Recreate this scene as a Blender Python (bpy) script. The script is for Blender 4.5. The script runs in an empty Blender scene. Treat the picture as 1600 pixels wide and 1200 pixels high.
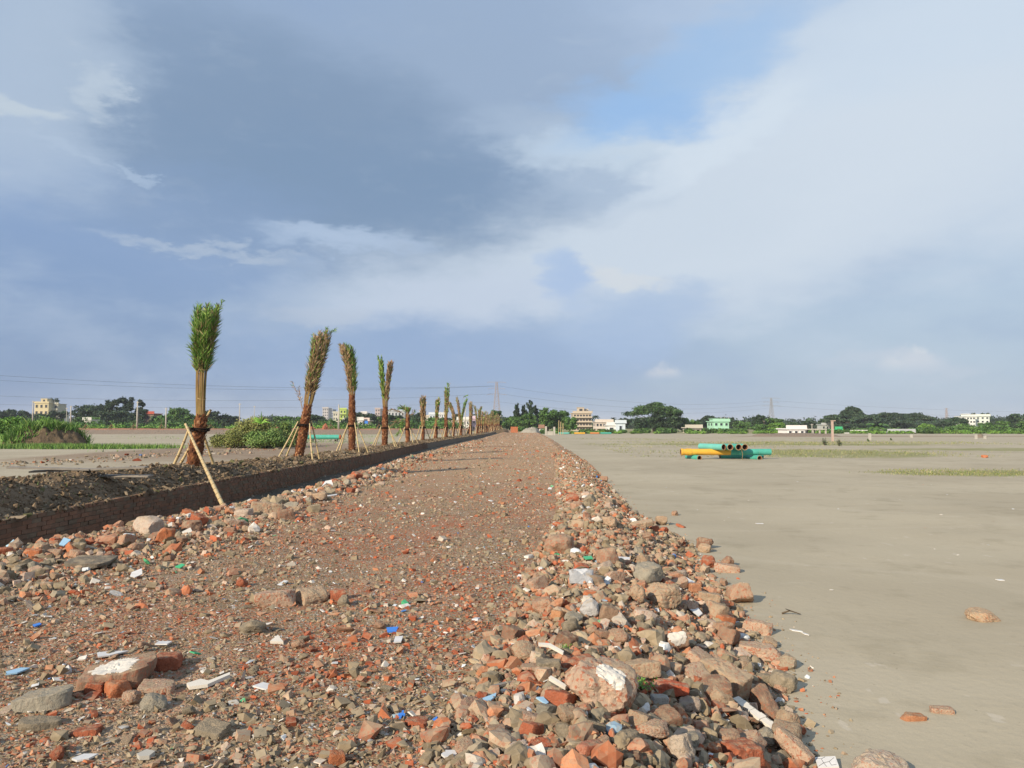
import bpy, math, random
import numpy as np
from mathutils import Vector

R = math.radians
rng = np.random.default_rng(7)
random.seed(7)
scene = bpy.context.scene
COL = scene.collection

# ------------------------------------------------------------------ camera
EYE = 1.6
PITCH = math.atan(65 / 1200)
cam_d = bpy.data.cameras.new('camera')
cam_d.sensor_width = 36
cam_d.lens = 27
cam_d.clip_start = 0.1
cam_d.clip_end = 12000
cam = bpy.data.objects.new('camera', cam_d)
COL.objects.link(cam)
cam.location = (0, 0, EYE)
cam.rotation_euler = (R(90) + PITCH, 0, 0)
scene.camera = cam

SUN_AZ, SUN_EL = -138.0, 26.0        # compass angle from +Y towards +X
# ------------------------------------------------------------------ world
world = bpy.data.worlds.new('World')
scene.world = world
world.use_nodes = True
wt = world.node_tree
wt.nodes.clear()


class NT:
    """small helper to write node graphs as expressions"""
    def __init__(self, tree):
        self.t = tree

    def node(self, typ, **kw):
        n = self.t.nodes.new(typ)
        for k, v in kw.items():
            setattr(n, k, v)
        return n

    def put(self, sock, v):
        if v is None:
            return
        if isinstance(v, bpy.types.NodeSocket):
            self.t.links.new(v, sock)
        elif isinstance(v, (tuple, list)) and sock.type == 'RGBA' and len(v) == 3:
            sock.default_value = (*v, 1)
        else:
            sock.default_value = v

    def m(self, op, a, b=None, c=None, clamp=False):
        n = self.node('ShaderNodeMath', operation=op, use_clamp=clamp)
        self.put(n.inputs[0], a)
        self.put(n.inputs[1], b)
        self.put(n.inputs[2], c)
        return n.outputs[0]

    def ss(self, x, a, b, lo=0.0, hi=1.0):
        n = self.node('ShaderNodeMapRange', interpolation_type='SMOOTHSTEP')
        for i, v in enumerate((x, a, b, lo, hi)):
            self.put(n.inputs[i], v)
        return n.outputs[0]

    def noise(self, vec, scale, detail=4.0, rough=0.55, dist=0.0, col=False):
        n = self.node('ShaderNodeTexNoise')
        self.put(n.inputs['Vector'], vec)
        n.inputs['Scale'].default_value = scale
        n.inputs['Detail'].default_value = detail
        n.inputs['Roughness'].default_value = rough
        n.inputs['Distortion'].default_value = dist
        return n.outputs['Color' if col else 'Fac']

    def mix(self, f, a, b, mode='MIX'):
        n = self.node('ShaderNodeMix', data_type='RGBA', blend_type=mode)
        self.put(n.inputs[0], f)
        self.put(n.inputs[6], a)
        self.put(n.inputs[7], b)
        return n.outputs[2]

    def sep(self, v):
        n = self.node('ShaderNodeSeparateXYZ')
        self.put(n.inputs[0], v)
        return n.outputs

    def comb(self, x, y, z):
        n = self.node('ShaderNodeCombineXYZ')
        for i, v in enumerate((x, y, z)):
            self.put(n.inputs[i], v)
        return n.outputs[0]

    def vm(self, op, a, b=None):
        n = self.node('ShaderNodeVectorMath', operation=op)
        self.put(n.inputs[0], a)
        if op == 'SCALE':
            self.put(n.inputs[3], b)
        else:
            self.put(n.inputs[1], b)
        return n.outputs[0]


def lin(r, g, b):
    """sRGB 0..255 to linear"""
    return tuple((c / 255 / 12.92) if c <= 10 else ((c / 255 + .055) / 1.055) ** 2.4 for c in (r, g, b))


W = NT(wt)
SKY_STRENGTH = 0.1
tc = W.node('ShaderNodeTexCoord')
sky = W.node('ShaderNodeTexSky', sky_type='NISHITA')
sky.sun_disc = False
sky.sun_elevation = R(SUN_EL)
sky.sun_rotation = R(SUN_AZ)
sky.air_density = 1.2
sky.dust_density = 1.5
sky.ozone_density = 1.5
dirv = W.vm('NORMALIZE', tc.outputs['Generated'])
sx, sy, sz = W.sep(dirv)
az = W.m('MULTIPLY', W.m('ARCTAN2', sx, sy), 57.2958)
el = W.m('MULTIPLY', W.m('ARCSINE', sz), 57.2958)
# cloud layer coordinates: noise stretched along the horizon
cl = W.comb(W.m('MULTIPLY', sx, 1.0), W.m('MULTIPLY', sy, 1.0), W.m('MULTIPLY', sz, 2.6))
n_big = W.noise(cl, 3.0, 6, 0.55)
n_mid = W.noise(cl, 7.0, 7, 0.6, 0.3)
n_fine = W.noise(cl, 20.0, 6, 0.62, 0.4)
wz = W.noise(W.vm('ADD', cl, (4.1, 2.2, 7.7)), 7.0, 7, 0.62, col=True)
wx_, wy_, _ = W.sep(wz)
azw = W.m('ADD', az, W.m('MULTIPLY', W.m('SUBTRACT', wx_, 0.5), 11.0))
elw = W.m('ADD', el, W.m('MULTIPLY', W.m('SUBTRACT', wy_, 0.5), 6.5))


def pix_dir(px, py):
    rx, ry = (px - 800) / 1200, (600 - py) / 1200
    c, s = math.cos(PITCH), math.sin(PITCH)
    return Vector((rx, c - ry * s, s + ry * c))


def pix_angles(px, py):
    d = pix_dir(px, py).normalized()
    return math.degrees(math.atan2(d.x, d.y)), math.degrees(math.asin(d.z))


def blob(px, py, wpx, hpx, rot=0.0, soft=0.35, warp=1.0):
    """soft elliptical cloud mask centred on a sky direction; 1 inside, 0 outside"""
    a0, e0 = pix_angles(px, py)
    ra, re = wpx / 1200 * 57.3 / 2, hpx / 1200 * 57.3 / 2
    u = W.m('SUBTRACT', azw if warp else az, a0)
    v = W.m('SUBTRACT', elw if warp else el, e0)
    c, s = math.cos(R(rot)), math.sin(R(rot))
    uu = W.m('DIVIDE', W.m('ADD', W.m('MULTIPLY', u, c), W.m('MULTIPLY', v, s)), ra)
    vv = W.m('DIVIDE', W.m('SUBTRACT', W.m('MULTIPLY', v, c), W.m('MULTIPLY', u, s)), re)
    q = W.m('ADD', W.m('MULTIPLY', uu, uu), W.m('MULTIPLY', vv, vv))
    return W.ss(q, 1.0 + soft * 1.5, max(0.0, 1.0 - soft * 2.4), 0.0, 1.0)


def over(col, mask, c, amount=1.0):
    return W.mix(W.m('MULTIPLY', mask, amount), col, tuple(k / SKY_STRENGTH for k in c))


def tx(m_):
    return W.m('MULTIPLY', W.m('POWER', m_, .7), W.ss(W.m('ADD', n_fine, W.m('MULTIPLY', m_, .25)), .42, .78))


# veil: thin high haze over the physical sky, bluer at left, paler at right
side = W.ss(az, -30.0, 34.0)
low = W.ss(el, 0.0, 22.0)
veil_l = W.mix(low, tuple(k / SKY_STRENGTH for k in lin(122, 144, 182)), tuple(k / SKY_STRENGTH for k in lin(136, 158, 196)))
veil_r = W.mix(low, tuple(k / SKY_STRENGTH for k in lin(170, 184, 204)), tuple(k / SKY_STRENGTH for k in lin(184, 196, 217)))
col = W.mix(0.90, sky.outputs[0], W.mix(side, veil_l, veil_r))
# general broken cloud everywhere (also outside the view)
gen = W.m('MULTIPLY', W.ss(n_big, 0.46, 0.66), W.ss(n_mid, 0.30, 0.62))
col = over(col, gen, lin(196, 204, 218), 0.30)
gd = W.ss(n_big, 0.50, 0.34)
col = over(col, gd, lin(140, 160, 194), 0.35)
# wide pale band from lower left to upper right
col = over(col, blob(1350, 200, 1100, 330, 22, 0.6), lin(202, 210, 223), 0.75)
col = over(col, blob(1250, 330, 1100, 250, 8, 0.6), lin(203, 208, 219), 0.65)
col = over(col, blob(830, 400, 780, 150, 12, 0.7), lin(194, 202, 216), 0.75)
col = over(col, blob(720, 470, 420, 90, 4, 0.5), lin(186, 194, 213), 0.6)
col = over(col, blob(330, 40, 900, 150, 0, 0.5), lin(160, 176, 202), 0.55)
# clear blue gap
# dark rain cloud mass
col = over(col, blob(420, 180, 900, 380, -6, 0.5), lin(140, 157, 184), 0.85)
col = over(col, blob(800, 130, 480, 330, -14, 0.55), lin(148, 164, 190), 0.8)
col = over(col, blob(470, 230, 620, 280, -10, 0.5), lin(122, 142, 170), 0.85)
col = over(col, blob(600, 290, 640, 150, -3, 0.5), lin(120, 142, 172), 0.75)
col = over(col, blob(330, 330, 330, 110, 0, 0.5), lin(126, 148, 182), 0.6)
col = over(col, blob(900, 250, 300, 120, -22, 0.5), lin(166, 180, 202), 0.75)
# white rims
col = over(col, blob(960, 235, 300, 70, 4, 0.45), lin(196, 206, 220), 0.75)
col = over(col, blob(1110, 235, 330, 60, 27, 0.45), lin(205, 212, 224), 0.7)
col = over(col, blob(30, 120, 240, 250, -10, 0.9), lin(176, 188, 207), 0.7)
col = over(col, tx(blob(30, 165, 130, 34, -8, 0.9)), lin(200, 205, 211), 0.5)
col = over(col, tx(blob(165, 150, 90, 40, -40, 0.9)), lin(192, 200, 212), 0.5)
col = over(col, tx(blob(110, 240, 110, 16, -14, 0.9)), lin(174, 187, 208), 0.4)
col = over(col, tx(blob(215, 272, 60, 14, -20, 0.9)), lin(176, 190, 212), 0.5)
col = over(col, tx(blob(310, 385, 240, 20, -4, 0.95)), lin(188, 195, 208), 0.45)
col = over(col, blob(540, 378, 240, 36, 0, 0.5), lin(176, 190, 214), 0.7)
# lower features
col = over(col, blob(700, 560, 760, 120, 0, 0.6), lin(142, 163, 198), 0.7)
col = over(col, blob(985, 505, 240, 110, 8, 0.5), lin(158, 177, 208), 0.75)
col = over(col, blob(870, 440, 100, 70, -30, 0.5), lin(160, 180, 214), 0.8)
col = over(col, tx(blob(965, 435, 140, 36, -10, 0.5)), lin(205, 206, 212), 0.7)
col = over(col, blob(500, 482, 190, 36, 2, 0.5), lin(176, 184, 202), 0.5)


def puff(px, py, w, h):
    """small sunlit cumulus: bright top, flat base"""
    a0, e0 = pix_angles(px, py)
    ra, re = w / 1200 * 57.3 / 2, h / 1200 * 57.3
    nz = W.noise(W.vm('ADD', dirv, (px * .01, 0, 0)), 45.0, 5, 0.65)
    u = W.m('DIVIDE', W.m('SUBTRACT', az, a0), ra)
    top = W.m('MULTIPLY', W.m('MULTIPLY', W.m('SUBTRACT', 1.0, W.m('MULTIPLY', u, u)), re), W.m('ADD', -0.1, W.m('MULTIPLY', nz, 1.8)))
    v = W.m('SUBTRACT', el, e0 - re * .35)
    m1 = W.ss(W.m('SUBTRACT', top, v), -0.15, 0.75)
    m2 = W.ss(v, -0.45, 0.55)
    return W.m('MULTIPLY', W.m('MULTIPLY', m1, m2), W.ss(W.m('ABSOLUTE', u), 1.0, 0.3))


col = over(col, puff(1035, 578, 80, 26), lin(204, 203, 210), 0.8)
col = over(col, puff(1422, 560, 110, 36), lin(206, 207, 214), 0.8)
col = over(col, blob(1420, 570, 190, 30, 0, 0.6), lin(188, 194, 208), 0.5)
col = over(col, blob(1070, 125, 420, 110, 22, 0.55), lin(150, 180, 218), 0.75)
col = over(col, blob(985, 175, 270, 80, -8, 0.5), lin(146, 178, 220), 0.7)
# fine wisps
wisp = W.m('MULTIPLY', W.ss(n_fine, 0.48, 0.78), W.ss(n_mid, 0.42, 0.62))
col = over(col, wisp, lin(205, 209, 218), 0.10)
col = W.vm('MULTIPLY', col, (.868, .918, .915))
bg = W.node('ShaderNodeBackground')
W.put(bg.inputs[0], col)
bg.inputs[1].default_value = SKY_STRENGTH
wo = W.node('ShaderNodeOutputWorld')
wt.links.new(bg.outputs[0], wo.inputs[0])

# ------------------------------------------------------------------ sun and exposure
sun_d = bpy.data.lights.new('sun', 'SUN')
sun_d.energy = 4.8
sun_d.angle = R(0.6)
sun_d.color = (1.0, 0.86, 0.68)
sun = bpy.data.objects.new('sun', sun_d)
COL.objects.link(sun)
HAZE = 0.00020
sdir = Vector((math.sin(R(SUN_AZ)) * math.cos(R(SUN_EL)), math.cos(R(SUN_AZ)) * math.cos(R(SUN_EL)), math.sin(R(SUN_EL))))
sun.rotation_euler = (-sdir).to_track_quat('-Z', 'Y').to_euler()
vs = scene.view_settings
vs.view_transform = 'Standard'
vs.look = 'None'
vs.exposure = 0.33
vs.gamma = 1.0
vs.use_curve_mapping = False

# ================================================================== helpers


def mk(name, V, F, mats, parent=None, fmat=None, vcol=None, smooth=False, fattr=None):
    """mesh object from arrays; F is (n,3) or (n,4) int array, or a list of both"""
    me = bpy.data.meshes.new(name)
    V = np.asarray(V, dtype=np.float32).reshape(-1, 3)
    Fs = F if isinstance(F, list) else [F]
    Fs = [np.asarray(f, dtype=np.int32) for f in Fs if len(f)]
    loops = np.concatenate([f.ravel() for f in Fs])
    tot = np.concatenate([np.full(len(f), f.shape[1], np.int32) for f in Fs])
    start = np.concatenate([[0], np.cumsum(tot)[:-1]]).astype(np.int32)
    me.vertices.add(len(V))
    me.vertices.foreach_set('co', V.ravel())
    me.loops.add(len(loops))
    me.loops.foreach_set('vertex_index', loops)
    me.polygons.add(len(tot))
    me.polygons.foreach_set('loop_start', start)
    me.polygons.foreach_set('loop_total', tot)
    if fmat is not None:
        me.polygons.foreach_set('material_index', np.asarray(fmat, np.int32))
    me.polygons.foreach_set('use_smooth', np.full(len(tot), smooth, bool))
    me.update(calc_edges=True)
    for m in (mats if isinstance(mats, (list, tuple)) else [mats]):
        me.materials.append(m)
    if vcol is not None:
        a = me.color_attributes.new('Col', 'FLOAT_COLOR', 'POINT')
        c = np.ones((len(V), 4), np.float32)
        c[:, :vcol.shape[1]] = vcol
        a.data.foreach_set('color', c.ravel())
    me.validate()
    o = bpy.data.objects.new(name, me)
    COL.objects.link(o)
    if parent is not None:
        o.parent = parent
    return o


def empty(name, loc=(0, 0, 0), rz=0.0):
    o = bpy.data.objects.new(name, None)
    COL.objects.link(o)
    o.location = loc
    o.rotation_euler = (0, 0, rz)
    o.empty_display_size = 0.3
    return o


def tag(o, label=None, cat=None, group=None, kind=None):
    if label:
        o['label'] = label
    if cat:
        o['category'] = cat
    if group:
        o['group'] = group
    if kind:
        o['kind'] = kind
    return o


def copy_tree(o, parent=None):
    c = o.copy()
    COL.objects.link(c)
    if parent is not None:
        c.parent = parent
    for ch in list(o.children):
        copy_tree(ch, c)
    return c


class MB:
    """mesh builder for boxes, tubes and faces"""
    def __init__(self):
        self.V, self.T, self.Q, self.mt, self.mq, self.n = [], [], [], [], [], 0

    def add(self, V, T=None, Q=None, mat=0):
        V = np.asarray(V, float).reshape(-1, 3)
        if T is not None and len(T):
            T = np.asarray(T, int)
            self.T.append(T + self.n)
            self.mt += [mat] * len(T)
        if Q is not None and len(Q):
            Q = np.asarray(Q, int)
            self.Q.append(Q + self.n)
            self.mq += [mat] * len(Q)
        self.V.append(V)
        self.n += len(V)

    def box(self, x0, x1, y0, y1, z0, z1, mat=0):
        V = [(x, y, z) for z in (z0, z1) for y in (y0, y1) for x in (x0, x1)]
        Q = [(0, 2, 3, 1), (4, 5, 7, 6), (0, 1, 5, 4), (2, 6, 7, 3), (0, 4, 6, 2), (1, 3, 7, 5)]
        self.add(V, Q=Q, mat=mat)

    def tube(self, pts, rad, seg=8, mat=0, cap=True):
        pts = [Vector(p) for p in pts]
        rad = rad if hasattr(rad, '__len__') else [rad] * len(pts)
        V = []
        for i, p in enumerate(pts):
            t = (pts[min(i + 1, len(pts) - 1)] - pts[max(i - 1, 0)]).normalized()
            a = t.orthogonal().normalized() if i == 0 else (a - t * a.dot(t)).normalized()
            b = t.cross(a)
            for k in range(seg):
                w = 2 * math.pi * k / seg
                V.append(p + (a * math.cos(w) + b * math.sin(w)) * rad[i])
        Q = []
        for i in range(len(pts) - 1):
            for k in range(seg):
                k2 = (k + 1) % seg
                Q.append((i * seg + k, i * seg + k2, (i + 1) * seg + k2, (i + 1) * seg + k))
        T = []
        if cap:
            V.append(pts[0]); V.append(pts[-1])
            c0, c1 = len(V) - 2, len(V) - 1
            for k in range(seg):
                k2 = (k + 1) % seg
                T.append((c0, k2, k))
                T.append((c1, (len(pts) - 1) * seg + k, (len(pts) - 1) * seg + k2))
        self.add([tuple(v) for v in V], T=T, Q=Q, mat=mat)

    def build(self, name, mats, parent=None, smooth=False):
        V = np.concatenate(self.V)
        F, fm = [], []
        if self.T:
            F.append(np.concatenate(self.T)); fm += self.mt
        if self.Q:
            F.append(np.concatenate(self.Q)); fm += self.mq
        return mk(name, V, F, mats, parent, fmat=fm, smooth=smooth)


def P(px, py, d):
    """point of the photo's pixel at depth d metres (+Y)"""
    v = pix_dir(px, py)
    return Vector((0, 0, EYE)) + v * (d / v.y)


def G(px, py, z):
    v = pix_dir(px, py)
    return Vector((0, 0, EYE)) + v * ((z - EYE) / v.z)


# value noise, vectorised
_perm = np.random.default_rng(3).random((256, 256)).astype(np.float32)


def vnoise(x, y, s, seed=0):
    x = np.asarray(x, float) * s + seed * 17.3
    y = np.asarray(y, float) * s + seed * 9.1
    xi, yi = np.floor(x).astype(int), np.floor(y).astype(int)
    fx, fy = x - xi, y - yi
    fx = fx * fx * (3 - 2 * fx)
    fy = fy * fy * (3 - 2 * fy)
    g = lambda a, b: _perm[a & 255, b & 255]
    return (g(xi, yi) * (1 - fx) + g(xi + 1, yi) * fx) * (1 - fy) + (g(xi, yi + 1) * (1 - fx) + g(xi + 1, yi + 1) * fx) * fy


def fbm(x, y, s, octs=4, seed=0):
    t, a, w = 0, 1.0, 0
    for o in range(octs):
        t = t + a * vnoise(x, y, s * 2 ** o, seed + o)
        w += a
        a *= 0.5
    return t / w


def smooth(t):
    t = np.clip(t, 0, 1)
    return t * t * (3 - 2 * t)


def knots(*k):
    a = np.array(k, float)
    return lambda d: np.interp(d, a[:, 0], a[:, 1])


XT = knots((-20, -8.75), (0, -8.75), (21, -8.66), (31, -8.45), (39, -8.2), (50, -8.3), (60, -8.25), (69, -8.0), (78, -7.67), (86, -7.4), (93, -7.13), (101, -6.75), (115, -6.3), (125, -5.8), (180, -4.9), (250, -3.7), (320, -3.0))
XW = lambda d: XT(d) + np.interp(d, [0, 21, 31, 60], [1.05, 1.05, 1.15, 1.15])
XL = knots((-20, -6.5), (3, -6.5), (9.4, -6.2), (12.5, -5.7), (16, -4.95), (20, -4.75), (38, -4.9), (74, -3.75), (100, -3.45), (160, -2.2), (250, -0.8), (320, 0))
XC = knots((-20, -.3), (0, -.25), (3.6, -.1), (6.7, .3), (14, 1.2), (35, 2.3), (60, 3.0), (107, 4.3), (250, 6), (320, 7))
XF = knots((-20, 1.6), (0, 1.7), (3.6, 1.48), (4.7, 1.72), (6.4, 2.2), (7.8, 2.45), (10, 2.62), (13.3, 3.05), (18.2, 2.85), (30, 3.55), (44, 4.3), (107, 5.7), (250, 7.8), (320, 9))
ZS = -0.45


DITCH = knots((-20, -.5), (9, -.5), (14, -.40), (18, -.46), (22, -.46), (30, -.38), (60, -.30), (90, -.24), (130, -.18), (320, -.15))


def road_z(x, y):
    xl, xc, xf, xw = XL(y), XC(y), XF(y), XW(y)
    xf = xf + (fbm(x * 0, y, 0.9, 3, 5) - .5) * .5
    z = (fbm(x, y, 0.35, 3, 2) - .5) * .07
    z = z + .09 * np.exp(-((x - xl - .35) / .5) ** 2) * (0.5 + fbm(x, y, .7, 2, 9))
    z = z + .07 * np.exp(-((x - xc - .45) / .5) ** 2)
    tl = (xl - x) / np.minimum(0.9, (xl - xw) * .6)
    z = z + (DITCH(y) - .03) * smooth(tl)
    tr = np.clip((x - xc) / (xf - xc), 0, 1.3)
    z = z - .52 * tr ** 2.1 - .3 * np.clip(tr - 1, 0, 1)
    fine = .03 + .035 * (x > xc) * np.clip(1.2 - tr, 0, 1) + .02 * np.exp(-((x - xl - .3) / .6) ** 2)
    z = z + (fbm(x, y, 5.0, 3, 4) - .5) * fine * 1.6
    return z


def ground_z(x, y):
    """sand and field level"""
    xw = XW(np.clip(y, -20, 320))
    xf = XF(np.clip(y, -20, 320))
    right = ZS + (fbm(x, y, .12, 3, 11) - .5) * .10 + (fbm(x, y, .5, 2, 12) - .5) * .03
    left = -0.10 + (fbm(x, y, .1, 3, 14) - .5) * .12
    z = np.where(x > xf - .4, right, -0.62)
    z = np.where(x < xw - 1.5, left, z)
    # ditch floor
    dz = DITCH(y) + (fbm(x, y, 1.2, 3, 15) - .5) * .10
    z = np.where((x > xw - 0.4) & (x < xw + 2.2) & (y < 318), dz, z)
    z = np.where((y > 318) & (x <= xf - .4) & (x >= xw - 1.5), (left + right) / 2, z)
    return z


def berm_z(x, y):
    xw = XW(y)
    s = xw - x
    zc = np.interp(y, [0, 15, 21, 31, 60, 300], [.62, .62, .48, .30, .24, .2])
    up = .16 + (zc - .16) * smooth(s / .95)
    dn = zc + (-.25 - zc) * smooth((s - 1.5) / 1.7)
    z = np.where(s < 1.5, up, dn)
    lump = (fbm(x, y, 1.1, 3, 21) - .45) * .22 + (fbm(x, y, 4.5, 3, 22) - .5) * .12
    return z + lump * smooth(s / .5) * np.interp(y, [0, 60], [1, .7])


def surf_z(x, y):
    x, y = np.asarray(x, float), np.asarray(y, float)
    g = ground_z(x, y)
    r = np.where((x > XW(y) + .1) & (x < XF(y) + .5), road_z(x, y), -9)
    b = np.where((x < XW(y) - .06) & (x > XW(y) - 3.2), berm_z(x, y), -9)
    return np.maximum(g, np.maximum(r, b))


_ds = 1.6 * (420 / 1.6) ** (np.arange(2600) / 2599)


def drop(px, py):
    """where the photo's pixel first meets the modelled ground"""
    v = pix_dir(px, py)
    x_, y_, z_ = v.x / v.y * _ds, _ds, EYE + v.z / v.y * _ds
    hit = np.nonzero(z_ < surf_z(x_, y_))[0]
    i_ = int(hit[0]) if len(hit) else len(_ds) - 1
    return Vector((float(x_[i_]), float(y_[i_]), float(surf_z(x_[i_], y_[i_]))))


# ================================================================== materials
def mat(name, rough=0.85, spec=0.25):
    m = bpy.data.materials.new(name)
    m.use_nodes = True
    t = m.node_tree
    b = t.nodes['Principled BSDF']
    b.inputs['Roughness'].default_value = rough
    b.inputs['Specular IOR Level'].default_value = spec
    return m, NT(t), b


def bump(N, b, h, dist=0.02, strength=0.6):
    n = N.node('ShaderNodeBump')
    n.inputs['Strength'].default_value = strength
    n.inputs['Distance'].default_value = dist
    N.put(n.inputs['Height'], h)
    N.t.links.new(n.outputs[0], b.inputs['Normal'])


def simple(name, c, var=0.25, scale=4.0, rough=0.8, spec=0.25, bmp=0.0, bscale=30.0, metal=0.0):
    m, N, b = mat(name, rough, spec)
    t = N.node('ShaderNodeTexCoord')
    inf = N.node('ShaderNodeObjectInfo')
    v = N.vm('ADD', t.outputs['Object'], N.vm('SCALE', (3.1, 7.7, 5.3), inf.outputs['Random']))
    f = N.noise(v, scale, 5, .6)
    g = N.m('ADD', 1 - var, N.m('MULTIPLY', f, 2 * var))
    N.put(b.inputs['Base Color'], N.vm('SCALE', c, g))
    b.inputs['Metallic'].default_value = metal
    if bmp:
        bump(N, b, N.noise(v, bscale, 4, .6), bmp)
    return m


# --- sand and fields
def make_ground_mat():
    m, N, b = mat('sand', 0.95, 0.1)
    g = N.node('ShaderNodeNewGeometry').outputs['Position']
    at = N.node('ShaderNodeAttribute', attribute_name='Col')
    zr, zg, zb = N.sep(at.outputs['Color'])
    f1 = N.noise(g, .18, 4, .55)
    f2 = N.noise(g, 1.1, 5, .6)
    f3 = N.noise(g, 9.0, 4, .6)
    f4 = N.noise(g, 140.0, 3, .7)
    st = N.noise(N.vm('MULTIPLY', g, (0.6, 1.0, 1.0)), 2.1, 6, .68, .4)
    c = N.mix(N.ss(f1, .35, .65), (.375, .328, .236), (.425, .375, .272))
    c = N.mix(N.m('MULTIPLY', N.ss(f2, .50, .70), .45), c, (.275, .24, .165))
    c = N.mix(N.m('MULTIPLY', N.ss(st, .58, .68), .22), c, (.48, .43, .33))
    sp = N.noise(N.vm('MULTIPLY', g, (1.0, .55, 1.0)), 4.5, 3, .5, .2)
    c = N.mix(N.m('MULTIPLY', N.m('MULTIPLY', N.ss(sp, .66, .71), N.ss(f1, .42, .55)), .6), c, (.50, .45, .36))
    trk = N.m('ABSOLUTE', N.m('SUBTRACT', N.noise(N.vm('MULTIPLY', g, (.35, 1.0, 1.0)), .16, 2, .4), .5))
    c = N.mix(N.m('MULTIPLY', N.ss(trk, .012, .004), .22), c, (.46, .41, .31))
    spk = N.noise(g, 26.0, 2, .5)
    c = N.mix(N.m('MULTIPLY', N.ss(spk, .72, .77), .5), c, (.16, .14, .10))
    c = N.mix(N.m('MULTIPLY', N.ss(f3, .58, .75), .22), c, (.24, .205, .145))
    gr = N.m('ADD', .80, N.m('MULTIPLY', f4, .4))
    c = N.vm('SCALE', c, gr)
    # zones: r = vegetated, g = brown earth, b = ditch floor sand, wall shade put into its colour
    fz = N.noise(g, .6, 5, .65)
    veg = N.m('MULTIPLY', zr, N.ss(N.m('ADD', fz, N.m('MULTIPLY', zr, .40)), .62, .95))
    c = N.mix(N.m('MULTIPLY', veg, .75), c, N.mix(N.ss(f3, .3, .7), (.17, .19, .055), (.25, .24, .09)))
    c = N.mix(N.m('MULTIPLY', zg, N.ss(fz, .3, .55, .55, 1)), c, N.mix(N.ss(f3, .35, .65), (.27, .185, .125), (.19, .13, .09)))
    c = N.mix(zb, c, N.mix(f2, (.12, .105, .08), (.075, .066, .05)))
    N.put(b.inputs['Base Color'], c)
    h = N.m('ADD', N.m('MULTIPLY', f2, .9), N.m('ADD', N.m('MULTIPLY', f3, .5), N.m('MULTIPLY', f4, .05)))
    bump(N, b, h, .022, .6)
    return m


# --- rubble bed under the loose pieces
def make_bed_mat():
    m, N, b = mat('crushed_brick_bed', 0.95, 0.12)
    g = N.node('ShaderNodeNewGeometry').outputs['Position']
    v1 = N.node('ShaderNodeTexVoronoi')
    v1.inputs['Scale'].default_value = 42.0
    N.put(v1.inputs['Vector'], N.vm('ADD', g, N.vm('SCALE', N.noise(g, 30, 2, .5, col=True), .02)))
    v2 = N.node('ShaderNodeTexVoronoi')
    v2.inputs['Scale'].default_value = 95.0
    N.put(v2.inputs['Vector'], g)
    r1, g1, b1 = N.sep(v1.outputs['Color'])
    r2, g2, b2 = N.sep(v2.outputs['Color'])
    patch = N.noise(g, .55, 5, .6, .5)
    patch2 = N.noise(g, 2.4, 5, .62)
    c = N.mix(patch2, (.215, .152, .09), (.30, .215, .13))
    redness = N.m('ADD', .13, N.m('MULTIPLY', N.ss(patch, .45, .62), .30))
    red = N.mix(g1, (.36, .095, .045), (.42, .20, .11))
    c = N.mix(N.m('MULTIPLY', N.m('LESS_THAN', r1, redness), .85), c, red)
    c = N.mix(N.m('MULTIPLY', N.m('GREATER_THAN', b1, .80), .8), c, (.30, .27, .21))
    c = N.mix(N.m('MULTIPLY', N.m('LESS_THAN', r2, redness), .5), c, (.38, .12, .06))
    c = N.mix(N.m('MULTIPLY', N.m('GREATER_THAN', g2, .985), .9), c, (.62, .59, .54))
    c = N.mix(N.m('MULTIPLY', N.m('GREATER_THAN', g1, .988), .9), c, (.60, .56, .50))
    dust = N.ss(N.noise(N.vm('MULTIPLY', g, (1.5, .5, 1)), .8, 4, .6), .52, .66)
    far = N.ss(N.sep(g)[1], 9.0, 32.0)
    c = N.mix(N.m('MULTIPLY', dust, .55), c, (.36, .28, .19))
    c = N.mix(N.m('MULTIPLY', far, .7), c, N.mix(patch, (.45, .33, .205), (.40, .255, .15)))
    # sand showing on the ditch side, wall shade painted into its tone
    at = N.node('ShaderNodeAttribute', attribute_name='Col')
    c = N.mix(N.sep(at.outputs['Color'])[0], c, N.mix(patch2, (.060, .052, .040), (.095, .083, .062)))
    N.put(b.inputs['Base Color'], c)
    h = N.m('ADD', N.m('MULTIPLY', N.m('SUBTRACT', 1.0, v1.outputs['Distance']), 1.0), N.m('MULTIPLY', N.m('SUBTRACT', 1.0, v2.outputs['Distance']), .5))
    bump(N, b, h, .012, .9)
    return m


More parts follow.
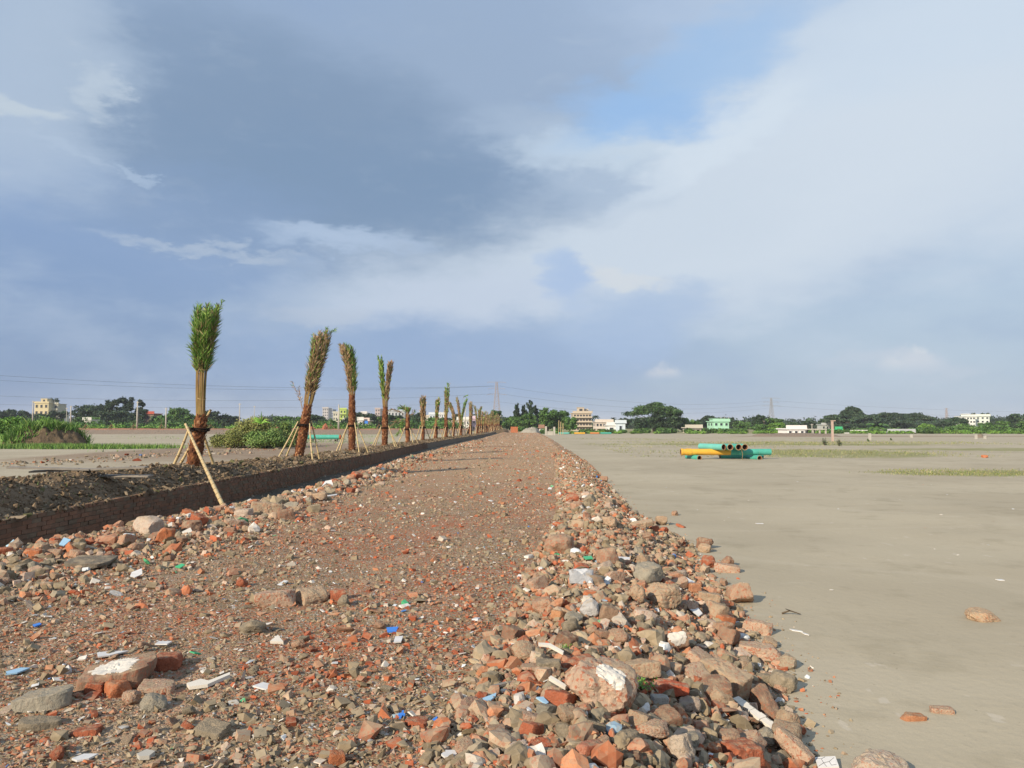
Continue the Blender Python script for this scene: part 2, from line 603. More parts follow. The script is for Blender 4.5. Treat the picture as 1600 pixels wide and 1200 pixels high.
def rubble_shader(name, source, dust=0.7, tex=1.0):
    """brick and mortar fragments; colour from attribute or object colour"""
    m, N, b = mat(name, 0.92, 0.15)
    if source == 'attr':
        at = N.node('ShaderNodeAttribute', attribute_name='Col')
        base = at.outputs['Color']
        al = at.outputs['Alpha']
        pos = N.node('ShaderNodeNewGeometry').outputs['Position']
    else:
        inf = N.node('ShaderNodeObjectInfo')
        base = inf.outputs['Color']
        al = inf.outputs['Alpha']
        tcn = N.node('ShaderNodeTexCoord')
        pos = N.vm('ADD', tcn.outputs['Object'], N.vm('SCALE', (31.0, 17.0, 23.0), inf.outputs['Random']))
    f1 = N.noise(pos, 14.0 * tex, 4, .6)
    f2 = N.noise(pos, 55.0 * tex, 4, .65)
    f3 = N.noise(pos, 240.0 * tex, 3, .7)
    c = N.vm('SCALE', base, N.m('ADD', .62, N.m('MULTIPLY', f1, .76)))
    # alpha = how much brick shows in blotches through the mortar
    blot = N.m('MULTIPLY', N.ss(f2, .52, .60), al)
    c = N.mix(blot, c, (.37, .12, .065))
    c = N.mix(N.m('MULTIPLY', N.ss(f2, .42, .34), .35), c, (.30, .25, .19))
    nz = N.sep(N.node('ShaderNodeNewGeometry').outputs['Normal'])[2]
    dm = N.m('MULTIPLY', N.ss(nz, .2, .95), N.m('MULTIPLY', N.ss(f1, .40, .66), dust))
    c = N.mix(dm, c, (.35, .275, .18))
    c = N.vm('SCALE', c, N.m('ADD', .82, N.m('MULTIPLY', f3, .36)))
    N.put(b.inputs['Base Color'], c)
    if source != 'attr':
        h = N.m('ADD', f2, N.m('MULTIPLY', f3, .25))
        bump(N, b, h, .012, 1.0)
    return m


M = {}
M['sand'] = make_ground_mat()
M['bed'] = make_bed_mat()
M['rub_s'] = rubble_shader('rubble_fragments', 'attr')
M['rub_o'] = rubble_shader('broken_masonry', 'obj', dust=.75, tex=.13)
M['plaster'] = simple('white_plaster', (.62, .58, .50), .28, 3, .75, .3, .002, 90)
M['tile_w'] = simple('glazed_white_tile', (.62, .61, .58), .30, 14, .4, .45)
M['blue'] = simple('blue_plastic', (.05, .20, .62), .2, 30, .4, .4)
M['sky_tile'] = simple('light_blue_tile', (.30, .48, .62), .12, 30, .35, .5)
M['green_p'] = simple('green_plastic', (.06, .42, .18), .2, 30, .4, .4)
M['mortar'] = simple('dark_mortar', (.19, .155, .12), .35, 6, .95, .1, .01, 30)


def soil_mat():
    m, N, b = mat('berm_soil', .95, .1)
    g = N.node('ShaderNodeNewGeometry').outputs['Position']
    f1 = N.noise(g, 1.3, 5, .6)
    f2 = N.noise(g, 11, 5, .65)
    f3 = N.noise(g, 60, 4, .65)
    c = N.mix(N.ss(f1, .35, .65), (.165, .118, .074), (.22, .165, .108))
    c = N.mix(N.m('MULTIPLY', N.ss(f2, .55, .72), .7), c, (.20, .155, .11))
    c = N.mix(N.m('MULTIPLY', N.ss(f2, .44, .34), .6), c, (.11, .08, .052))
    moss = N.m('MULTIPLY', N.ss(N.noise(N.vm('ADD', g, (5, 5, 5)), .9, 4, .6), .56, .68), .5)
    c = N.mix(moss, c, (.10, .105, .035))
    # sandy back slope
    at = N.node('ShaderNodeAttribute', attribute_name='Col')
    c = N.mix(N.sep(at.outputs['Color'])[0], c, N.mix(f2, (.27, .21, .145), (.33, .27, .19)))
    c = N.vm('SCALE', c, N.m('ADD', .75, N.m('MULTIPLY', f3, .5)))
    N.put(b.inputs['Base Color'], c)
    bump(N, b, N.m('ADD', N.m('MULTIPLY', f2, 1.0), N.m('MULTIPLY', f3, .3)), .05, .9)
    return m


M['soil'] = soil_mat()


def vcol_mat(name, rough=.9, spec=.15, var=.25, scale=20.0, sss=0.0):
    m, N, b = mat(name, rough, spec)
    at = N.node('ShaderNodeAttribute', attribute_name='Col')
    g = N.node('ShaderNodeNewGeometry').outputs['Position']
    f = N.noise(g, scale, 3, .6)
    N.put(b.inputs['Base Color'], N.vm('SCALE', at.outputs['Color'], N.m('ADD', 1 - var, N.m('MULTIPLY', f, 2 * var))))
    return m


M['veg'] = vcol_mat('leaves', .6, .3, .2, 3.0)
M['clod'] = vcol_mat('earth_clods', .95, .1, .35, 25.0)
M['brick'] = vcol_mat('brick', .92, .15, .6, 3.2)


def leaf_mat(name, c1, c2, sc=.8):
    m, N, b = mat(name, .55, .3)
    g = N.node('ShaderNodeNewGeometry').outputs['Position']
    at = N.node('ShaderNodeAttribute', attribute_name='Col')
    inf = N.node('ShaderNodeObjectInfo')
    f = N.noise(g, sc, 4, .6)
    c = N.mix(N.ss(f, .3, .7), c1, c2)
    c = N.vm('MULTIPLY', c, at.outputs['Color'])
    c = N.vm('SCALE', c, N.m('ADD', .85, N.m('MULTIPLY', inf.outputs['Random'], .3)))
    N.put(b.inputs['Base Color'], c)
    return m


M['leaf_dark'] = leaf_mat('dark_foliage', (.020, .042, .018), (.038, .068, .026))
M['leaf_mid'] = leaf_mat('mid_foliage', (.052, .115, .024), (.082, .158, .034))
M['leaf_bright'] = leaf_mat('bright_foliage', (.10, .22, .030), (.17, .30, .05))
M['leaf_olive'] = leaf_mat('olive_foliage', (.17, .20, .05), (.28, .28, .09))
M['leaf_thick'] = leaf_mat('thicket_foliage', (.10, .185, .04), (.17, .23, .065), 1.6)
M['leaf_deep'] = leaf_mat('deep_green_foliage', (.038, .080, .020), (.058, .112, .027))
M['bark'] = simple('bark', (.11, .085, .06), .3, 3, .95, .1, .02, 12)
M['palm_trunk'] = simple('palm_trunk', (.15, .060, .028), .5, 9, .95, .1, .02, 45)
M['boot'] = vcol_mat('leaf_base_scales', .9, .15, .4, 18.0)
M['stalk'] = vcol_mat('frond_stalk', .7, .25, .25, 14.0)
M['bamboo'] = simple('bamboo', (.50, .385, .20), .3, 7, .6, .3)
M['node'] = simple('bamboo_node', (.24, .165, .085), .3, 20, .8, .2)
M['rope'] = simple('black_rope', (.018, .014, .012), .3, 40, .9, .1)
M['timber'] = simple('weathered_timber', (.26, .235, .20), .4, 6, .9, .15, .004, 60)
M['concrete'] = simple('concrete', (.42, .40, .35), .2, 2, .9, .15)
M['steel'] = simple('galvanised_steel', (.30, .30, .31), .2, 2, .6, .4)
M['rust'] = simple('rust_painted_steel', (.34, .28, .26), .2, 2, .7, .3)
M['wire'] = simple('cable', (.05, .05, .055), .1, 1, .7, .3)
M['teal'] = simple('teal_pipe_paint', (.07, .36, .28), .35, 3.5, .6, .3)
M['teal2'] = simple('faded_teal_pipe_paint', (.13, .42, .36), .14, 2.5, .5, .35)
M['yellow'] = simple('yellow_pipe_paint', (.66, .37, .045), .25, 3.5, .6, .3)
M['rusty'] = simple('rusty_pipe_bore', (.13, .052, .028), .4, 8, .9, .1)
M['rim'] = simple('rusty_rim', (.40, .26, .14), .3, 12, .85, .2)
M['glass'] = simple('dark_window', (.035, .04, .05), .2, .5, .25, .5)
M['tin'] = simple('corrugated_tin', (.45, .47, .48), .15, 1, .5, .4)


def wall_mat(name, c):
    return simple(name, c, .1, .5, .9, .15)


# ================================================================== setting: ground
def nonlin(lo, hi, fine, n, c=0.0):
    """spacing fine near c, growing away"""
    t = np.linspace(-1, 1, n)
    k = 8.2
    s = np.sinh(k * t) / math.sinh(k)
    v = np.where(s < 0, c + s * (c - lo), c + s * (hi - c))
    return v


gx = np.unique(np.concatenate([nonlin(-4200, 4200, .2, 300, 2.0), np.arange(-11, 9, .35)]))
gy = np.unique(np.concatenate([nonlin(-400, 7000, .2, 420, 6.0), np.arange(2, 30, .3)]))
X, Y = np.meshgrid(gx, gy)
Yc = np.clip(Y, -20, 320)
Z = ground_z(X, Y)
# blend far ground to flat
zones = np.zeros((X.size, 3), np.float32)
x, y = X.ravel(), Y.ravel()


def ell(cx, cy, rx, ry, x=x, y=y, wob=.35, seed=31):
    q = ((x - cx) / rx) ** 2 + ((y - cy) / ry) ** 2
    q = q * (1 - wob + 2 * wob * fbm(x, y, 1.2 / min(rx, ry), 3, seed))
    return smooth(1.6 - q)


gA = G(1290, 708, ZS)   # green patch right of the pipes
gB = G(1520, 738, ZS)
gC = G(1500, 700, ZS)
veg_r = np.maximum.reduce([ell(gA.x, gA.y, 7.5, 9), ell(gB.x, gB.y, 4.5, 2.2), ell(gC.x + 6, gC.y - 4, 16, 5), ell(30, 84, 20, 5)])
far_veg = smooth((y - 186 - 8 * fbm(x, y, .05, 2, 3)) / 10)
mound_p = G(60, 698, -.1)
veg_l = np.maximum.reduce([ell(mound_p.x + 2, mound_p.y + 3, 11, 5.5), ell(-27, 66, 6, 3), ell(-14, 22, 4, 1.2) * .5, ell(-21, 40, 6, 1.2) * .6])
zones[:, 0] = np.maximum(np.where(x > 0, veg_r, veg_l), far_veg)
earth_l = ((x < XT(np.clip(y, -20, 320)) - 1.2) & (x > -26)) * smooth((y - 30) / 14) * smooth((86 - y) / 20)
zones[:, 1] = np.maximum(earth_l * .8, smooth(1.5 - np.abs(y - 150 + 6 * fbm(x, y, .03, 2, 8)) / 5) * (x > 42) * .8)
zones[:, 2] = ((x > XW(np.clip(y, -20, 320)) - .4) & (x < XW(np.clip(y, -20, 320)) + 2.2) & (y < 318)) * 1.0  # ditch floor band whose colour is darkened to stand for wall shade
nx, ny = len(gx), len(gy)
idx = np.arange(nx * ny).reshape(ny, nx)
Fq = np.stack([idx[:-1, :-1], idx[:-1, 1:], idx[1:, 1:], idx[1:, :-1]], -1).reshape(-1, 4)
Zf = Z.ravel() + np.where(y > 330, 0.12, 0) * 0
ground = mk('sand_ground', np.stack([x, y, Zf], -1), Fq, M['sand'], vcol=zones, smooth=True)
tag(ground, kind='structure')

# rubble road sheet (crushed brick embankment)
ys = np.unique(np.concatenate([np.arange(-6, 2, .25), 2 + np.cumsum(.035 * 1.0045 ** np.arange(760))]))
ys = ys[ys < 318]
ss_ = np.linspace(0, 1, 190)
YY, SS = np.meshgrid(ys, ss_, indexing='ij')
x0, x1 = XW(YY) + .75, XF(YY) + .45
XX = x0 + (x1 - x0) * SS
ZZ = road_z(XX, YY) + (vnoise(XX, YY, 16.0, 77) - .5) * .012 * (YY < 20)
ditch_shade_mask = smooth((XL(YY) - .25 - XX) / .5)  # where painted shade darkens the road sheet towards the ditch
vc = np.stack([ditch_shade_mask.ravel(), np.zeros(XX.size), np.zeros(XX.size)], -1).astype(np.float32)
i2 = np.arange(XX.size).reshape(XX.shape)
Fq = np.stack([i2[:-1, :-1], i2[:-1, 1:], i2[1:, 1:], i2[1:, :-1]], -1).reshape(-1, 4)
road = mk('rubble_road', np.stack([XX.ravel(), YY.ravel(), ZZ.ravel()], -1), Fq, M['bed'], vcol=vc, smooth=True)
tag(road, kind='structure')

# soil berm
ys = np.unique(np.concatenate([np.arange(-4, 10, .12), 10 + np.cumsum(.08 * 1.010 ** np.arange(345))]))
ys = ys[ys < 316]
ss_ = np.linspace(.04, 3.3, 70)
YY, SS = np.meshgrid(ys, ss_, indexing='ij')
XX = XW(YY) - SS
ZZ = berm_z(XX, YY)
vc = np.stack([smooth((SS.ravel() - 1.75 - .8 * (fbm(XX.ravel(), YY.ravel(), 1.0, 2, 5) - .5)) / .5), np.zeros(XX.size), np.zeros(XX.size)], -1).astype(np.float32)
i2 = np.arange(XX.size).reshape(XX.shape)
Fq = np.stack([i2[:-1, :-1], i2[1:, :-1], i2[1:, 1:], i2[:-1, 1:]], -1).reshape(-1, 4)
berm = mk('soil_berm', np.stack([XX.ravel(), YY.ravel(), ZZ.ravel()], -1), Fq, M['soil'], vcol=vc, smooth=True)
tag(berm, kind='structure')

# ================================================================== scatter engine


def hull_protos(n, lo=8, hi=12, sq=(1, .8, .6), seed=1, boxy=0.0):
    import bmesh
    r = random.Random(seed)
    out = []
    for i in range(n):
        bm = bmesh.new()
        pts = []
        if r.random() < boxy:
            for sx_ in (-1, 1):
                for sy_ in (-1, 1):
                    for sz_ in (-1, 1):
                        k = 1 if r.random() > .3 else r.uniform(.35, .8)
                        pts.append((sx_ * sq[0] * r.uniform(.75, 1) * k, sy_ * sq[1] * r.uniform(.75, 1), sz_ * sq[2] * r.uniform(.75, 1)))
        else:
            for k in range(r.randint(lo, hi)):
                v = Vector((r.gauss(0, 1), r.gauss(0, 1), r.gauss(0, 1))).normalized() * r.uniform(.7, 1.1)
                pts.append((v.x * sq[0], v.y * sq[1], v.z * sq[2]))
        for p in pts:
            bm.verts.new(p)
        res = bmesh.ops.convex_hull(bm, input=bm.verts[:])
        bmesh.ops.delete(bm, geom=list({g for g in res['geom_interior'] + res['geom_unused'] if isinstance(g, bmesh.types.BMVert)}), context='VERTS')
        bmesh.ops.triangulate(bm, faces=bm.faces[:])
        bm.verts.index_update()
        out.append((np.array([v.co[:] for v in bm.verts]), np.array([[v.index for v in f.verts] for f in bm.faces])))
        bm.free()
    return out


import bmesh


def ico(sub):
    bm = bmesh.new()
    bmesh.ops.create_icosphere(bm, subdivisions=sub, radius=1)
    bm.verts.index_update()
    V = np.array([v.co[:] for v in bm.verts])
    F = np.array([[v.index for v in f.verts] for f in bm.faces])
    bm.free()
    return V, F


ICO = {2: ico(2), 4: ico(4), 5: ico(5)}


def n3(V, s, seed):
    return (vnoise(V[:, 0] + V[:, 2] * .37, V[:, 1] - V[:, 2] * .21, s, seed) + vnoise(V[:, 1] + V[:, 0] * .31, V[:, 2] + 3, s, seed + 3) + vnoise(V[:, 2] - V[:, 1] * .27, V[:, 0] + 7, s, seed + 5)) / 3 - .5


def rock(kind, seed, sub=4, jag=0.0):
    r = np.random.default_rng(seed)
    U, F = ICO[sub]
    dims = {'block': (1, .52, .42), 'slab': (1, .7, .2), 'lump': (1, .82, .7), 'long': (1, .36, .3), 'half': (.9, .75, .62)}[kind]
    pl = []
    for ax in range(3):
        for s in (-1, 1):
            n = np.zeros(3); n[ax] = s
            n += r.normal(0, .07 if kind != 'lump' else .35, 3)
            pl.append((n / np.linalg.norm(n), dims[ax] * r.uniform(.85, 1.0)))
    for k in range({'block': 3, 'slab': 4, 'lump': 9, 'long': 3, 'half': 4}[kind]):
        n = r.normal(0, 1, 3); n /= np.linalg.norm(n)
        d = np.sqrt((n * n * np.array(dims) ** 2).sum()) * r.uniform(.85, 1.12)
        pl.append((n, d))
    inv = np.zeros(len(U))
    p = 16 if kind != 'lump' else 11
    for n, d in pl:
        inv += np.maximum(U @ n, 0) ** p / d ** p
    rad = inv ** (-1 / p)
    rad = np.minimum(rad, 1.1 if kind != 'lump' else 1.0)
    V = U * rad[:, None]
    V = V / np.abs(V).max()
    rough = {'block': .06, 'slab': .055, 'lump': .12, 'long': .06, 'half': .08}[kind]
    V = V + U * (n3(V, 3.2, seed % 50) * rough * 2.4 + n3(V, 8.5, seed % 40 + 3) * rough * 1.3 + n3(V, 20, seed % 30) * rough * .9 + np.minimum(n3(V, 11, seed % 20 + 9) + .12, 0) * rough * 2.2)[:, None]
    if jag:
        V = V * (1 + r.normal(0, jag, (len(V), 1)))
    return V, F


PR_chunk = hull_protos(26, 7, 11, (1, .8, .62), 1, .35)
PR_rough = [rock(k_, 500 + 7 * i_, 2, .045) for i_, k_ in enumerate(['block', 'half', 'slab', 'half', 'slab', 'block', 'lump', 'long', 'half', 'block', 'block', 'half', 'slab', 'long'])]
PR_peb = hull_protos(12, 6, 7, (1, .8, .6), 2)
PR_lump = hull_protos(16, 8, 11, (1, .9, .75), 6)
PR_flat = hull_protos(14, 6, 8, (1, .72, .12), 3, .4)


def rotmats(n, r, tilt=1.0):
    a = r.uniform(0, 2 * np.pi, n)
    b = r.normal(0, .45, n) * tilt
    c = r.normal(0, .45, n) * tilt
    ca, sa, cb, sb, cc, sc = np.cos(a), np.sin(a), np.cos(b), np.sin(b), np.cos(c), np.sin(c)
    Rz = np.zeros((n, 3, 3)); Rz[:, 0, 0] = ca; Rz[:, 0, 1] = -sa; Rz[:, 1, 0] = sa; Rz[:, 1, 1] = ca; Rz[:, 2, 2] = 1
    Rx = np.zeros((n, 3, 3)); Rx[:, 0, 0] = 1; Rx[:, 1, 1] = cb; Rx[:, 1, 2] = -sb; Rx[:, 2, 1] = sb; Rx[:, 2, 2] = cb
    Ry = np.zeros((n, 3, 3)); Ry[:, 1, 1] = 1; Ry[:, 0, 0] = cc; Ry[:, 0, 2] = sc; Ry[:, 2, 0] = -sc; Ry[:, 2, 2] = cc
    return Rz @ Rx @ Ry


def scatter(name, protos, pos, size, cols, material, r, tilt=1.0, parent=None, asp=None):
    n = len(pos)
    which = r.integers(0, len(protos), n)
    Rm = rotmats(n, r, tilt)
    sc = size[:, None] * (r.uniform(.75, 1.25, (n, 3)) if asp is None else asp)
    Vs, Fs, Cs, off = [], [], [], 0
    for k, (pv, pf) in enumerate(protos):
        ids = np.where(which == k)[0]
        if not len(ids):
            continue
        v = pv[None] * sc[ids][:, None, :]
        v = np.einsum('nij,nkj->nki', Rm[ids], v) + pos[ids][:, None, :]
        nv = len(pv)
        f = pf[None] + (np.arange(len(ids)) * nv)[:, None, None] + off
        Vs.append(v.reshape(-1, 3))
        Fs.append(f.reshape(-1, 3))
        Cs.append(np.repeat(cols[ids], nv, axis=0))
        off += nv * len(ids)
    o = mk(name, np.concatenate(Vs), np.concatenate(Fs), material, parent, vcol=np.concatenate(Cs).astype(np.float32))
    o['kind'] = 'stuff'
    return o


# palette: r g b brick-blotch
PAL = np.array([
    (.38, .105, .048, .2), (.31, .085, .042, .1), (.41, .145, .068, .3), (.43, .20, .105, .5),
    (.36, .20, .125, .9), (.33, .23, .155, .7), (.38, .29, .20, .5),
    (.28, .222, .142, .0), (.245, .198, .128, .0), (.33, .27, .18, .1), (.28, .24, .17, .0), (.23, .175, .108, .0),
    (.44, .35, .27, .6), (.50, .45, .37, .2), (.66, .63, .57, .0), (.60, .63, .64, .0), (.05, .17, .45, 0), (.30, .45, .55, 0), (.07, .36, .17, 0)])
PW_road = np.array([9, 8, 6, 6, 7, 8, 8, 12, 9, 8, 5, 8, 6, 1.6, .7, .4, .05, .1, .07])
PW_bank = np.array([3, 2.4, 4, 6, 9, 9, 8, 10, 9, 7, 5, 7, 5, 2.0, 1.1, .7, .05, .15, .07])
PW_white = np.array([0, 0, 0, 0, 0, 0, 0, 0, 0, 0, 1, 0, 1, 3, 8, 6, .3, .6, .3])


def pick(n, w, r):
    return PAL[r.choice(len(PAL), n, p=w / w.sum())] * np.concatenate([r.uniform(.8, 1.2, (n, 1)).repeat(3, 1), np.ones((n, 1))], 1)


W_RED = np.array([14, 11, 8, 7, 7, 4, 4, 6, 5, 4, 3, 4, 4, 1.2, .6, .4, .03, .06, .05])
W_EARTH = np.array([2.6, 2.4, 2, 2.5, 4, 6, 7, 15, 13, 9, 7, 13, 5, 1.8, .9, .6, .05, .1, .07])


def pick_zone(x, y, r):
    n = len(x)
    f = smooth((fbm(x, y, .9, 4, 71) - .46) / .16)
    a = pick(n, W_RED, r)
    b_ = pick(n, W_EARTH, r)
    return np.where((r.random(n) < f * .85)[:, None], a, b_)


def strip_points(n, ya, yb, lo, hi, r, power=1.0):
    """points with y density falling with distance; lo, hi functions of y"""
    t = r.random(n)
    y_ = ya * (yb / ya) ** (t ** power)
    return lo(y_) + (hi(y_) - lo(y_)) * r.random(n), y_


r1 = np.random.default_rng(11)
# 1 fine gravel, close
xx, yy = strip_points(52000, 2.2, 17, lambda y: np.maximum(XL(y) - .2, -.75 * y - .5), lambda y: XF(y) - .1, r1, .9)
sz = r1.lognormal(math.log(.011), .38, len(xx))
zz = road_z(xx, yy)
scatter('gravel', PR_peb, np.stack([xx, yy, zz + sz * .25], -1), sz, pick_zone(xx, yy, r1), M['rub_s'], r1)
# 2 fragments over the road, size grows with distance (only what can be told apart there)
xx, yy = strip_points(34000, 2.4, 60, lambda y: np.maximum(XL(y) - .15, -.75 * y - .5), lambda y: XC(y) + .4, r1, 1.0)
sz = r1.lognormal(math.log(.019), .45, len(xx)) * np.interp(yy, [3, 20, 60], [.85, 1.0, 1.35])
patchy = fbm(xx, yy, .5, 3, 51)
mid_ = (XL(yy) + XC(yy)) / 2 + .3
rut = np.exp(-((np.abs(xx - mid_) - .85) / .3) ** 2)
keep = r1.random(len(xx)) < np.interp(patchy, [.3, .6], [.3, 1.0]) * (1 - .65 * rut)
xx, yy, sz = xx[keep], yy[keep], sz[keep]
cc = pick_zone(xx, yy, r1)
scatter('brick_fragments', PR_chunk, np.stack([xx, yy, road_z(xx, yy) + sz * .15], -1), sz, cc, M['rub_s'], r1, .8)
# 3 pale flat shards
xx, yy = strip_points(1700, 2.6, 80, lambda y: np.maximum(XL(y), -.75 * y - .5), lambda y: XF(y) - .2, r1, 1.0)
sz = r1.lognormal(math.log(.022), .4, len(xx)) * np.interp(yy, [3, 20, 80], [.85, 1.1, 1.8])
scatter('tile_shards', PR_flat, np.stack([xx, yy, road_z(xx, yy) + .012], -1), sz, pick(len(xx), PW_white, r1), M['rub_s'], r1, .5)
# 4 bank rubble right side
xx, yy = strip_points(19000, 2.5, 46, lambda y: XC(y) - .35, lambda y: XF(y) + .02, r1, .95)
sz = r1.lognormal(math.log(.025), .45, len(xx)) * np.interp(yy, [3, 12, 46], [.85, 1.1, 1.4])
keep = sz < .085
xx, yy, sz = xx[keep], yy[keep], sz[keep]
cc = pick(len(xx), PW_bank, r1)
zz = surf_z(xx, yy) + sz * .35
bg_ = (sz > .034) & (yy < 22)
scatter('bank_rubble', PR_chunk, np.stack([xx, yy, zz], -1)[~bg_], sz[~bg_], cc[~bg_], M['rub_s'], r1, 1.3)
scatter('coarse_bank_rubble', PR_rough, np.stack([xx, yy, zz], -1)[bg_], sz[bg_] * 1.12, cc[bg_], M['rub_s'], r1, 1.3)
# 5 left crest rubble
xx, yy = strip_points(60000, 5.0, 75, lambda y: XL(y) - .75, lambda y: XL(y) + 1.7 + 1.9 * smooth((18 - y) / 8), r1, .95)
g_ = np.exp(-((xx - XL(yy) - .15) / (.75 + 1.6 * smooth((16 - yy) / 7) * (xx > XL(yy)))) ** 2) * (.35 + .65 * smooth((fbm(xx, yy, .8, 3, 81) - .38) / .2))
ofs = np.clip((xx - XL(yy)) / 3, 0, 1)
keep = r1.random(len(xx)) < g_
xx, yy = xx[keep], yy[keep]
sz = np.minimum(r1.lognormal(math.log(.029), .48, len(xx)) * np.interp(yy, [6, 12, 60], [.9, 1.1, 1.7]) * (1 - .45 * ofs[keep]), .10)
cc = pick(len(xx), PW_bank, r1)
zz = road_z(xx, yy) + sz * .35
bg_ = (sz > .048) & (yy < 26)
scatter('crest_rubble', PR_chunk, np.stack([xx, yy, zz], -1)[~bg_], sz[~bg_], cc[~bg_], M['rub_s'], r1, 1.3)
scatter('coarse_crest_rubble', PR_rough, np.stack([xx, yy, zz], -1)[bg_], sz[bg_] * 1.1, cc[bg_], M['rub_s'], r1, 1.3)
# 6 far road pieces
xx, yy = strip_points(9000, 45, 260, lambda y: XL(y) - .1, lambda y: XF(y), r1, .8)
sz = r1.lognormal(math.log(.05), .4, len(xx)) * np.interp(yy, [45, 260], [.9, 1.8])
scatter('distant_rubble', PR_peb, np.stack([xx, yy, road_z(xx, yy)], -1), sz, pick(len(xx), PW_bank, r1), M['rub_s'], r1)
# 7 clods on the berm
xx, yy = strip_points(42000, 8.5, 130, lambda y: XW(y) - 2.3, lambda y: XW(y) + .02, r1, .9)
sz = np.minimum(r1.lognormal(math.log(.021), .6, len(xx)) * np.interp(yy, [9, 25, 130], [.9, 1.4, 2.8]), .12)
PC = np.array([(.165, .120, .076, 1), (.125, .090, .058, 1), (.215, .16, .105, 1), (.28, .22, .15, 1), (.11, .108, .05, 1), (.25, .21, .15, 1)])
cc = PC[r1.choice(6, len(xx), p=[.33, .29, .2, .1, .05, .03])]
scatter('soil_clods', PR_lump, np.stack([xx, yy, berm_z(np.minimum(xx, XW(yy) - .08), yy) + sz * .2], -1), sz, cc, M['clod'], r1, 1.3)
# 8 crumbs in the ditch and at the sand's edge
xx, yy = strip_points(1300, 8.5, 60, lambda y: XW(y) + .05, lambda y: XL(y) - .6, r1)
sz = r1.lognormal(math.log(.03), .5, len(xx))
scatter('ditch_crumbs', PR_chunk, np.stack([xx, yy, surf_z(xx, yy)], -1), sz, PC[r1.choice(6, len(xx))] * [1.2, 1.2, 1.3, 1], M['clod'], r1)
xx, yy = strip_points(1500, 2.8, 30, lambda y: XF(y) - .1, lambda y: XF(y) + .1 + .45 * r1.random(len(y)) ** 2, r1)
sz = r1.lognormal(math.log(.012), .5, len(xx))
scatter('sand_edge_crumbs', PR_chunk, np.stack([xx, yy, surf_z(xx, yy)], -1), sz, pick(len(xx), PW_bank, r1), M['rub_s'], r1)
# 9 low rubble line on the left field and litter on the sand
pts = [(-.5, 727), (90, 722), (160, 718), (250, 712), (360, 706), (430, 700)]
px = r1.uniform(0, 440, 520)
py = np.interp(px, [p[0] for p in pts], [p[1] for p in pts]) + r1.normal(0, 2.6, 520)
q = np.array([G(a, b, -.1)[:] for a, b in zip(px, py)])
q = q[q[:, 0] < XW(q[:, 1]) - 3.1]
q[:, 2] = ground_z(q[:, 0], q[:, 1])
sz = r1.lognormal(math.log(.07), .4, len(q))
scatter('field_edge_rubble', PR_chunk, q, sz, pick(len(q), W_EARTH, r1) * [.85, .85, .85, 1], M['rub_s'], r1)

# ================================================================== brick retaining wall
wall = tag(empty('brick_wall', (0, 0, 0)), 'low dark brick retaining wall between the soil berm and the ditch', 'wall')
BR_COL = [(.175, .108, .072), (.20, .112, .072), (.16, .105, .072), (.18, .125, .083), (.17, .13, .09), (.215, .118, .074)]


def brick_mesh(name, c, lx=.118, ly=.238, lz=.064):
    mb = MB()
    j = lambda: random.uniform(-.003, .003)
    V = [(sx_ * lx / 2 + j(), sy_ * ly / 2 + j(), sz_ * lz / 2 + j()) for sz_ in (-1, 1) for sy_ in (-1, 1) for sx_ in (-1, 1)]
    Q = [(0, 2, 3, 1), (4, 5, 7, 6), (0, 1, 5, 4), (2, 6, 7, 3), (0, 4, 6, 2), (1, 3, 7, 5)]
    o = mk(name, V, np.array(Q), M['brick'], None, vcol=np.array([c] * 8, np.float32))
    return o


brick_src = [brick_mesh('brick', c) for c in BR_COL]
used_src = [False] * 6
WZ0, WZ1 = -.57, .19
courses = 10
cnt = 0
rest_pos, rest_c = [], []
rb = random.Random(5)
for row in range(courses):
    z = WZ1 - .076 * row - .036
    yb = 8.6 + (.125 if row % 2 else 0)
    while yb < 64:
        xb = float(XW(yb)) - .059 + rb.uniform(-.009, .006)
        k = rb.choice([0, 0, 1, 1, 2, 3, 4, 5])
        if 10.9 < yb < 18.3 and cnt < 298 and row < 9:
            if not used_src[k]:
                o = brick_src[k]; used_src[k] = True
            else:
                o = brick_src[k].copy(); COL.objects.link(o)
            o.parent = wall
            o.location = (xb, yb + rb.uniform(-.004, .004), z + rb.uniform(-.003, .003) + .006 * math.sin(yb * .9 + row))
            slope = (float(XW(yb + .5)) - float(XW(yb - .5)))
            o.rotation_euler = (rb.uniform(-.01, .01), 0, -math.atan(slope) + rb.uniform(-.012, .012))
            cnt += 1
        else:
            rest_pos.append((xb, yb, z)); rest_c.append(BR_COL[k])
        yb += .25
rp = np.array(rest_pos)
hb = np.array([(sx_ * .059, sy_ * .119, sz_ * .032) for sz_ in (-1, 1) for sy_ in (-1, 1) for sx_ in (-1, 1)])
Vb = (rp[:, None, :] + hb[None] + r1.normal(0, .002, (len(rp), 1, 3))).reshape(-1, 3)
Qb = np.array([(0, 2, 3, 1), (4, 5, 7, 6), (0, 1, 5, 4), (2, 6, 7, 3), (0, 4, 6, 2), (1, 3, 7, 5)])
Fb = (Qb[None] + (np.arange(len(rp)) * 8)[:, None, None]).reshape(-1, 4)
o = mk('brick', Vb, Fb, M['brick'], wall, vcol=np.repeat(np.array(rest_c, np.float32), 8, axis=0))
o['kind'] = 'stuff'
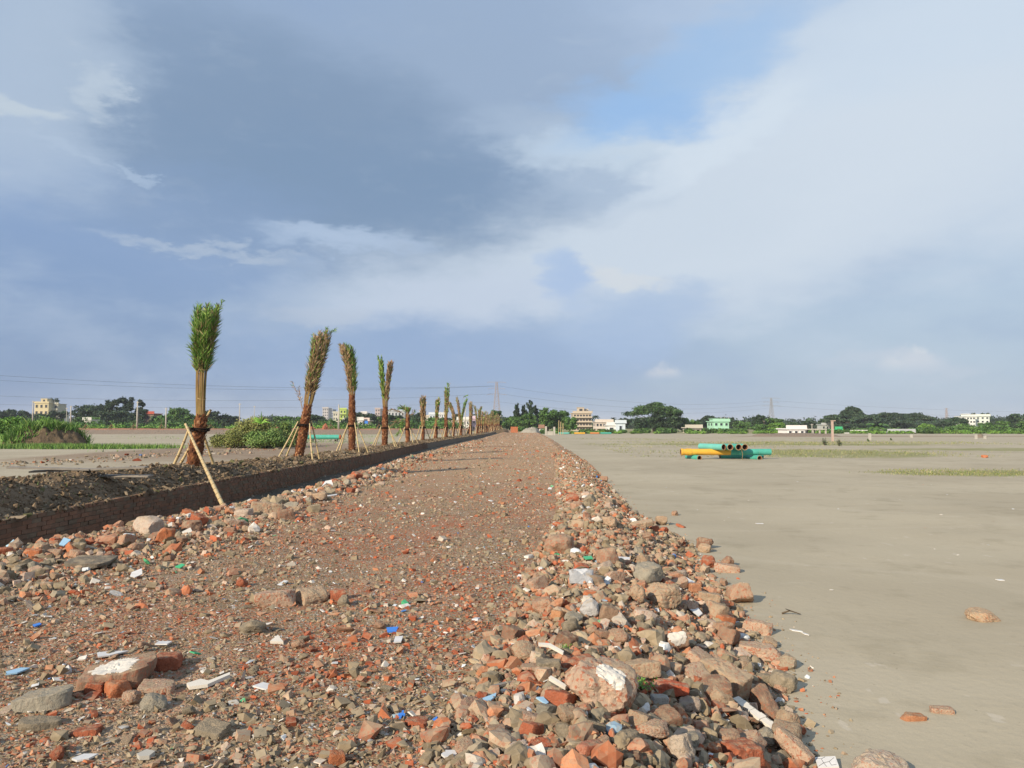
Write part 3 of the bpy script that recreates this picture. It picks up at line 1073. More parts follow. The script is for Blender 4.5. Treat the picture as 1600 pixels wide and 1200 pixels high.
# mortar core the whole length
yk = np.concatenate([np.arange(4, 66, 1.0), np.arange(66, 316, 4.0)])
V, Q = [], []
for i, yv in enumerate(yk):
    off = .019 if yv < 64 else 0.0
    xa = float(XW(yv)) - off
    V += [(xa, yv, -.6), (xa, yv, WZ1 - .008), (xa - .22, yv, WZ1 - .008), (xa - .22, yv, -.6)]
    if i:
        a, b_ = (i - 1) * 4, i * 4
        Q += [(a, b_, b_ + 1, a + 1), (a + 1, b_ + 1, b_ + 2, a + 2), (a + 2, b_ + 2, b_ + 3, a + 3)]
Q += [(0, 1, 2, 3)]
mk('mortar', V, np.array(Q), M['mortar'], wall)

# ================================================================== masonry chunks as single things
rock_proto = {}
for kd, n in (('block', 7), ('slab', 6), ('lump', 9), ('long', 5), ('half', 6)):
    rock_proto[kd] = []
    for i in range(n):
        V, F = rock(kd, 100 + i * 13 + len(kd) * 7)
        me = bpy.data.meshes.new(kd + '_mesh')
        me.from_pydata(V.tolist(), [], F.tolist())
        me.polygons.foreach_set('use_smooth', np.ones(len(F), bool))
        me.set_sharp_from_angle(angle=R(32))
        me.materials.append(M['rub_o'])
        rock_proto[kd].append(me)

RC = {  # object colour, alpha = amount of brick showing through
    'brick': (.36, .115, .06, .2), 'fresh': (.46, .165, .075, .0), 'dusty': (.38, .255, .17, .75), 'tan': (.38, .285, .19, .5),
    'grey': (.30, .275, .215, .05), 'pink': (.43, .31, .22, .85), 'pale': (.47, .39, .31, .35), 'brown': (.26, .165, .11, .6), 'earth': (.245, .205, .145, .0)}
landmarks = []
taken = []


def scale_at(px, py):
    q = drop(px, py)
    return q, q.y


def chunk(name, label, cat, px, py, wpx, kind, colr, rz=None, tilt=(0, 0), zs=1.0, sink=.3, plaster=None, short=None, hi=True, group=None, seed=None, mats=None):
    """one broken piece of masonry centred near the photo's pixel"""
    q, d = scale_at(px, py + wpx * .12)
    s = wpx * d / 1200 / 2 * 1.04
    seed = int(px * 7 + py) if seed is None else seed
    if hi:
        V, F = rock(kind, seed, 5 if wpx > 40 else 4)
        me = bpy.data.meshes.new(name)
        me.from_pydata(V.tolist(), [], F.tolist())
        me.polygons.foreach_set('use_smooth', np.ones(len(F), bool))
        me.set_sharp_from_angle(angle=R(32))
        me.materials.append(mats or M['rub_o'])
    else:
        me = rock_proto[kind][seed % len(rock_proto[kind])]
    o = bpy.data.objects.new(name, me)
    COL.objects.link(o)
    zext = {'block': .42, 'slab': .2, 'lump': .7, 'long': .3, 'half': .62}[kind] * zs * s
    o.location = (q.x, q.y, q.z + zext * (1 - sink))
    o.scale = (s, s, s * zs)
    rz = random.uniform(-180, 180) if rz is None else rz
    o.rotation_euler = (R(tilt[0]), R(tilt[1]), R(rz))
    o.color = RC[colr] if isinstance(colr, str) else colr
    tag(o, label, cat, group)
    if plaster:
        dv, rad, pm = plaster
        ctr = V[F].mean(1)
        vn = np.zeros_like(V)
        fn = np.cross(V[F[:, 1]] - V[F[:, 0]], V[F[:, 2]] - V[F[:, 0]])
        for k in range(3):
            np.add.at(vn, F[:, k], fn)
        vn /= np.linalg.norm(vn, axis=1)[:, None] + 1e-9
        Rm = np.array(o.rotation_euler.to_matrix())
        loc_d = Rm.T @ np.array(dv, float)
        loc_d /= np.linalg.norm(loc_d)
        u = ctr / np.linalg.norm(ctr, axis=1)[:, None]
        c0 = ctr[np.argmax(u @ loc_d)]
        dist = np.linalg.norm(ctr - c0, axis=1) * (1 + 1.1 * n3(ctr, 2.6, seed % 23))
        sel = F[dist < rad]
        grow = set(F[int(np.argmax(u @ loc_d))].tolist())
        live = np.zeros(len(sel), bool)
        for _ in range(60):
            hit_ = np.isin(sel, list(grow)).any(1)
            if (hit_ == live).all():
                break
            live = hit_
            grow |= set(sel[live].ravel().tolist())
        sel = sel[live]
        ids, invx = np.unique(sel, return_inverse=True)
        if len(ids):
            pv = V[ids] + vn[ids] * .010
            pf = invx.reshape(-1, 3)
            # rim: drop the outline back into the rock
            po = mk('plaster_patch', np.concatenate([pv, V[ids] - vn[ids] * .01]), np.concatenate([pf] + [np.stack([e[:, 0], e[:, 1], e[:, 1] + len(ids)], 1) for e in [bound(pf)]] + [np.stack([e[:, 0], e[:, 1] + len(ids), e[:, 0] + len(ids)], 1) for e in [bound(pf)]]), pm, o)
            po['label'] = 'white plaster still stuck on the chunk'
    taken.append((q.x, q.y, s))
    if short:
        landmarks.append((px, py, short))
    return o


def bound(F):
    e = np.concatenate([F[:, [0, 1]], F[:, [1, 2]], F[:, [2, 0]]])
    key = {}
    for a, b_ in e:
        key[(a, b_)] = 1
    out = [(b_, a) for (a, b_) in key if (b_, a) not in key]
    return np.array(out) if out else np.zeros((0, 2), int)


PL, TW = M['plaster'], M['tile_w']
# name, label, cat, px, py, width, kind, colour, rz, tilt, zs, sink, plaster, short
C_ = chunk
C_('concrete_slab', 'grey topped concrete slab with an orange brick underside at the lower left', 'slab', 72, 1092, 78, 'slab', 'grey', 8, (4, -3), 1.5, .2, None, 'grey slab')
C_('masonry_block', 'brown brick slab carrying a flat white plaster patch at the lower left', 'rubble', 180, 1056, 108, 'slab', 'brown', 15, (2, 2), 1.35, .25, ((-.1, -.1, 1), .56, PL), 'white topped slab')
C_('brick_chunk', 'pink brick block with pale flat top in the middle left of the rubble road', 'rubble', 430, 940, 58, 'block', 'pink', 5, (0, 3), 1.1, .3, None, 'pink block')
C_('mortar_lump', 'grey brown mortar lump right beside the pink brick block', 'rubble', 486, 936, 44, 'half', 'tan', 40, (5, 0), .8, .3)
C_('brick_chunk', 'small square orange brick piece right of the grey brown lump', 'rubble', 527, 932, 26, 'half', 'brick', 12, (0, 0), .9, .3)
C_('mortar_lump', 'rounded tan mortar lump in front of the pink brick block', 'rubble', 395, 982, 40, 'lump', 'earth', 30, (0, 0), .7, .35, None, 'tan mortar lump')
C_('brick_chunk', 'bright orange brick cube standing on the left crest of the road', 'brick', 258, 843, 27, 'half', 'fresh', 25, (8, 10), 1.25, .1, None, 'orange brick cube')
C_('masonry_block', 'large dusty block with a pale slanting top on the left crest', 'rubble', 232, 830, 38, 'half', 'pale', -20, (10, 20), 1.1, .1, None, 'pale slanting block')
C_('brick_chunk', 'orange brown brick half leaning left of the pale slanting block', 'brick', 198, 850, 24, 'half', 'dusty', 60, (0, 20), 1.1, .2)
C_('brick_chunk', 'reddish orange curved brick shell beside the light blue tile shard', 'brick', 116, 860, 22, 'half', 'fresh', 70, (40, 20), .8, .2)
C_('brick_chunk', 'orange brick with square corners at the left end of the crest', 'brick', 50, 866, 24, 'block', 'fresh', 10, (0, 8), 1.1, .2, None, 'square cornered brick')
C_('brick_chunk', 'dark red brick corner cut by the left edge of the picture', 'brick', 4, 868, 26, 'half', 'brick', 40, (0, 0), 1.0, .2)
C_('brick_chunk', 'orange tan brick piece between the crest bricks and the curved shell', 'brick', 84, 866, 22, 'block', 'dusty', -8, (4, 0), 1.1, .2)
C_('concrete_slab', 'dark grey concrete slab jutting flat over a hollow on the left crest', 'slab', 143, 880, 62, 'slab', (.17, .15, .115, .1), 6, (6, -4), .8, -.6, None, 'jutting grey slab')
C_('mortar_lump', 'brown mortar lump standing beyond the orange brick cube', 'rubble', 300, 826, 30, 'lump', 'brown', 10, (0, 0), .9, .25)
C_('mortar_lump', 'wide tan and brown block on the left crest near the ditch', 'rubble', 418, 800, 48, 'block', 'tan', 10, (0, 6), 1.0, .15, None, 'wide tan crest block')
C_('mortar_lump', 'brown blocky lump just right of the wide tan crest block', 'rubble', 447, 808, 26, 'half', 'brown', 30, (0, 0), 1.0, .25)
C_('masonry_block', 'pinkish rounded block left of the wide tan crest block', 'rubble', 380, 806, 26, 'half', 'pale', 0, (0, 0), .9, .2)
C_('masonry_block', 'dusty flat stone behind the pinkish rounded block', 'rubble', 368, 818, 34, 'slab', 'pink', 30, (5, 10), 1.6, .2)
C_('brick_chunk', 'brown brick lump far along the left crest by the white ceramic', 'rubble', 500, 778, 22, 'lump', 'tan', 0, (0, 0), .8, .2)
C_('brick_chunk', 'red brick fragment half sunk below the white topped slab', 'rubble', 150, 1078, 28, 'half', 'brick', 0, (0, 0), 1.0, .3)
C_('brick_chunk', 'orange red brick fragment under the right end of the white topped slab', 'rubble', 184, 1082, 34, 'half', 'fresh', 50, (0, 0), 1.0, .3)
C_('brick_chunk', 'pinkish crushed brick piece right of the white topped slab', 'rubble', 246, 1076, 48, 'slab', 'pink', 10, (0, 0), 1.6, .4)
C_('brick_chunk', 'red brown brick wedge behind the right corner of the white topped slab', 'rubble', 262, 1038, 40, 'half', 'brick', 20, (0, 0), .9, .3)
C_('mortar_lump', 'grey angular mortar lump below the pinkish crushed piece', 'rubble', 240, 1104, 38, 'lump', 'grey', 20, (0, 0), .9, .3, None, 'grey angular lump')
C_('mortar_lump', 'flat olive grey pieces split in two at the lower left corner', 'rubble', 64, 1128, 58, 'slab', 'earth', 30, (0, 0), 1.2, .4)
C_('mortar_lump', 'tan cracked mortar lump near the bottom centre left', 'rubble', 330, 1140, 52, 'slab', 'earth', -20, (0, 0), 1.4, .45, None, 'cracked mortar lump')
C_('brick_chunk', 'flat crushed red brick left of the cracked mortar lump', 'rubble', 134, 1142, 44, 'slab', 'brick', 10, (0, 0), 1.4, .5)
C_('brick_chunk', 'upright dark orange brick corner at the bottom edge', 'rubble', 526, 1190, 26, 'half', 'fresh', 30, (0, 0), 1.2, .3, None, 'upright brick corner')
C_('brick_chunk', 'flat dull red brick piece between two scraps of blue plastic', 'rubble', 652, 1128, 38, 'slab', 'brick', -20, (0, 0), 1.4, .4, None, 'dull red flat piece')
C_('brick_chunk', 'purplish brown triangular stone beside the light blue tile', 'rubble', 738, 1104, 34, 'lump', (.27, .17, .13, .2), 10, (0, 0), .8, .35, None, 'purplish triangular stone')
# right bank
C_('boulder', 'biggest speckled masonry boulder with a jagged white plaster patch', 'boulder', 940, 1092, 106, 'lump', 'pink', -28, (-10, 0), .88, .2, ((.30, -.35, .8), .50, PL), 'speckled boulder')
C_('masonry_block', 'white plastered block facing the sky in the middle of the right bank', 'rubble', 1056, 1010, 36, 'half', 'dusty', 12, (-34, -8), .9, .0, ((.0, -.7, .75), .78, PL), 'white plastered block')
C_('boulder', 'big dusty boulder with a pale left face in the upper right bank', 'boulder', 1038, 940, 50, 'lump', 'tan', 20, (-10, 10), .95, .1, None, 'big dusty boulder')
C_('concrete_block', 'weathered concrete block end with a bluish white top', 'rubble', 909, 908, 38, 'half', (.42, .43, .44, .0), -8, (-8, 0), .95, .15, ((0, .1, 1), .62, M['tile_w']), 'bluish topped concrete')
C_('stone', 'rounded whitish grey stone left of the centre of the right bank', 'stone', 921, 959, 30, 'lump', (.47, .46, .44, 0), 0, (0, 0), 1.05, .1, None, 'whitish round stone')
C_('brick_chunk', 'dusty orange brick lump left of the whitish round stone', 'rubble', 851, 949, 36, 'lump', 'dusty', 10, (0, 0), .85, .25, None, 'dusty orange lump')
C_('brick_chunk', 'orange brick corner between the dusty lump and the whitish stone', 'rubble', 874, 964, 22, 'half', (.50, .26, .13, .4), 50, (0, 10), .9, .2)
C_('brick_chunk', 'upright brown brick half right of the whitish round stone', 'brick', 950, 966, 24, 'half', (.30, .20, .13, .2), 10, (0, 20), 1.3, .05)
C_('brick', 'flat tan brick lying level behind the speckled boulder', 'brick', 1003, 1048, 54, 'block', 'tan', 4, (-4, -2), 1.05, .25, None, 'flat tan brick')
C_('brick_chunk', 'clean deep red brick piece lying beside the green weed', 'brick', 1047, 1078, 56, 'block', (.42, .10, .05, .0), -6, (-2, 2), .85, .25, None, 'deep red brick')
C_('brick', 'long dusty tan brick pointing down right across the bank', 'brick', 1128, 1062, 84, 'long', 'tan', -52, (0, 18), 1.2, .0, None, 'long tan brick')
C_('brick_chunk', 'rough orange red brick left of the flat tan brick', 'brick', 902, 1044, 50, 'block', 'brick', 12, (4, 0), 1.1, .25, None, 'rough orange brick')
C_('mortar_lump', 'olive grey block behind the white edged shard left of the boulder', 'rubble', 858, 1048, 40, 'half', 'earth', 0, (0, 0), .9, .3)
C_('brick_chunk', 'pink speckled slab of brick at the right bank near the flat tan brick', 'rubble', 1100, 1038, 50, 'slab', 'pink', -35, (0, 25), 1.8, .1)
C_('masonry_block', 'large speckled wedge reaching out onto the sand', 'rubble', 1190, 1022, 66, 'block', 'pink', -24, (4, 6), .85, .2, None, 'large speckled wedge')
C_('stone', 'sand coated stone with a red spot just right of the large wedge', 'stone', 1228, 1040, 30, 'lump', (.36, .30, .21, .6), 0, (0, 0), .85, .2)
C_('masonry_block', 'orange pink block at the foot of the bank above the large wedge', 'rubble', 1184, 985, 44, 'long', 'pink', -25, (0, 8), 1.5, .15)
C_('brick_chunk', 'bright orange brick corner above the large wedge', 'brick', 1133, 974, 26, 'half', 'fresh', 15, (0, 15), .9, .1, None, 'bright orange corner')
C_('masonry_block', 'square tan brick end at the bank edge beside the sand', 'rubble', 1108, 940, 34, 'block', 'tan', -4, (0, 5), 1.2, .1, None, 'square tan end')
C_('brick_chunk', 'orange brick standing on end at the top of the right bank foot', 'brick', 1086, 926, 18, 'half', (.46, .22, .12, .2), 10, (0, 0), 1.5, .1)
C_('brick_chunk', 'pale orange blocky piece under the bluish tile on the bank edge', 'rubble', 1054, 904, 28, 'block', (.46, .25, .15, .4), 10, (0, 0), 1.1, .2)
C_('mortar_lump', 'brown stone standing on edge beside the bright orange corner', 'rubble', 1140, 1002, 34, 'half', 'brown', 60, (10, 30), 1.0, .0)
C_('brick_chunk', 'brick lump with white speckles inside the right bank', 'rubble', 965, 1000, 32, 'lump', 'dusty', 0, (0, 0), .8, .2)
C_('stone', 'pale grey squared stone under the deep red brick', 'stone', 1030, 1102, 26, 'half', (.42, .40, .36, 0), 10, (0, 0), 1.1, .1, None, 'pale squared stone')
C_('brick_chunk', 'dark red upright brick piece right of the deep red brick', 'brick', 1092, 1072, 22, 'half', 'brick', 30, (0, 20), 1.2, .1)
C_('brick_chunk', 'tan pointed lump below the long tan brick', 'rubble', 1126, 1096, 40, 'lump', 'tan', 20, (0, 0), .9, .2)
C_('mortar_lump', 'pinkish grey lump beside the pale squared stone', 'rubble', 1078, 1108, 34, 'lump', (.38, .31, .25, .2), 0, (0, 0), .9, .2)
C_('brick_chunk', 'large reddish tan fragment below the speckled boulder', 'rubble', 1020, 1146, 46, 'lump', 'pink', 40, (0, 0), .8, .2, None, 'reddish tan fragment')
C_('stone', 'pale tan tall lump near the bottom centre of the bank', 'stone', 1064, 1180, 44, 'lump', (.46, .38, .29, .1), 80, (0, 0), 1.15, .1, None, 'pale tall lump')
C_('brick', 'long speckled pink brick standing at the lower right bank edge', 'brick', 1240, 1178, 62, 'long', 'pink', -56, (0, 24), 1.4, -.1, None, 'pink edge brick')
C_('brick_chunk', 'large red brown chunk at the bottom edge right of centre', 'rubble', 1160, 1190, 54, 'half', 'brick', 20, (0, 0), 1.0, .2, None, 'red brown chunk')
C_('brick_chunk', 'bright red brick lump at the bottom left of the bank', 'brick', 842, 1178, 34, 'half', (.46, .12, .055, .1), 40, (20, 0), 1.0, .1, None, 'bright red lump')
C_('stone', 'pale pink oval stone left of the bright red lump', 'stone', 812, 1174, 30, 'lump', (.56, .46, .39, .1), 70, (0, 0), .9, .1)
C_('brick_chunk', 'red and cream striped brick piece right of the bright red lump', 'brick', 922, 1178, 42, 'block', (.45, .20, .13, .9), 40, (0, 10), 1.2, .1, None, 'red and cream piece')
C_('brick_chunk', 'round orange brick bit near the bottom of the bank', 'brick', 1116, 1176, 24, 'lump', 'fresh', 0, (0, 0), .9, .1)
C_('masonry_block', 'brick chunk supporting the white moulding on the right', 'rubble', 1196, 1110, 56, 'block', 'brown', -58, (0, 30), 1.1, -.05, None, 'chunk under the moulding')
C_('masonry_block', 'tan lump half buried in sand right of the white moulding', 'rubble', 1232, 1128, 36, 'lump', 'tan', 0, (0, 0), .8, .2)
C_('mortar_lump', 'grey wedge lump between the bright red lump and the striped piece', 'rubble', 884, 1150, 34, 'lump', 'earth', 30, (0, 0), .9, .2)
C_('mortar_lump', 'olive brown block above the red and cream piece', 'rubble', 980, 1160, 40, 'half', 'earth', 30, (0, 0), .8, .2)
C_('masonry_block', 'tan brick end in the gravel near the bottom centre', 'rubble', 776, 1146, 28, 'half', 'dusty', 5, (0, 0), .9, .2, None, 'tan brick end')
# on the sand
C_('boulder', 'large pale lump of concrete cut by the bottom edge on the sand', 'boulder', 1376, 1204, 84, 'lump', (.46, .38, .29, .5), 0, (0, 0), .62, .3)
C_('stone', 'brick coloured stone alone on the sand beside the rubble bank', 'stone', 1136, 889, 38, 'block', 'pink', -12, (0, 4), .85, .35)
C_('stone', 'speckled tan stone alone far out on the sand at the right', 'stone', 1534, 962, 48, 'lump', (.42, .31, .20, .6), -24, (0, 10), .5, .4)
C_('brick', 'orange brick half buried in the sand, left one of the pair', 'brick', 1428, 1120, 36, 'block', (.44, .20, .10, .2), 8, (0, 6), .8, .75)
C_('brick', 'pinkish brick half buried in the sand, right one of the pair', 'brick', 1471, 1109, 32, 'block', 'pink', -8, (4, 0), .9, .75)
C_('stone', 'small reddish stone far out on the right sand near the grass', 'stone', 1539, 714, 9, 'half', 'fresh', 0, (0, 0), .8, .2)


def plate(name, label, cat, px, py, pts, m, d_off=0.0, tilt=(0, 0, 0), th=.009, lift=.02, short=None):
    """flat broken shard; pts in photo pixels round the centre"""
    q, d = scale_at(px, py)
    k = d / 1200
    # pixel shape is foreshortened on the ground: stretch the depth back
    tx = R(tilt[0]) * .6
    tilt = (tilt[0] * .6, tilt[1] * .6, tilt[2])
    f = min(3.0, 1 / math.sin(min(1.5, math.atan(1.75 / d) + tx)))
    P2 = [(a * k, -b_ * k * f) for a, b_ in pts]
    V = [(a, b_, -th / 2) for a, b_ in P2] + [(a, b_, th / 2) for a, b_ in P2]
    n = len(P2)
    me = bpy.data.meshes.new(name)
    area = sum(P2[i][0] * P2[(i + 1) % n][1] - P2[(i + 1) % n][0] * P2[i][1] for i in range(n))
    top = list(range(n, 2 * n))
    bot = list(range(n))[::-1]
    sides = [(i, (i + 1) % n, n + (i + 1) % n, n + i) for i in range(n)]
    if area < 0:
        top, bot = top[::-1], bot[::-1]
        sides = [tuple(reversed(s)) for s in sides]
    me.from_pydata(V, [], [top, bot] + sides)
    me.materials.append(m)
    o = bpy.data.objects.new(name, me)
    COL.objects.link(o)
    o.location = (q.x, q.y, q.z + lift)
    o.rotation_euler = tuple(R(a) for a in tilt)
    tag(o, label, cat)
    if short:
        landmarks.append((px, py, short))
    return o


plate('tile_shard', 'white tile shard with a pointed right end behind the white topped slab', 'tile', 172, 1026, [(-20, 0), (-6, -3), (22, -5), (4, 3), (-10, 6)], TW, tilt=(6, 4, 0))
plate('tile_shard', 'pale grey flat tile sheet left of the cracked mortar lump', 'tile', 420, 1079, [(-25, 0), (-14, -6), (26, 2), (8, 7)], TW, tilt=(4, 2, 0), short='pale flat tile')
plate('tile_shard', 'small white rectangular tile strip in the left middle', 'tile', 256, 1009, [(-10, -2), (10, -2), (9, 3), (-10, 3)], TW)
plate('tile_shard', 'white and grey folded shard right of the pinkish crushed piece', 'tile', 322, 1072, [(-28, 2), (-12, -4), (4, 0), (26, -12), (30, -8), (8, 6), (-18, 8)], M['plaster'], tilt=(8, -6, 0), th=.02)
plate('tile_shard', 'white triangular shard in the middle of the road', 'tile', 434, 1005, [(-10, 3), (-4, -7), (11, 4)], PL, tilt=(20, 0, 0), th=.02)
plate('tile_shard', 'light blue tile piece at the left edge of the road', 'tile', 27, 1053, [(-14, 2), (-2, -4), (13, -4), (6, 4), (-8, 6)], M['sky_tile'], tilt=(6, 0, 0))
plate('plastic_scrap', 'bright blue plastic scrap in the centre of the road', 'plastic', 612, 991, [(-9, -3), (9, -4), (8, 3), (-5, 4)], M['blue'], tilt=(18, 0, 0), lift=.03, short='bright blue scrap')
plate('tile_shard', 'white square tile piece just below the bright blue scrap', 'tile', 622, 1004, [(-6, -4), (6, -5), (6, 4), (-5, 5)], TW, tilt=(10, 0, 0))
plate('plastic_scrap', 'tiny blue cross shaped scrap left of the dull red flat piece', 'plastic', 628, 1122, [(-5, -1), (-1, -1), (-1, -5), (2, -5), (2, -1), (5, 0), (5, 2), (1, 2), (0, 6), (-3, 6), (-2, 2), (-5, 2)], M['blue'], tilt=(20, 0, 0), lift=.02)
plate('plastic_scrap', 'tiny blue scrap right of the dull red flat piece', 'plastic', 679, 1131, [(-6, 2), (0, -2), (5, -4), (3, 3)], M['blue'], tilt=(20, 0, 10), lift=.02)
plate('tile_shard', 'light blue pointed tile beside the purplish triangular stone', 'tile', 765, 1099, [(-13, 3), (10, -6), (9, -1), (2, 5), (-8, 6)], M['sky_tile'], tilt=(14, 0, 0), lift=.03, short='light blue pointed tile')
plate('tile_shard', 'bluish tile piece lying in the rubble left of the boulder', 'tile', 847, 1110, [(-9, -4), (2, -6), (10, 2), (6, 5)], M['sky_tile'], tilt=(14, 10, 0), lift=.05)
plate('plastic_scrap', 'light blue scrap on the left side of the road by the picture edge', 'plastic', 57, 981, [(-6, 0), (0, -3), (6, -1), (2, 3)], M['blue'], tilt=(10, 0, 0))
plate('tile_shard', 'pale oval tile piece at the bottom edge of the road', 'tile', 702, 1184, [(-12, 2), (-6, -4), (8, -4), (12, 2), (4, 6), (-6, 6)], TW, tilt=(4, 0, 0), short='pale oval tile')
plate('tile_shard', 'grey blue flat stone chip at the bottom left', 'tile', 228, 1186, [(-12, 2), (-4, -5), (12, -2), (10, 5), (-4, 6)], M['concrete'], tilt=(6, 0, 0), th=.02)
plate('tile_shard', 'whitish flat oval chip near the bottom left corner', 'tile', 132, 1190, [(-16, 3), (-6, -4), (16, -4), (10, 3), (-4, 6)], TW, tilt=(2, 0, 0))
plate('plank_splinter', 'pale wooden splinter lying left of the speckled boulder', 'wood', 784, 1078, [(-17, 3), (16, -6), (17, -3), (-15, 6)], M['timber'], lift=.03, th=.014, short='pale wooden splinter')
plate('tile_shard', 'long white strip standing left of the speckled boulder', 'tile', 872, 1086, [(-14, -6), (-10, -9), (13, 6), (10, 9)], PL, tilt=(24, 0, 0), lift=.07, th=.02)
plate('tile_shard', 'curved white rimmed shard above the rough orange brick', 'tile', 860, 1036, [(-18, -8), (0, -7), (20, 6), (18, 9), (-2, -3), (-18, -5)], PL, tilt=(18, 0, 0), lift=.09, th=.015)
plate('tile_shard', 'white pointed shard wedged at the left foot of the speckled boulder', 'tile', 900, 1088, [(-16, -6), (0, -4), (14, 10), (-4, 8)], PL, tilt=(30, 10, 0), lift=.06, th=.02)
plate('tile_shard', 'bluish grey tile shard near the square tan end', 'tile', 1072, 916, [(-14, -2), (4, -5), (12, 2), (2, 6)], M['tile_w'], tilt=(14, 0, 0), lift=.06)
plate('tile_shard', 'white tile bit beside the bright orange corner', 'tile', 1088, 966, [(-9, -4), (6, -5), (8, 3), (0, 7)], M['tile_w'], tilt=(20, 0, 0), lift=.06)
plate('tile_shard', 'long white and green tile bit in the middle of the bank', 'tile', 972, 878, [(-11, -2), (12, 0), (10, 4), (-8, 2)], M['tile_w'], tilt=(10, 0, 0), lift=.05)
plate('plastic_scrap', 'green plastic piece in the upper bank', 'plastic', 919, 877, [(-7, -2), (6, -3), (7, 2), (-5, 3)], M['green_p'], tilt=(10, 0, 0), lift=.04, short='green plastic piece')
plate('plastic_scrap', 'small green plastic flake left of the green plastic piece', 'plastic', 870, 870, [(-4, -1), (4, -1), (3, 2), (-3, 2)], M['green_p'], lift=.03)
plate('plastic_scrap', 'crumpled green plastic strip on the left crest', 'plastic', 280, 892, [(-6, 1), (0, -4), (7, -2), (4, 3)], M['green_p'], tilt=(24, 0, 0), lift=.05)
plate('tile_shard', 'light blue glazed shard on the left crest beside the curved brick', 'tile', 102, 859, [(-7, -5), (6, -3), (4, 7), (-5, 6)], M['sky_tile'], tilt=(50, 10, 0), lift=.10, th=.012)
plate('tile_shard', 'bluish white plate standing at the jutting grey slab', 'tile', 162, 886, [(-6, -7), (10, 0), (8, 6), (-5, 7)], M['sky_tile'], tilt=(40, 10, 0), lift=.06, th=.012)
plate('plastic_bag', 'crumpled white plastic on the left side below the crest', 'plastic', 214, 904, [(-10, -2), (0, -8), (9, 1), (2, 6), (-7, 4)], TW, tilt=(30, 0, 0), lift=.05, short='crumpled white plastic')
plate('tile_shard', 'round white shard right of the orange brick cube', 'tile', 294, 839, [(-9, 1), (-2, -6), (9, 2), (2, 6)], PL, tilt=(30, 0, 0), lift=.07, th=.02)
plate('tile_shard', 'small white chip on the crest right of the pale slanting block', 'tile', 265, 828, [(-5, 2), (0, -4), (6, 2)], PL, tilt=(30, 0, 0), lift=.07, th=.02)
plate('ceramic_shard', 'white curved ceramic piece far along the left crest', 'ceramic', 512, 766, [(-8, 5), (-5, -4), (4, -6), (9, 2), (4, 0), (-2, -1)], TW, tilt=(60, 0, 0), lift=.14, th=.03)
plate('tile_shard', 'white slip of tile in front of the white curved ceramic', 'tile', 517, 778, [(-9, 2), (8, -3), (9, 0), (-6, 4)], TW, tilt=(10, 0, 0), lift=.06)
plate('tile_shard', 'single long white chip lying on the sand right of the bank', 'tile', 1245, 987, [(-8, -3), (6, 1), (6, 3), (-7, 0)], TW, lift=.008)
plate('tile_shard', 'short white chip on the sand next to the long white chip', 'tile', 1258, 992, [(-3, -3), (3, 1), (3, 3), (-2, 1)], TW, lift=.008)
plate('tile_shard', 'tiny white chip on the sand near the right edge of the picture', 'tile', 1562, 907, [(-5, -1), (5, -1), (4, 2), (-4, 2)], TW, lift=.008)
plate('tile_shard', 'small white chip in the open sand beyond the lone stone', 'tile', 1187, 819, [(-6, -1), (6, -1), (5, 1), (-5, 1)], TW, lift=.01)
plate('plastic_sheet', 'pale blue scrap lying by the bush left of the second palm', 'plastic', 322, 704, [(-8, -1), (8, -1), (6, 1), (-6, 1)], M['sky_tile'], lift=.05)

# white plaster moulding (L shaped) on the right bank
q, d = scale_at(1180, 1130)
mo = tag(empty('plaster_moulding', (q.x, q.y, q.z)), 'white L shaped plaster moulding lying at the edge of the right bank', 'moulding')
mo.rotation_euler = (R(4), R(16), R(-58))
k = d / 1200
mb = MB()
for i in range(7):
    t0, t1 = i / 7, (i + 1) / 7
    wv = .030 + .006 * math.sin(i * 2.1)
    mb.box(-.19 + .34 * t0, -.19 + .34 * t1 - .0015, -wv, wv, .05, .072 + .003 * math.sin(i * 3.3))
mb.build('long_arm', PL, mo)
mb = MB()
mb.box(.155, .195, -.11, .045, .045, .085)
mb.box(.16, .19, -.105, .04, .0852, .094)
mb.build('cross_arm', M['plaster'], mo)
mb = MB()
mb.box(-.19, .15, .034, .047, .01, .06)
mb.build('back_lip', M['concrete'], mo)
landmarks.append((1180, 1115, 'white moulding'))

# decorated tile at the bottom right of the bank
q, d = scale_at(1292, 1197)
o = empty('patterned_tile', (q.x, q.y, q.z + .02))
tag(o, 'white tile with thin black leaf veins at the lower end of the bank', 'tile')
o.rotation_euler = (R(12), R(-8), R(-12))
mb = MB()
mb.box(-.06, .06, -.05, .05, -.006, .006)
mb.build('tile_body', TW, o)
mb = MB()
for a, b_ in (((-.055, -.04), (-.02, -.01)), ((-.02, -.01), (.015, .0)), ((.015, .0), (.05, .035)), ((-.02, -.01), (-.025, .03)), ((-.025, .03), (.0, .045)), ((.015, 0), (.02, -.035)), ((.02, -.035), (.05, -.03)), ((-.025, .03), (-.055, .035)), ((-.02, -.01), (-.01, -.045))):
    mb.tube([(a[0], a[1], .0065), (b_[0], b_[1], .0065)], .0012, 4)
mb.build('vein_pattern', M['wire'], o)

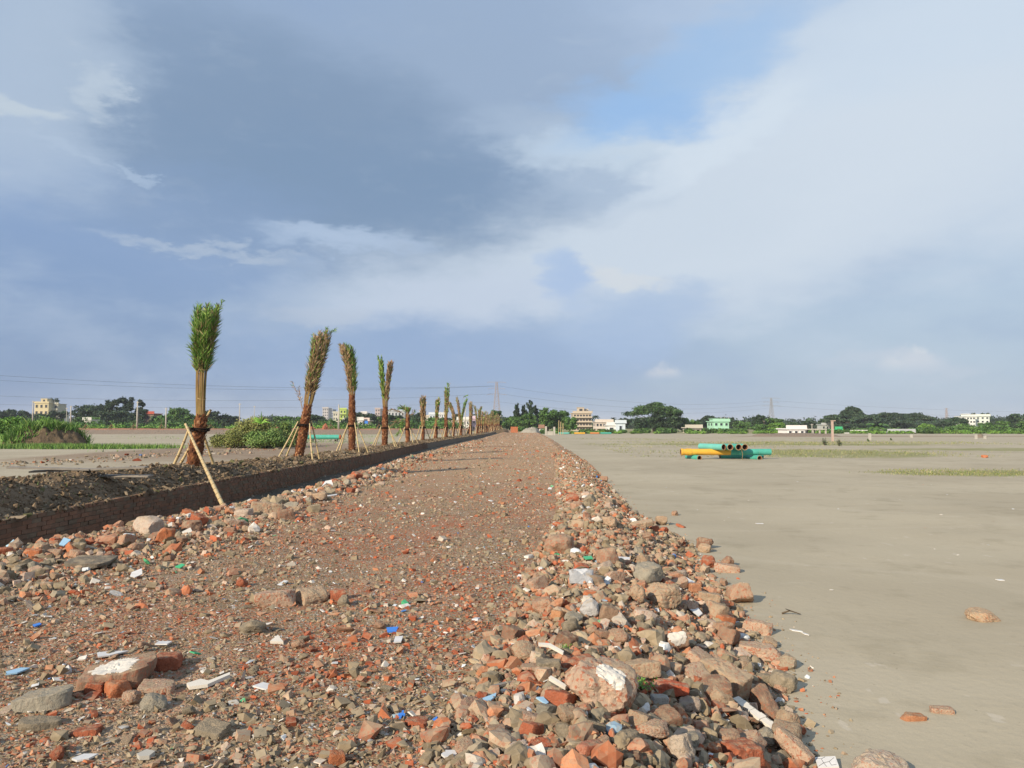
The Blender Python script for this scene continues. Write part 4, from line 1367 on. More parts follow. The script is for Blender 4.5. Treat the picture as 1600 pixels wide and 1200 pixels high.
# small green weed in the rubble
q, d = scale_at(1003, 1082)
mb = MB()
rw = random.Random(4)
V, F = [], []
for i in range(90):
    a = rw.uniform(0, 6.28); rr = rw.uniform(0, .07)
    b0 = Vector((rr * math.cos(a) * 1.6, rr * math.sin(a), rw.uniform(.01, .07)))
    dv = Vector((rw.gauss(0, 1), rw.gauss(0, 1), rw.uniform(.1, 1))).normalized() * rw.uniform(.012, .026)
    sd = dv.orthogonal().normalized() * .006
    n0 = len(V)
    V += [tuple(b0), tuple(b0 + dv * .5 + sd), tuple(b0 + dv), tuple(b0 + dv * .5 - sd)]
    F.append((n0, n0 + 1, n0 + 2, n0 + 3))
o = mk('weed', V, np.array(F), M['leaf_bright'], vcol=np.ones((len(V), 3), np.float32))
o.location = (q.x, q.y, q.z + .01)
tag(o, 'small bright green weed growing between the boulder and the deep red brick', 'plant')
q, d = scale_at(884, 1026)
o2 = o.copy(); COL.objects.link(o2)
o2.location = (q.x, q.y, q.z + .02); o2.scale = (.4, .4, .8)
tag(o2, 'tiny green sprout above the rough orange brick', 'plant')

# generic larger chunks: individuals that the photo lets one pick out
SHADE = [('brick', 'red'), ('dusty', 'dusty orange'), ('tan', 'tan'), ('grey', 'grey'), ('pink', 'speckled pink'), ('brown', 'brown'), ('earth', 'earthy grey'), ('pale', 'pale')]
used_labels = set()


def rel_words(px, py, lm):
    dx, dy = px - lm[0], (py - lm[1]) * 1.6
    if abs(dx) > abs(dy) * 1.3:
        return 'right of' if dx > 0 else 'left of'
    if abs(dy) > abs(dx) * 1.3:
        return 'in front of' if dy > 0 else 'behind'
    return ('in front and right of' if dx > 0 else 'in front and left of') if dy > 0 else ('behind and right of' if dx > 0 else 'behind and left of')


def generic(px, py, wpx, kinds, shade_w, zone):
    q = drop(px, py)
    s = wpx * q.y / 1200 / 2
    for a, b_, c in taken:
        if (a - q.x) ** 2 + (b_ - q.y) ** 2 < ((s + c) * .8) ** 2:
            return False
    kind = random.choice(kinds)
    key, cname = random.choices(SHADE, shade_w)[0]
    c = RC[key]
    f = random.uniform(.85, 1.15)
    shape = {'block': 'block', 'slab': 'flat piece', 'lump': 'lump', 'long': 'oblong piece', 'half': 'chunk'}[kind]
    size = 'small' if s < .035 else ('fist sized' if s < .06 else ('brick sized' if s < .1 else 'large'))
    near = sorted(landmarks, key=lambda l: (l[0] - px) ** 2 + ((l[1] - py) * 1.6) ** 2)
    lab = None
    for i, j in ((0, None), (0, 1), (0, 2), (1, 2), (0, 3), (1, 3), (2, 3), (0, 4), (1, 4)):
        t = f"{size} {cname} {shape} {rel_words(px, py, near[i])} the {near[i][2]}"
        if j is not None:
            t = f"{size} {cname} {shape} {rel_words(px, py, near[i])} {near[i][2]}, {rel_words(px, py, near[j])} {near[j][2]}"
        if t not in used_labels and len(t.split()) <= 16:
            lab = t
            break
    if lab is None:
        return False
    used_labels.add(lab)
    nm = 'brick_chunk' if key in ('brick', 'dusty', 'pink') else 'mortar_lump'
    o = chunk(nm, lab, 'rubble', px, py, wpx, kind, (c[0] * f, c[1] * f, c[2] * f, c[3]), tilt=(random.gauss(0, 16), random.gauss(0, 16)),
              zs=random.uniform(.8, 1.15), sink=random.uniform(.0, .3), hi=False, seed=random.randint(0, 999), group='broken masonry chunks ' + zone)
    return True


random.seed(21)
n_ok = 0
for t in range(2600):
    if n_ok >= 160:
        break
    py = 745 + 455 * random.random() ** .62
    y_ = drop(900, py).y
    a = 800 + 1200 * float(XC(y_)) / y_
    b_ = 800 + 1200 * float(XF(y_)) / y_
    px = a + (b_ - a) * random.uniform(-.1, .97)
    w = random.lognormvariate(math.log(25), .35) * min(1.0, (7.5 / y_) ** .8)
    w = min(w, 50)
    if w < 7:
        continue
    n_ok += generic(px, py, w, ['block', 'slab', 'lump', 'lump', 'half', 'half', 'long'], [4, 6, 5, 3, 6, 3, 4, 1.3], 'on the right bank')
n_ok = 0
for t in range(1600):
    if n_ok >= 75:
        break
    px = random.uniform(0, 560)
    pyc = np.interp(px, [0, 220, 450, 560], [872, 838, 790, 745])
    py = pyc + abs(random.gauss(0, 26)) * (1 - px / 900)
    y_ = drop(px, py).y
    w = min(30, random.lognormvariate(math.log(15), .35) * min(1.0, (11 / y_) ** .7))
    if w < 7:
        continue
    n_ok += generic(px, py, w, ['block', 'slab', 'lump', 'lump', 'half', 'half'], [4, 4, 5, 3, 4, 3, 5, 1.5], 'along the left crest')
n_ok = 0
for t in range(1200):
    if n_ok >= 42:
        break
    py = random.uniform(900, 1190)
    px = random.uniform(0, 800)
    if fbm(np.array([px / 60]), np.array([py / 30]), .6, 3, 61)[0] < .5:
        continue
    w = random.lognormvariate(math.log(22), .25) * (.6 + .4 * (py - 900) / 290)
    n_ok += generic(px, py, w, ['slab', 'slab', 'block', 'lump'], [6, 4, 3, 3, 4, 2, 5, 1], 'on the road bed')

# ================================================================== palms
GREEN = np.array([(.11, .22, .036), (.16, .30, .05), (.075, .155, .03), (.26, .36, .09)])
BROWN = np.array([(.28, .18, .10), (.36, .24, .14), (.20, .12, .065), (.42, .31, .18)])
OCHRE = np.array([(.32, .20, .08), (.40, .27, .115), (.22, .125, .055), (.29, .22, .075)])


def bez(p, t):
    p0, p1, p2 = p
    return p0 * (1 - t) ** 2 + p1 * (2 * t * (1 - t)) + p2 * t * t


def frond(name, path, parent, t_leaf, green, L, w, n, r, spread=(.25, .75), stalk_r=.016, leaf_up=None):
    """one pinnate leaf along a path of points; colours per vertex"""
    V, F, C = [], [], []
    pts = [Vector(p) for p in path]
    m = len(pts)
    for i, p in enumerate(pts):
        t = (pts[min(i + 1, m - 1)] - pts[max(i - 1, 0)]).normalized()
        a = t.orthogonal().normalized(); b_ = t.cross(a)
        rr = stalk_r * (1 - .75 * i / (m - 1))
        for k in range(4):
            ang = k * math.pi / 2 + .4
            V.append(p + (a * math.cos(ang) + b_ * math.sin(ang)) * rr)
            C.append(OCHRE[r.randint(0, 3)] if i < m * .75 else GREEN[1])
    for i in range(m - 1):
        for k in range(4):
            k2 = (k + 1) % 4
            F.append((i * 4 + k, i * 4 + k2, i * 4 + 4 + k2, i * 4 + 4 + k))
    for j in range(n):
        t = t_leaf + (1 - t_leaf) * (j + r.random()) / n
        f = t * (m - 1)
        i = min(int(f), m - 2)
        p = pts[i].lerp(pts[i + 1], f - i)
        tg = (pts[i + 1] - pts[i]).normalized()
        side = Vector((r.gauss(0, 1), r.gauss(0, 1), r.gauss(0, .3)))
        side = (side - tg * side.dot(tg)).normalized()
        an = r.uniform(*spread)
        dv = (tg * math.cos(an) + side * math.sin(an)).normalized()
        l = L * r.uniform(.55, 1.15) * (1 - .45 * max(0, t - .85) / .15)
        if leaf_up is not None:
            dv = (dv + leaf_up * r.uniform(.2, 1)).normalized()
        sd = dv.cross(Vector((r.gauss(0, 1), r.gauss(0, 1), r.gauss(0, 1)))).normalized() * w * .5
        bend = Vector((0, 0, -l * r.uniform(0, .12)))
        n0 = len(V)
        V += [p, p + dv * l * .45 + sd, p + dv * l + bend, p + dv * l * .45 - sd]
        F.append((n0, n0 + 1, n0 + 2, n0 + 3))
        g = green(t) if callable(green) else green
        pal = GREEN if r.random() < g else BROWN
        c = pal[r.randint(0, 3)] * r.uniform(.8, 1.25)
        C += [c] * 4
    return mk(name, [tuple(v) for v in V], np.array(F), M['stalk'], parent, vcol=np.array(C, np.float32))


def palm(label, d, base, ttop, mid, top, wt_, wm, wh, nf, nl, greens, seed, extra=None, split=None, L=.36, wleaf=.022, tleaf=.42, dy=0.0, spread=(.10, .50)):
    """date palm tied for transplanting; positions in photo pixels at depth d"""
    r = random.Random(seed)
    k = d / 1200
    B = P(*base, d)
    B.z = float(surf_z(B.x, B.y)) - .05
    root = tag(empty('date_palm', tuple(B)), label, 'palm tree', 'tied date palms along the berm')
    T = P(*ttop, d) - B
    Mi = P(*mid, d) - B + Vector((0, dy * .5, 0))
    To = P(*top, d) - B + Vector((0, dy, 0))
    # trunk
    nseg = 14
    rad = [wt_ / 2 * k * .74 * (.98 + .16 * math.sin(3.1 * i / nseg) - .10 * i / nseg + .06 * math.sin(i * 2.3)) for i in range(nseg + 1)]
    pts = [T * (i / nseg) + Vector((r.gauss(0, .006), r.gauss(0, .006), 0)) for i in range(nseg + 1)]
    mb = MB()
    mb.tube(pts, rad, 12)
    mb.build('trunk', M['palm_trunk'], root, smooth=True)
    # leaf bases in a spiral
    V, F, C = [], [], []
    H = T.length
    rows = max(6, int(H / .085)) if d < 60 else 9
    per = 9 if d < 60 else 6
    ax = T.normalized()
    u = ax.orthogonal().normalized(); v = ax.cross(u)
    BC = np.array([(.21, .085, .038), (.28, .125, .055), (.15, .058, .028), (.34, .18, .09), (.11, .045, .024)])
    for i in range(rows):
        for j in range(per):
            a = 2 * math.pi * (j + .5 * (i % 2)) / per + r.uniform(-.12, .12)
            z = H * (i + r.uniform(.1, .9)) / rows
            rr = np.interp(z / H, np.linspace(0, 1, nseg + 1), rad)
            o_ = u * math.cos(a) + v * math.sin(a)
            s_ = ax.cross(o_)
            w_ = rr * 2.6 / per * r.uniform(.8, 1.2)
            h_ = H / rows * r.uniform(1.2, 1.9)
            out = rr * r.uniform(.08, .26)
            p0 = ax * z + o_ * rr * .9
            n0 = len(V)
            V += [p0 - s_ * w_, p0 + s_ * w_, p0 + ax * h_ * .8 + s_ * w_ * .55 + o_ * out, p0 + ax * h_ * .8 - s_ * w_ * .55 + o_ * out, p0 + ax * h_ * .55 + o_ * out * 1.25, p0 + ax * h_ * .9 + o_ * out * .1]
            F += [(n0, n0 + 1, n0 + 4), (n0 + 1, n0 + 2, n0 + 4), (n0 + 2, n0 + 3, n0 + 4), (n0 + 3, n0, n0 + 4), (n0 + 2, n0 + 5, n0 + 3)]
            c = BC[r.randint(0, 4)] * r.uniform(.8, 1.2)
            C += [c] * 6
    # loose fibres
    for i in range(rows * (14 if d < 60 else 4)):
        a = r.uniform(0, 6.28); z = H * r.random()
        rr = np.interp(z / H, np.linspace(0, 1, nseg + 1), rad)
        o_ = u * math.cos(a) + v * math.sin(a)
        p0 = ax * z + o_ * rr
        dv = (o_ * r.uniform(.3, 1) + ax * r.uniform(-.8, .9)).normalized() * r.uniform(.05, .12) * (1 if d < 60 else 1.6)
        sd = dv.cross(o_).normalized() * .006 * (1 if d < 60 else 2) if dv.cross(o_).length > 1e-5 else u * .006
        n0 = len(V)
        V += [p0 - sd, p0 + sd, p0 + dv]
        F.append((n0, n0 + 1, n0 + 2))
        C += [BC[r.randint(0, 4)]] * 3
    o = mk('leaf_base', [tuple(q_) for q_ in V], [np.array([f for f in F if len(f) == 3])], M['boot'], root, vcol=np.array(C, np.float32))
    o['kind'] = 'stuff'
    # tied fronds
    for j in range(nf):
        a = 2 * math.pi * (j / nf) + r.uniform(-.2, .2)
        rho = r.choice([1, 1, .9, .45])
        grp = 0
        tp = To
        if split:
            grp = 0 if math.cos(a) < split[2] else 1
            tp = P(*split[grp], d) - B
        te = r.uniform(.9, 1.03)
        path = []
        m = 9
        for i in range(m):
            t = te * i / (m - 1)
            c0 = bez((T - ax * .08, Mi, tp), t)
            w_ = np.interp(t, [0, .12, .5, .8, 1.03], [wt_ * .62, wm * .78, wm, wh * .9, wh]) * .5 * k * rho * .82
            path.append(c0 + Vector((math.cos(a) * w_, math.sin(a) * w_, 0)))
        g = greens(math.cos(a), grp) if callable(greens) else greens
        frond('frond', path, root, tleaf + r.uniform(-.05, .08), g, L, wleaf, nl, r, spread, .028 if d < 60 else .04)
    if extra:
        for (s_, m_, e_, g, n_, L_) in extra:
            p = (P(*s_, d) - B, P(*m_, d) - B + Vector((0, r.uniform(-.3, .3), 0)), P(*e_, d) - B + Vector((0, r.uniform(-.3, .3), 0)))
            frond('frond', [bez(p, i / 9) for i in range(10)], root, .25, g, L_, wleaf, n_, r, (.5, 1.0), .011)
    # a tie round the crown
    mb = MB()
    for tt in (.18, .46):
        c0 = bez((T, Mi, To), tt)
        w_ = np.interp(tt, [0, .12, .5, .8, 1.03], [wt_ * .62, wm * .78, wm, wh * .9, wh]) * .5 * k * .86
        mb.tube([c0 + Vector((math.cos(a_) * w_, math.sin(a_) * w_, .02 * math.sin(a_ * 2))) for a_ in np.linspace(0, 6.283, 13)], .007, 5)
    mb.build('binding_cord', M['bamboo'], root)
    return root, B, T


def bamboo(mb, a, b_, r0=.034):
    a, b_ = Vector(a), Vector(b_)
    L = (b_ - a).length
    n = max(3, int(L / .33))
    side = Vector((random.gauss(0, 1), random.gauss(0, 1), 0)) * .012
    for i in range(n):
        t0, t1 = i / n, (i + 1) / n
        o0, o1 = side * math.sin(t0 * 3.1), side * math.sin(t1 * 3.1)
        p0, p1 = a.lerp(b_, t0) + o0, a.lerp(b_, t1) + o1
        rr = r0 * (1 - .25 * t0)
        mb.tube([p0, p0.lerp(p1, .06), p0.lerp(p1, .94), p1], [rr * 1.12, rr, rr * .98, rr * 1.1], 8, 0)
        mb.tube([p1 - (p1 - p0).normalized() * .008, p1 + (p1 - p0).normalized() * .008], rr * 1.2, 8, 1)


def support(label, B, T, ztie, poles, rtie, r0=.034):
    """bamboo props lashed round a palm; poles = [(foot, top)] world points"""
    root = tag(empty('bamboo_support', tuple(B)), label, 'support', 'bamboo supports round the date palms')
    for f, t in poles:
        mb = MB()
        bamboo(mb, Vector(f) - B, Vector(t) - B, r0)
        mb.build('pole', [M['bamboo'], M['node']], root, smooth=True)
    mb = MB()
    c = T * (ztie / T.z)
    for dz in (-.02, .015, .04):
        mb.tube([c + Vector((math.cos(a_) * rtie, math.sin(a_) * rtie, dz + .015 * math.sin(3 * a_))) for a_ in np.linspace(0, 6.283, 17)], .014 if r0 < .05 else .02, 6)
    mb.build('lashing', M['rope'], root)
    return root


def auto_support(label, B, T, n, r0=.036, seed=0, tie=1.25, rt=.22):
    r = random.Random(seed)
    poles = []
    for i in range(n):
        a = {3: (.5, 2.5, 4.6), 4: (.25, 2.7, 3.6, 5.6)}[n][i] + r.uniform(-.25, .25)
        c = T * (tie / T.z)
        foot = B + Vector((math.cos(a) * .85 + 0, math.sin(a) * .85, 0))
        foot.z = float(surf_z(foot.x, foot.y)) - .05
        if foot.x > XW(foot.y) - .1:
            foot.x = float(XW(foot.y)) - .15; foot.z = .15
        top = B + c + Vector((math.cos(a + .15) * rt, math.sin(a + .15) * rt, r.uniform(.02, .2)))
        poles.append((foot, top))
    return support(label, B, T, tie, poles, rt, r0)


# --- first palm (largest, green crown)
d1 = 21.0
root1, B1, T1 = palm('tallest looking nearest date palm with a full green tied crown', d1, (300, 738), (315, 652), (312, 575), (325, 480), 26, 20, 41, 26, 180,
                     lambda c, g: .88 if c < .75 else .6, 101, L=.36, wleaf=.022, tleaf=.46, spread=(.10, .85),
                     extra=[((326, 520), (336, 495), (350, 470), .97, 70, .16), ((316, 575), (306, 560), (298, 540), .8, 26, .2)])
zt = P(315, 672, d1).z - B1.z
dA = 21.4


def foot_at(px, d, dz=-.04):
    v = P(px, 700, d)
    return Vector((v.x, v.y, float(surf_z(v.x, v.y)) + dz))


pf = drop(352, 794)
support('four long bamboo poles propping the nearest palm, one standing in the ditch', B1, T1, zt,
        [(foot_at(269, 21.0), P(296, 668, 20.8)), (foot_at(277, 21.9), P(329, 641, 21.35)), (Vector((pf.x, pf.y, pf.z - .05)), P(290, 663, 20.72)), (foot_at(336, 21.8), P(316, 672, 21.3))], .27, .042)
# --- second palm
root2, B2, T2 = palm('tall date palm leaning right, brown bundle with a few green tips', 30.2, (466, 715), (481, 634), (490, 580), (505, 522), 18, 21, 31, 24, 150,
                     lambda c, g: .20 if c > .2 else (.10 if c > -.5 else .40), 102, L=.34, wleaf=.028, tleaf=.18, spread=(.10, .75),
                     extra=[((500, 545), (509, 528), (512, 513), .98, 60, .22), ((503, 545), (509, 522), (525, 513), .98, 60, .18), ((490, 545), (489, 530), (487, 520), .9, 40, .2),
                            ((474, 640), (468, 615), (458, 597), .05, 24, .22), ((472, 640), (468, 622), (467, 605), .05, 20, .2)])
auto_support('bamboo poles propping the right leaning brown palm, second from the left', B2, T2, 4, seed=2, tie=1.35, rt=.27)
# --- third palm
root3, B3, T3 = palm('tall palm with crown brown on its left and green on its right side', 39.0, (550, 707), (550, 618), (552, 578), (540, 540), 13.5, 15, 22, 22, 120,
                     lambda c, g: .75 if c > 0.1 else .10, 103, L=.38, wleaf=.036, tleaf=.10, spread=(.10, .75))
auto_support('bamboo poles propping the palm whose crown is half brown, half green', B3, T3, 4, seed=3, tie=1.3, rt=.24)
# --- fourth palm
root4, B4, T4 = palm('tall palm with a forked crown, green left tip and brown right tip', 50.0, (601, 698), (602, 637), (602, 600), (602, 562), 11.5, 12, 15, 18, 80,
                     lambda c, g: .92 if g == 0 else .12, 104, split=((597, 559), (608, 566), 0.05), L=.42, wleaf=.055, tleaf=.18)
auto_support('bamboo poles propping the palm with the forked crown', B4, T4, 4, seed=4, tie=1.25, rt=.25)
# --- fifth palm: short, open drooping fronds
root5, B5, T5 = palm('short palm with untied green fronds arching and drooping to the left', 60.5, (637, 693), (637, 652), (637, 645), (637, 640), 8.5, 5, 8, 5, 30, .5, 105, L=.45, wleaf=.05,
                     extra=[((637, 652), (634, 634), (624, 637), .95, 60, .5), ((637, 652), (636, 640), (630, 634), .9, 40, .4), ((637, 652), (645, 645), (648, 642), .3, 26, .35),
                            ((637, 655), (622, 636), (607, 641), .15, 50, .35), ((636, 656), (622, 652), (608, 668), .15, 44, .5), ((636, 656), (626, 655), (622, 680), .75, 60, .55)])
auto_support('bamboo poles propping the short palm with open drooping fronds', B5, T5, 4, seed=5, tie=1.1, rt=.25)

row = [
    # label, d, base x, base y, trunk top y, mid, top, widths, green, support label
    ('straight palm whose wide bundle is wholly dried brown, sixth in the row', 69, 661, 689, 665, (662, 643), (660, 620), (6.5, 8, 10), .08, None),
    ('slim palm with a small round green tuft on a brown bundle', 78, 681, 687, 663, (683, 645), (684, 623), (7, 4.5, 7), lambda c, g: .5, None),
    ('palm rising highest of the distant ones with an upright green top', 86, 697, 686, 655, (697, 630), (699, 607), (7, 6.5, 9), .5, [((698, 615), (700, 607), (700, 599), .95, 40, .35)]),
    ('distant palm whose brown bundle arches over to the left', 93, 708, 684, 660, (711, 645), (701, 629), (5.5, 4.5, 6), .1, None),
    ('distant palm forked into a brown left and a dark green right half', 101, 720, 684, 664, (720, 645), (720, 620), (6, 7, 9), lambda c, g: .08 if g == 0 else .95, None),
    ('brown feathery palm right of the forked brown and green one', 115, 735, 683, 665, (736, 645), (736, 629), (6, 6, 8), .15, None),
    ('brown palm with a faint green left edge in the dense end of the row', 126, 746, 682, 664, (746, 648), (746, 634), (5, 6, 8), .3, None),
]
for i, (lab, d, bx, by, ty, mi, to, (w1, w2, w3), g, ex) in enumerate(row):
    sp = ((716, 621), (727, 624), 0.0) if i == 4 else (((743, 634), (750, 636), 0.0) if i == 6 else None)
    exx = ex or ([((722, 625), (726, 618), (731, 618), .9, 24, .3)] if i == 4 else None)
    rt_, B, T = palm(lab, d, (bx, by), (bx + (0 if i != 3 else 1), ty), mi, to, w1, w2, w3, 12, 44, g, 200 + i, extra=exx, split=sp, L=.42, wleaf=.085, tleaf=.12)
    auto_support('bamboo props round the ' + lab.split(',')[0].replace('palm ', 'palm ', 1)[:60].rsplit(' ', 1)[0] if False else
                 ['bamboo props of the straight dried brown palm, sixth in the row', 'bamboo props of the slim palm with the small green tuft', 'bamboo props of the highest of the distant palms',
                  'bamboo props of the distant palm arching left', 'bamboo props of the brown and green forked distant palm', 'bamboo props of the brown feathery palm beyond the forked one',
                  'bamboo props of the brown palm with the green left edge'][i], B, T, 3, r0=.045, seed=20 + i, tie=1.2, rt=.26)
# remaining palms of the row (nothing in the photo tells these apart)
rr_ = random.Random(77)
ORD = ['first', 'second', 'third', 'fourth', 'fifth', 'sixth', 'seventh', 'eighth', 'ninth', 'tenth', 'eleventh', 'twelfth', 'thirteenth', 'fourteenth', 'fifteenth', 'sixteenth', 'seventeenth', 'eighteenth', 'nineteenth', 'twentieth']
dd = 134.0
i = 0
protos_p = []
while dd < 262:
    x_ = float(XT(dd))
    z_ = float(surf_z(x_, dd)) - .05
    if i < 4:
        px = 800 + x_ / dd * 1200
        k = dd / 1200
        h = rr_.uniform(3.6, 4.4)
        to_y = 665 - (z_ + h - EYE) / k
        rt_, B, T = palm('far date palm tied up brown in the dense end of the row', dd, (px, 680), (px, 665 - (z_ + 1.7 - EYE) / k), (px + rr_.uniform(-1, 1), 665 - (z_ + h * .7 - EYE) / k), (px + rr_.uniform(-1.5, 1.5), to_y),
                         .42 / k, .45 / k, .7 / k, 7, 22, rr_.uniform(.05, .35), 300 + i, L=.5, wleaf=.10, tleaf=.2)
        s_ = auto_support('bamboo props among the dense end of the palm row', B, T, 3, r0=.05, seed=60 + i, tie=1.2, rt=.26)
        protos_p.append((rt_, s_))
    else:
        src = protos_p[i % 4]
        sc_ = rr_.uniform(.85, 1.15)
        new_pair = []
        for o_ in src:
            c = copy_tree(o_)
            new_pair.append(c)
            c.location = (x_, dd, z_)
            c.scale = (sc_, sc_, sc_)
            c.rotation_euler = (0, 0, rr_.uniform(0, 6.28))
    trio = (rt_, s_) if i < 4 else new_pair
    for o_, wd in zip(trio, ('brown tied date palm', 'bamboo props of the palm')):
        o_['label'] = f'{wd} standing {ORD[i]} beyond the palm with the faint green left edge'
    dd += rr_.uniform(6.5, 9.0)
    i += 1

# ================================================================== pipes
def pipe(root, name, a, b_, r_out, th, mats_, seg=28):
    """open pipe from a to b (relative to root) with bore and rims"""
    a, b_ = Vector(a), Vector(b_)
    t = (b_ - a).normalized()
    u = t.orthogonal().normalized(); v = t.cross(u)
    V = []
    for p, rr in ((a, r_out), (b_, r_out), (b_, r_out - th), (a, r_out - th)):
        for k in range(seg):
            w = 2 * math.pi * k / seg
            V.append(tuple(p + (u * math.cos(w) + v * math.sin(w)) * rr))
    Q, fm = [], []
    for ri, m_ in ((0, 0), (1, 2), (2, 1), (3, 2)):
        for k in range(seg):
            k2 = (k + 1) % seg
            n1 = ((ri + 1) % 4) * seg
            Q.append((ri * seg + k, ri * seg + k2, n1 + k2, n1 + k)); fm.append(m_)
    return mk(name, V, np.array(Q), mats_, root, fmat=fm, smooth=False)


def collar(root, c, t, r, w, m_):
    mb = MB()
    mb.tube([Vector(c) - Vector(t) * w / 2, Vector(c) + Vector(t) * w / 2], r, 28)
    mb.build('collar', m_, root)


zs_ = ZS
pa = drop(1093, 718)
dp = pa.y
kp = dp / 1200
rp_ = 4.1 * kp
sup = []
for px, lab in ((1093, 'left short support pipe, its open end under the yellow pipe'), (1187, 'right short support pipe, its open end under the teal pipe')):
    c = P(px, 713, dp)
    gz = float(surf_z(c.x, c.y)) - .07
    rt_ = tag(empty('steel_pipe', (c.x, c.y, gz + rp_)), lab, 'pipe', 'stacked steel pipes on the sand')
    dirp = Vector((-.16, .98, 0)).normalized()
    pipe(rt_, 'pipe_shell', (0, 0, 0), tuple(dirp * 1.9), rp_, .03, [M['teal'], M['rusty'], M['rim']])
    sup.append(rt_)
zl = 2 * rp_ - .002
rl = 5.0 * kp
yl = dp + .75
xL_, xM_, xR_ = (P(1064, 700, yl).x, P(1141, 700, yl).x, P(1204, 700, yl).x)
gz = float(surf_z((xL_ + xR_) / 2, yl)) - .07
rt_ = tag(empty('steel_pipe', (xM_ - .4, yl + .9, gz + .2)), 'teal pipe lying on the sand in the shade behind the long yellow and teal pipes', 'pipe', 'stacked steel pipes on the sand')
pipe(rt_, 'pipe_shell', (0, 0, 0), (xR_ - xM_ + .2, 0, 0), .2, .03, [M['teal'], M['rusty'], M['rim']])
rt_ = tag(empty('steel_pipe', (xL_, yl, gz + zl + rl)), 'yellow painted pipe with stepped collars lying across the support pipes', 'pipe', 'stacked steel pipes on the sand')
pipe(rt_, 'pipe_shell', (0, 0, 0), (xM_ - xL_ - .004, 0, 0), rl, .03, [M['yellow'], M['rusty'], M['rim']])
pipe(rt_, 'collar', (-.02, 0, 0), (.12, 0, 0), rl * 1.1, .05, [M['yellow'], M['rusty'], M['rim']])
pipe(rt_, 'collar', (.32, 0, 0), (.62, 0, 0), rl * 1.12, .06, [M['yellow'], M['rusty'], M['rim']])
rt_ = tag(empty('steel_pipe', (xM_, yl, gz + zl + rl)), 'teal painted pipe lying end to end with the yellow pipe', 'pipe', 'stacked steel pipes on the sand')
pipe(rt_, 'pipe_shell', (0, 0, 0), (xR_ - xM_, 0, 0), rl * .98, .03, [M['teal'], M['rusty'], M['rim']])
pipe(rt_, 'collar', ((xR_ - xM_) * .70, 0, 0), ((xR_ - xM_) * .70 + .05, 0, 0), rl * 1.03, .04, [M['teal'], M['rusty'], M['rim']])
ztop = gz + zl + 2 * rl + 4.7 * kp - .06
for i, px in enumerate((1130.5, 1140.8, 1154.3, 1164.3)):
    c = P(px, 698, dp)
    rt_ = tag(empty('steel_pipe', (c.x, dp - .05 + .03 * i, ztop)), ['leftmost of the four faded teal pipes lying on top of the stack', 'second from left of the four pipes on top of the stack', 'third from left of the four pipes on top of the stack', 'rightmost of the four pipes on top of the stack'][i], 'pipe', 'stacked steel pipes on the sand')
    dirp = Vector((-.50, .87, 0)).normalized() if i == 0 else Vector((-.03, .99, 0)).normalized()
    pipe(rt_, 'pipe_shell', (0, 0, 0), tuple(dirp * (1.1 if i else 2.0)), 4.9 * kp, .03, [M['teal2'] if i == 0 else M['teal'], M['rusty'], M['rim']])
mb = MB()
mb.tube([(0, 0, 0), (.05, -.02, -.25), (.02, -.03, -.5), (.12, -.03, -.72)], .018, 5)
c = P(1157, 702, dp - .02)
o = mb.build('rope_end', M['node'])
o.location = (c.x, dp - .25, ztop - rp_)
tag(o, 'frayed rope end hanging from the top pipes in front of the teal pipe', 'rope')

# teal pipe beyond the second palm, on the left field
c0, c1 = P(481, 684.5, 82), P(533, 684.5, 82)
gz = float(surf_z(c0.x, 82))
rr2 = 3.4 * 82 / 1200
rt_ = tag(empty('steel_pipe', (c0.x, 82, gz + rr2 + .25)), 'single teal pipe with a rusty end lying between the second and third palms', 'pipe')
pipe(rt_, 'pipe_shell', (0, 0, 0), (c1.x - c0.x - .2, 0, 0), rr2, .03, [M['teal'], M['rusty'], M['rim']])
pipe(rt_, 'rusty_end', (c1.x - c0.x - .19, 0, 0), (c1.x - c0.x, 0, 0), rr2 * 1.02, .05, [simple('red_primer', (.33, .10, .05), .2), M['rusty'], M['rusty']])
for px in (487, 525):
    mb = MB()
    mb.box(-.14, .14, -.3, .3, -.26, .0)
    mb.tube([(0, -.3, -.13), (0, .3, -.13)], .10, 8)
    o = mb.build('timber_block', M['timber'])
    c = P(px, 690, 82)
    o.location = (c.x, 82, gz + .255)
    tag(o, 'small block under the ' + ('left' if px < 500 else 'right') + ' end of the single teal pipe', 'block')

# far row of pipes lying beside the gate posts
for i, (a, b_, m_, lab) in enumerate(((872, 890, 'teal2', 'far teal pipe lying right of the gate posts'), (897, 914, 'yellow', 'far yellow pipe lying below the beige apartment block'), (922, 936, 'rusty', 'far rusty orange pipe lying below the white house'), (938, 955, 'teal', 'far green pipe lying right of the rusty orange one'))):
    dF = 175
    q0, q1 = P(a, 677, dF), P(b_, 677, dF)
    gz = float(surf_z(q0.x, dF))
    rt_ = tag(empty('steel_pipe', (q0.x, dF, gz + .3)), lab, 'pipe')
    pipe(rt_, 'pipe_shell', (0, 0, 0), (q1.x - q0.x, 0, 0), .2, .03, [M[m_] if m_ != 'rusty' else simple('orange_primer', (.55, .22, .08), .2), M['rusty'], M['rim']], 14)

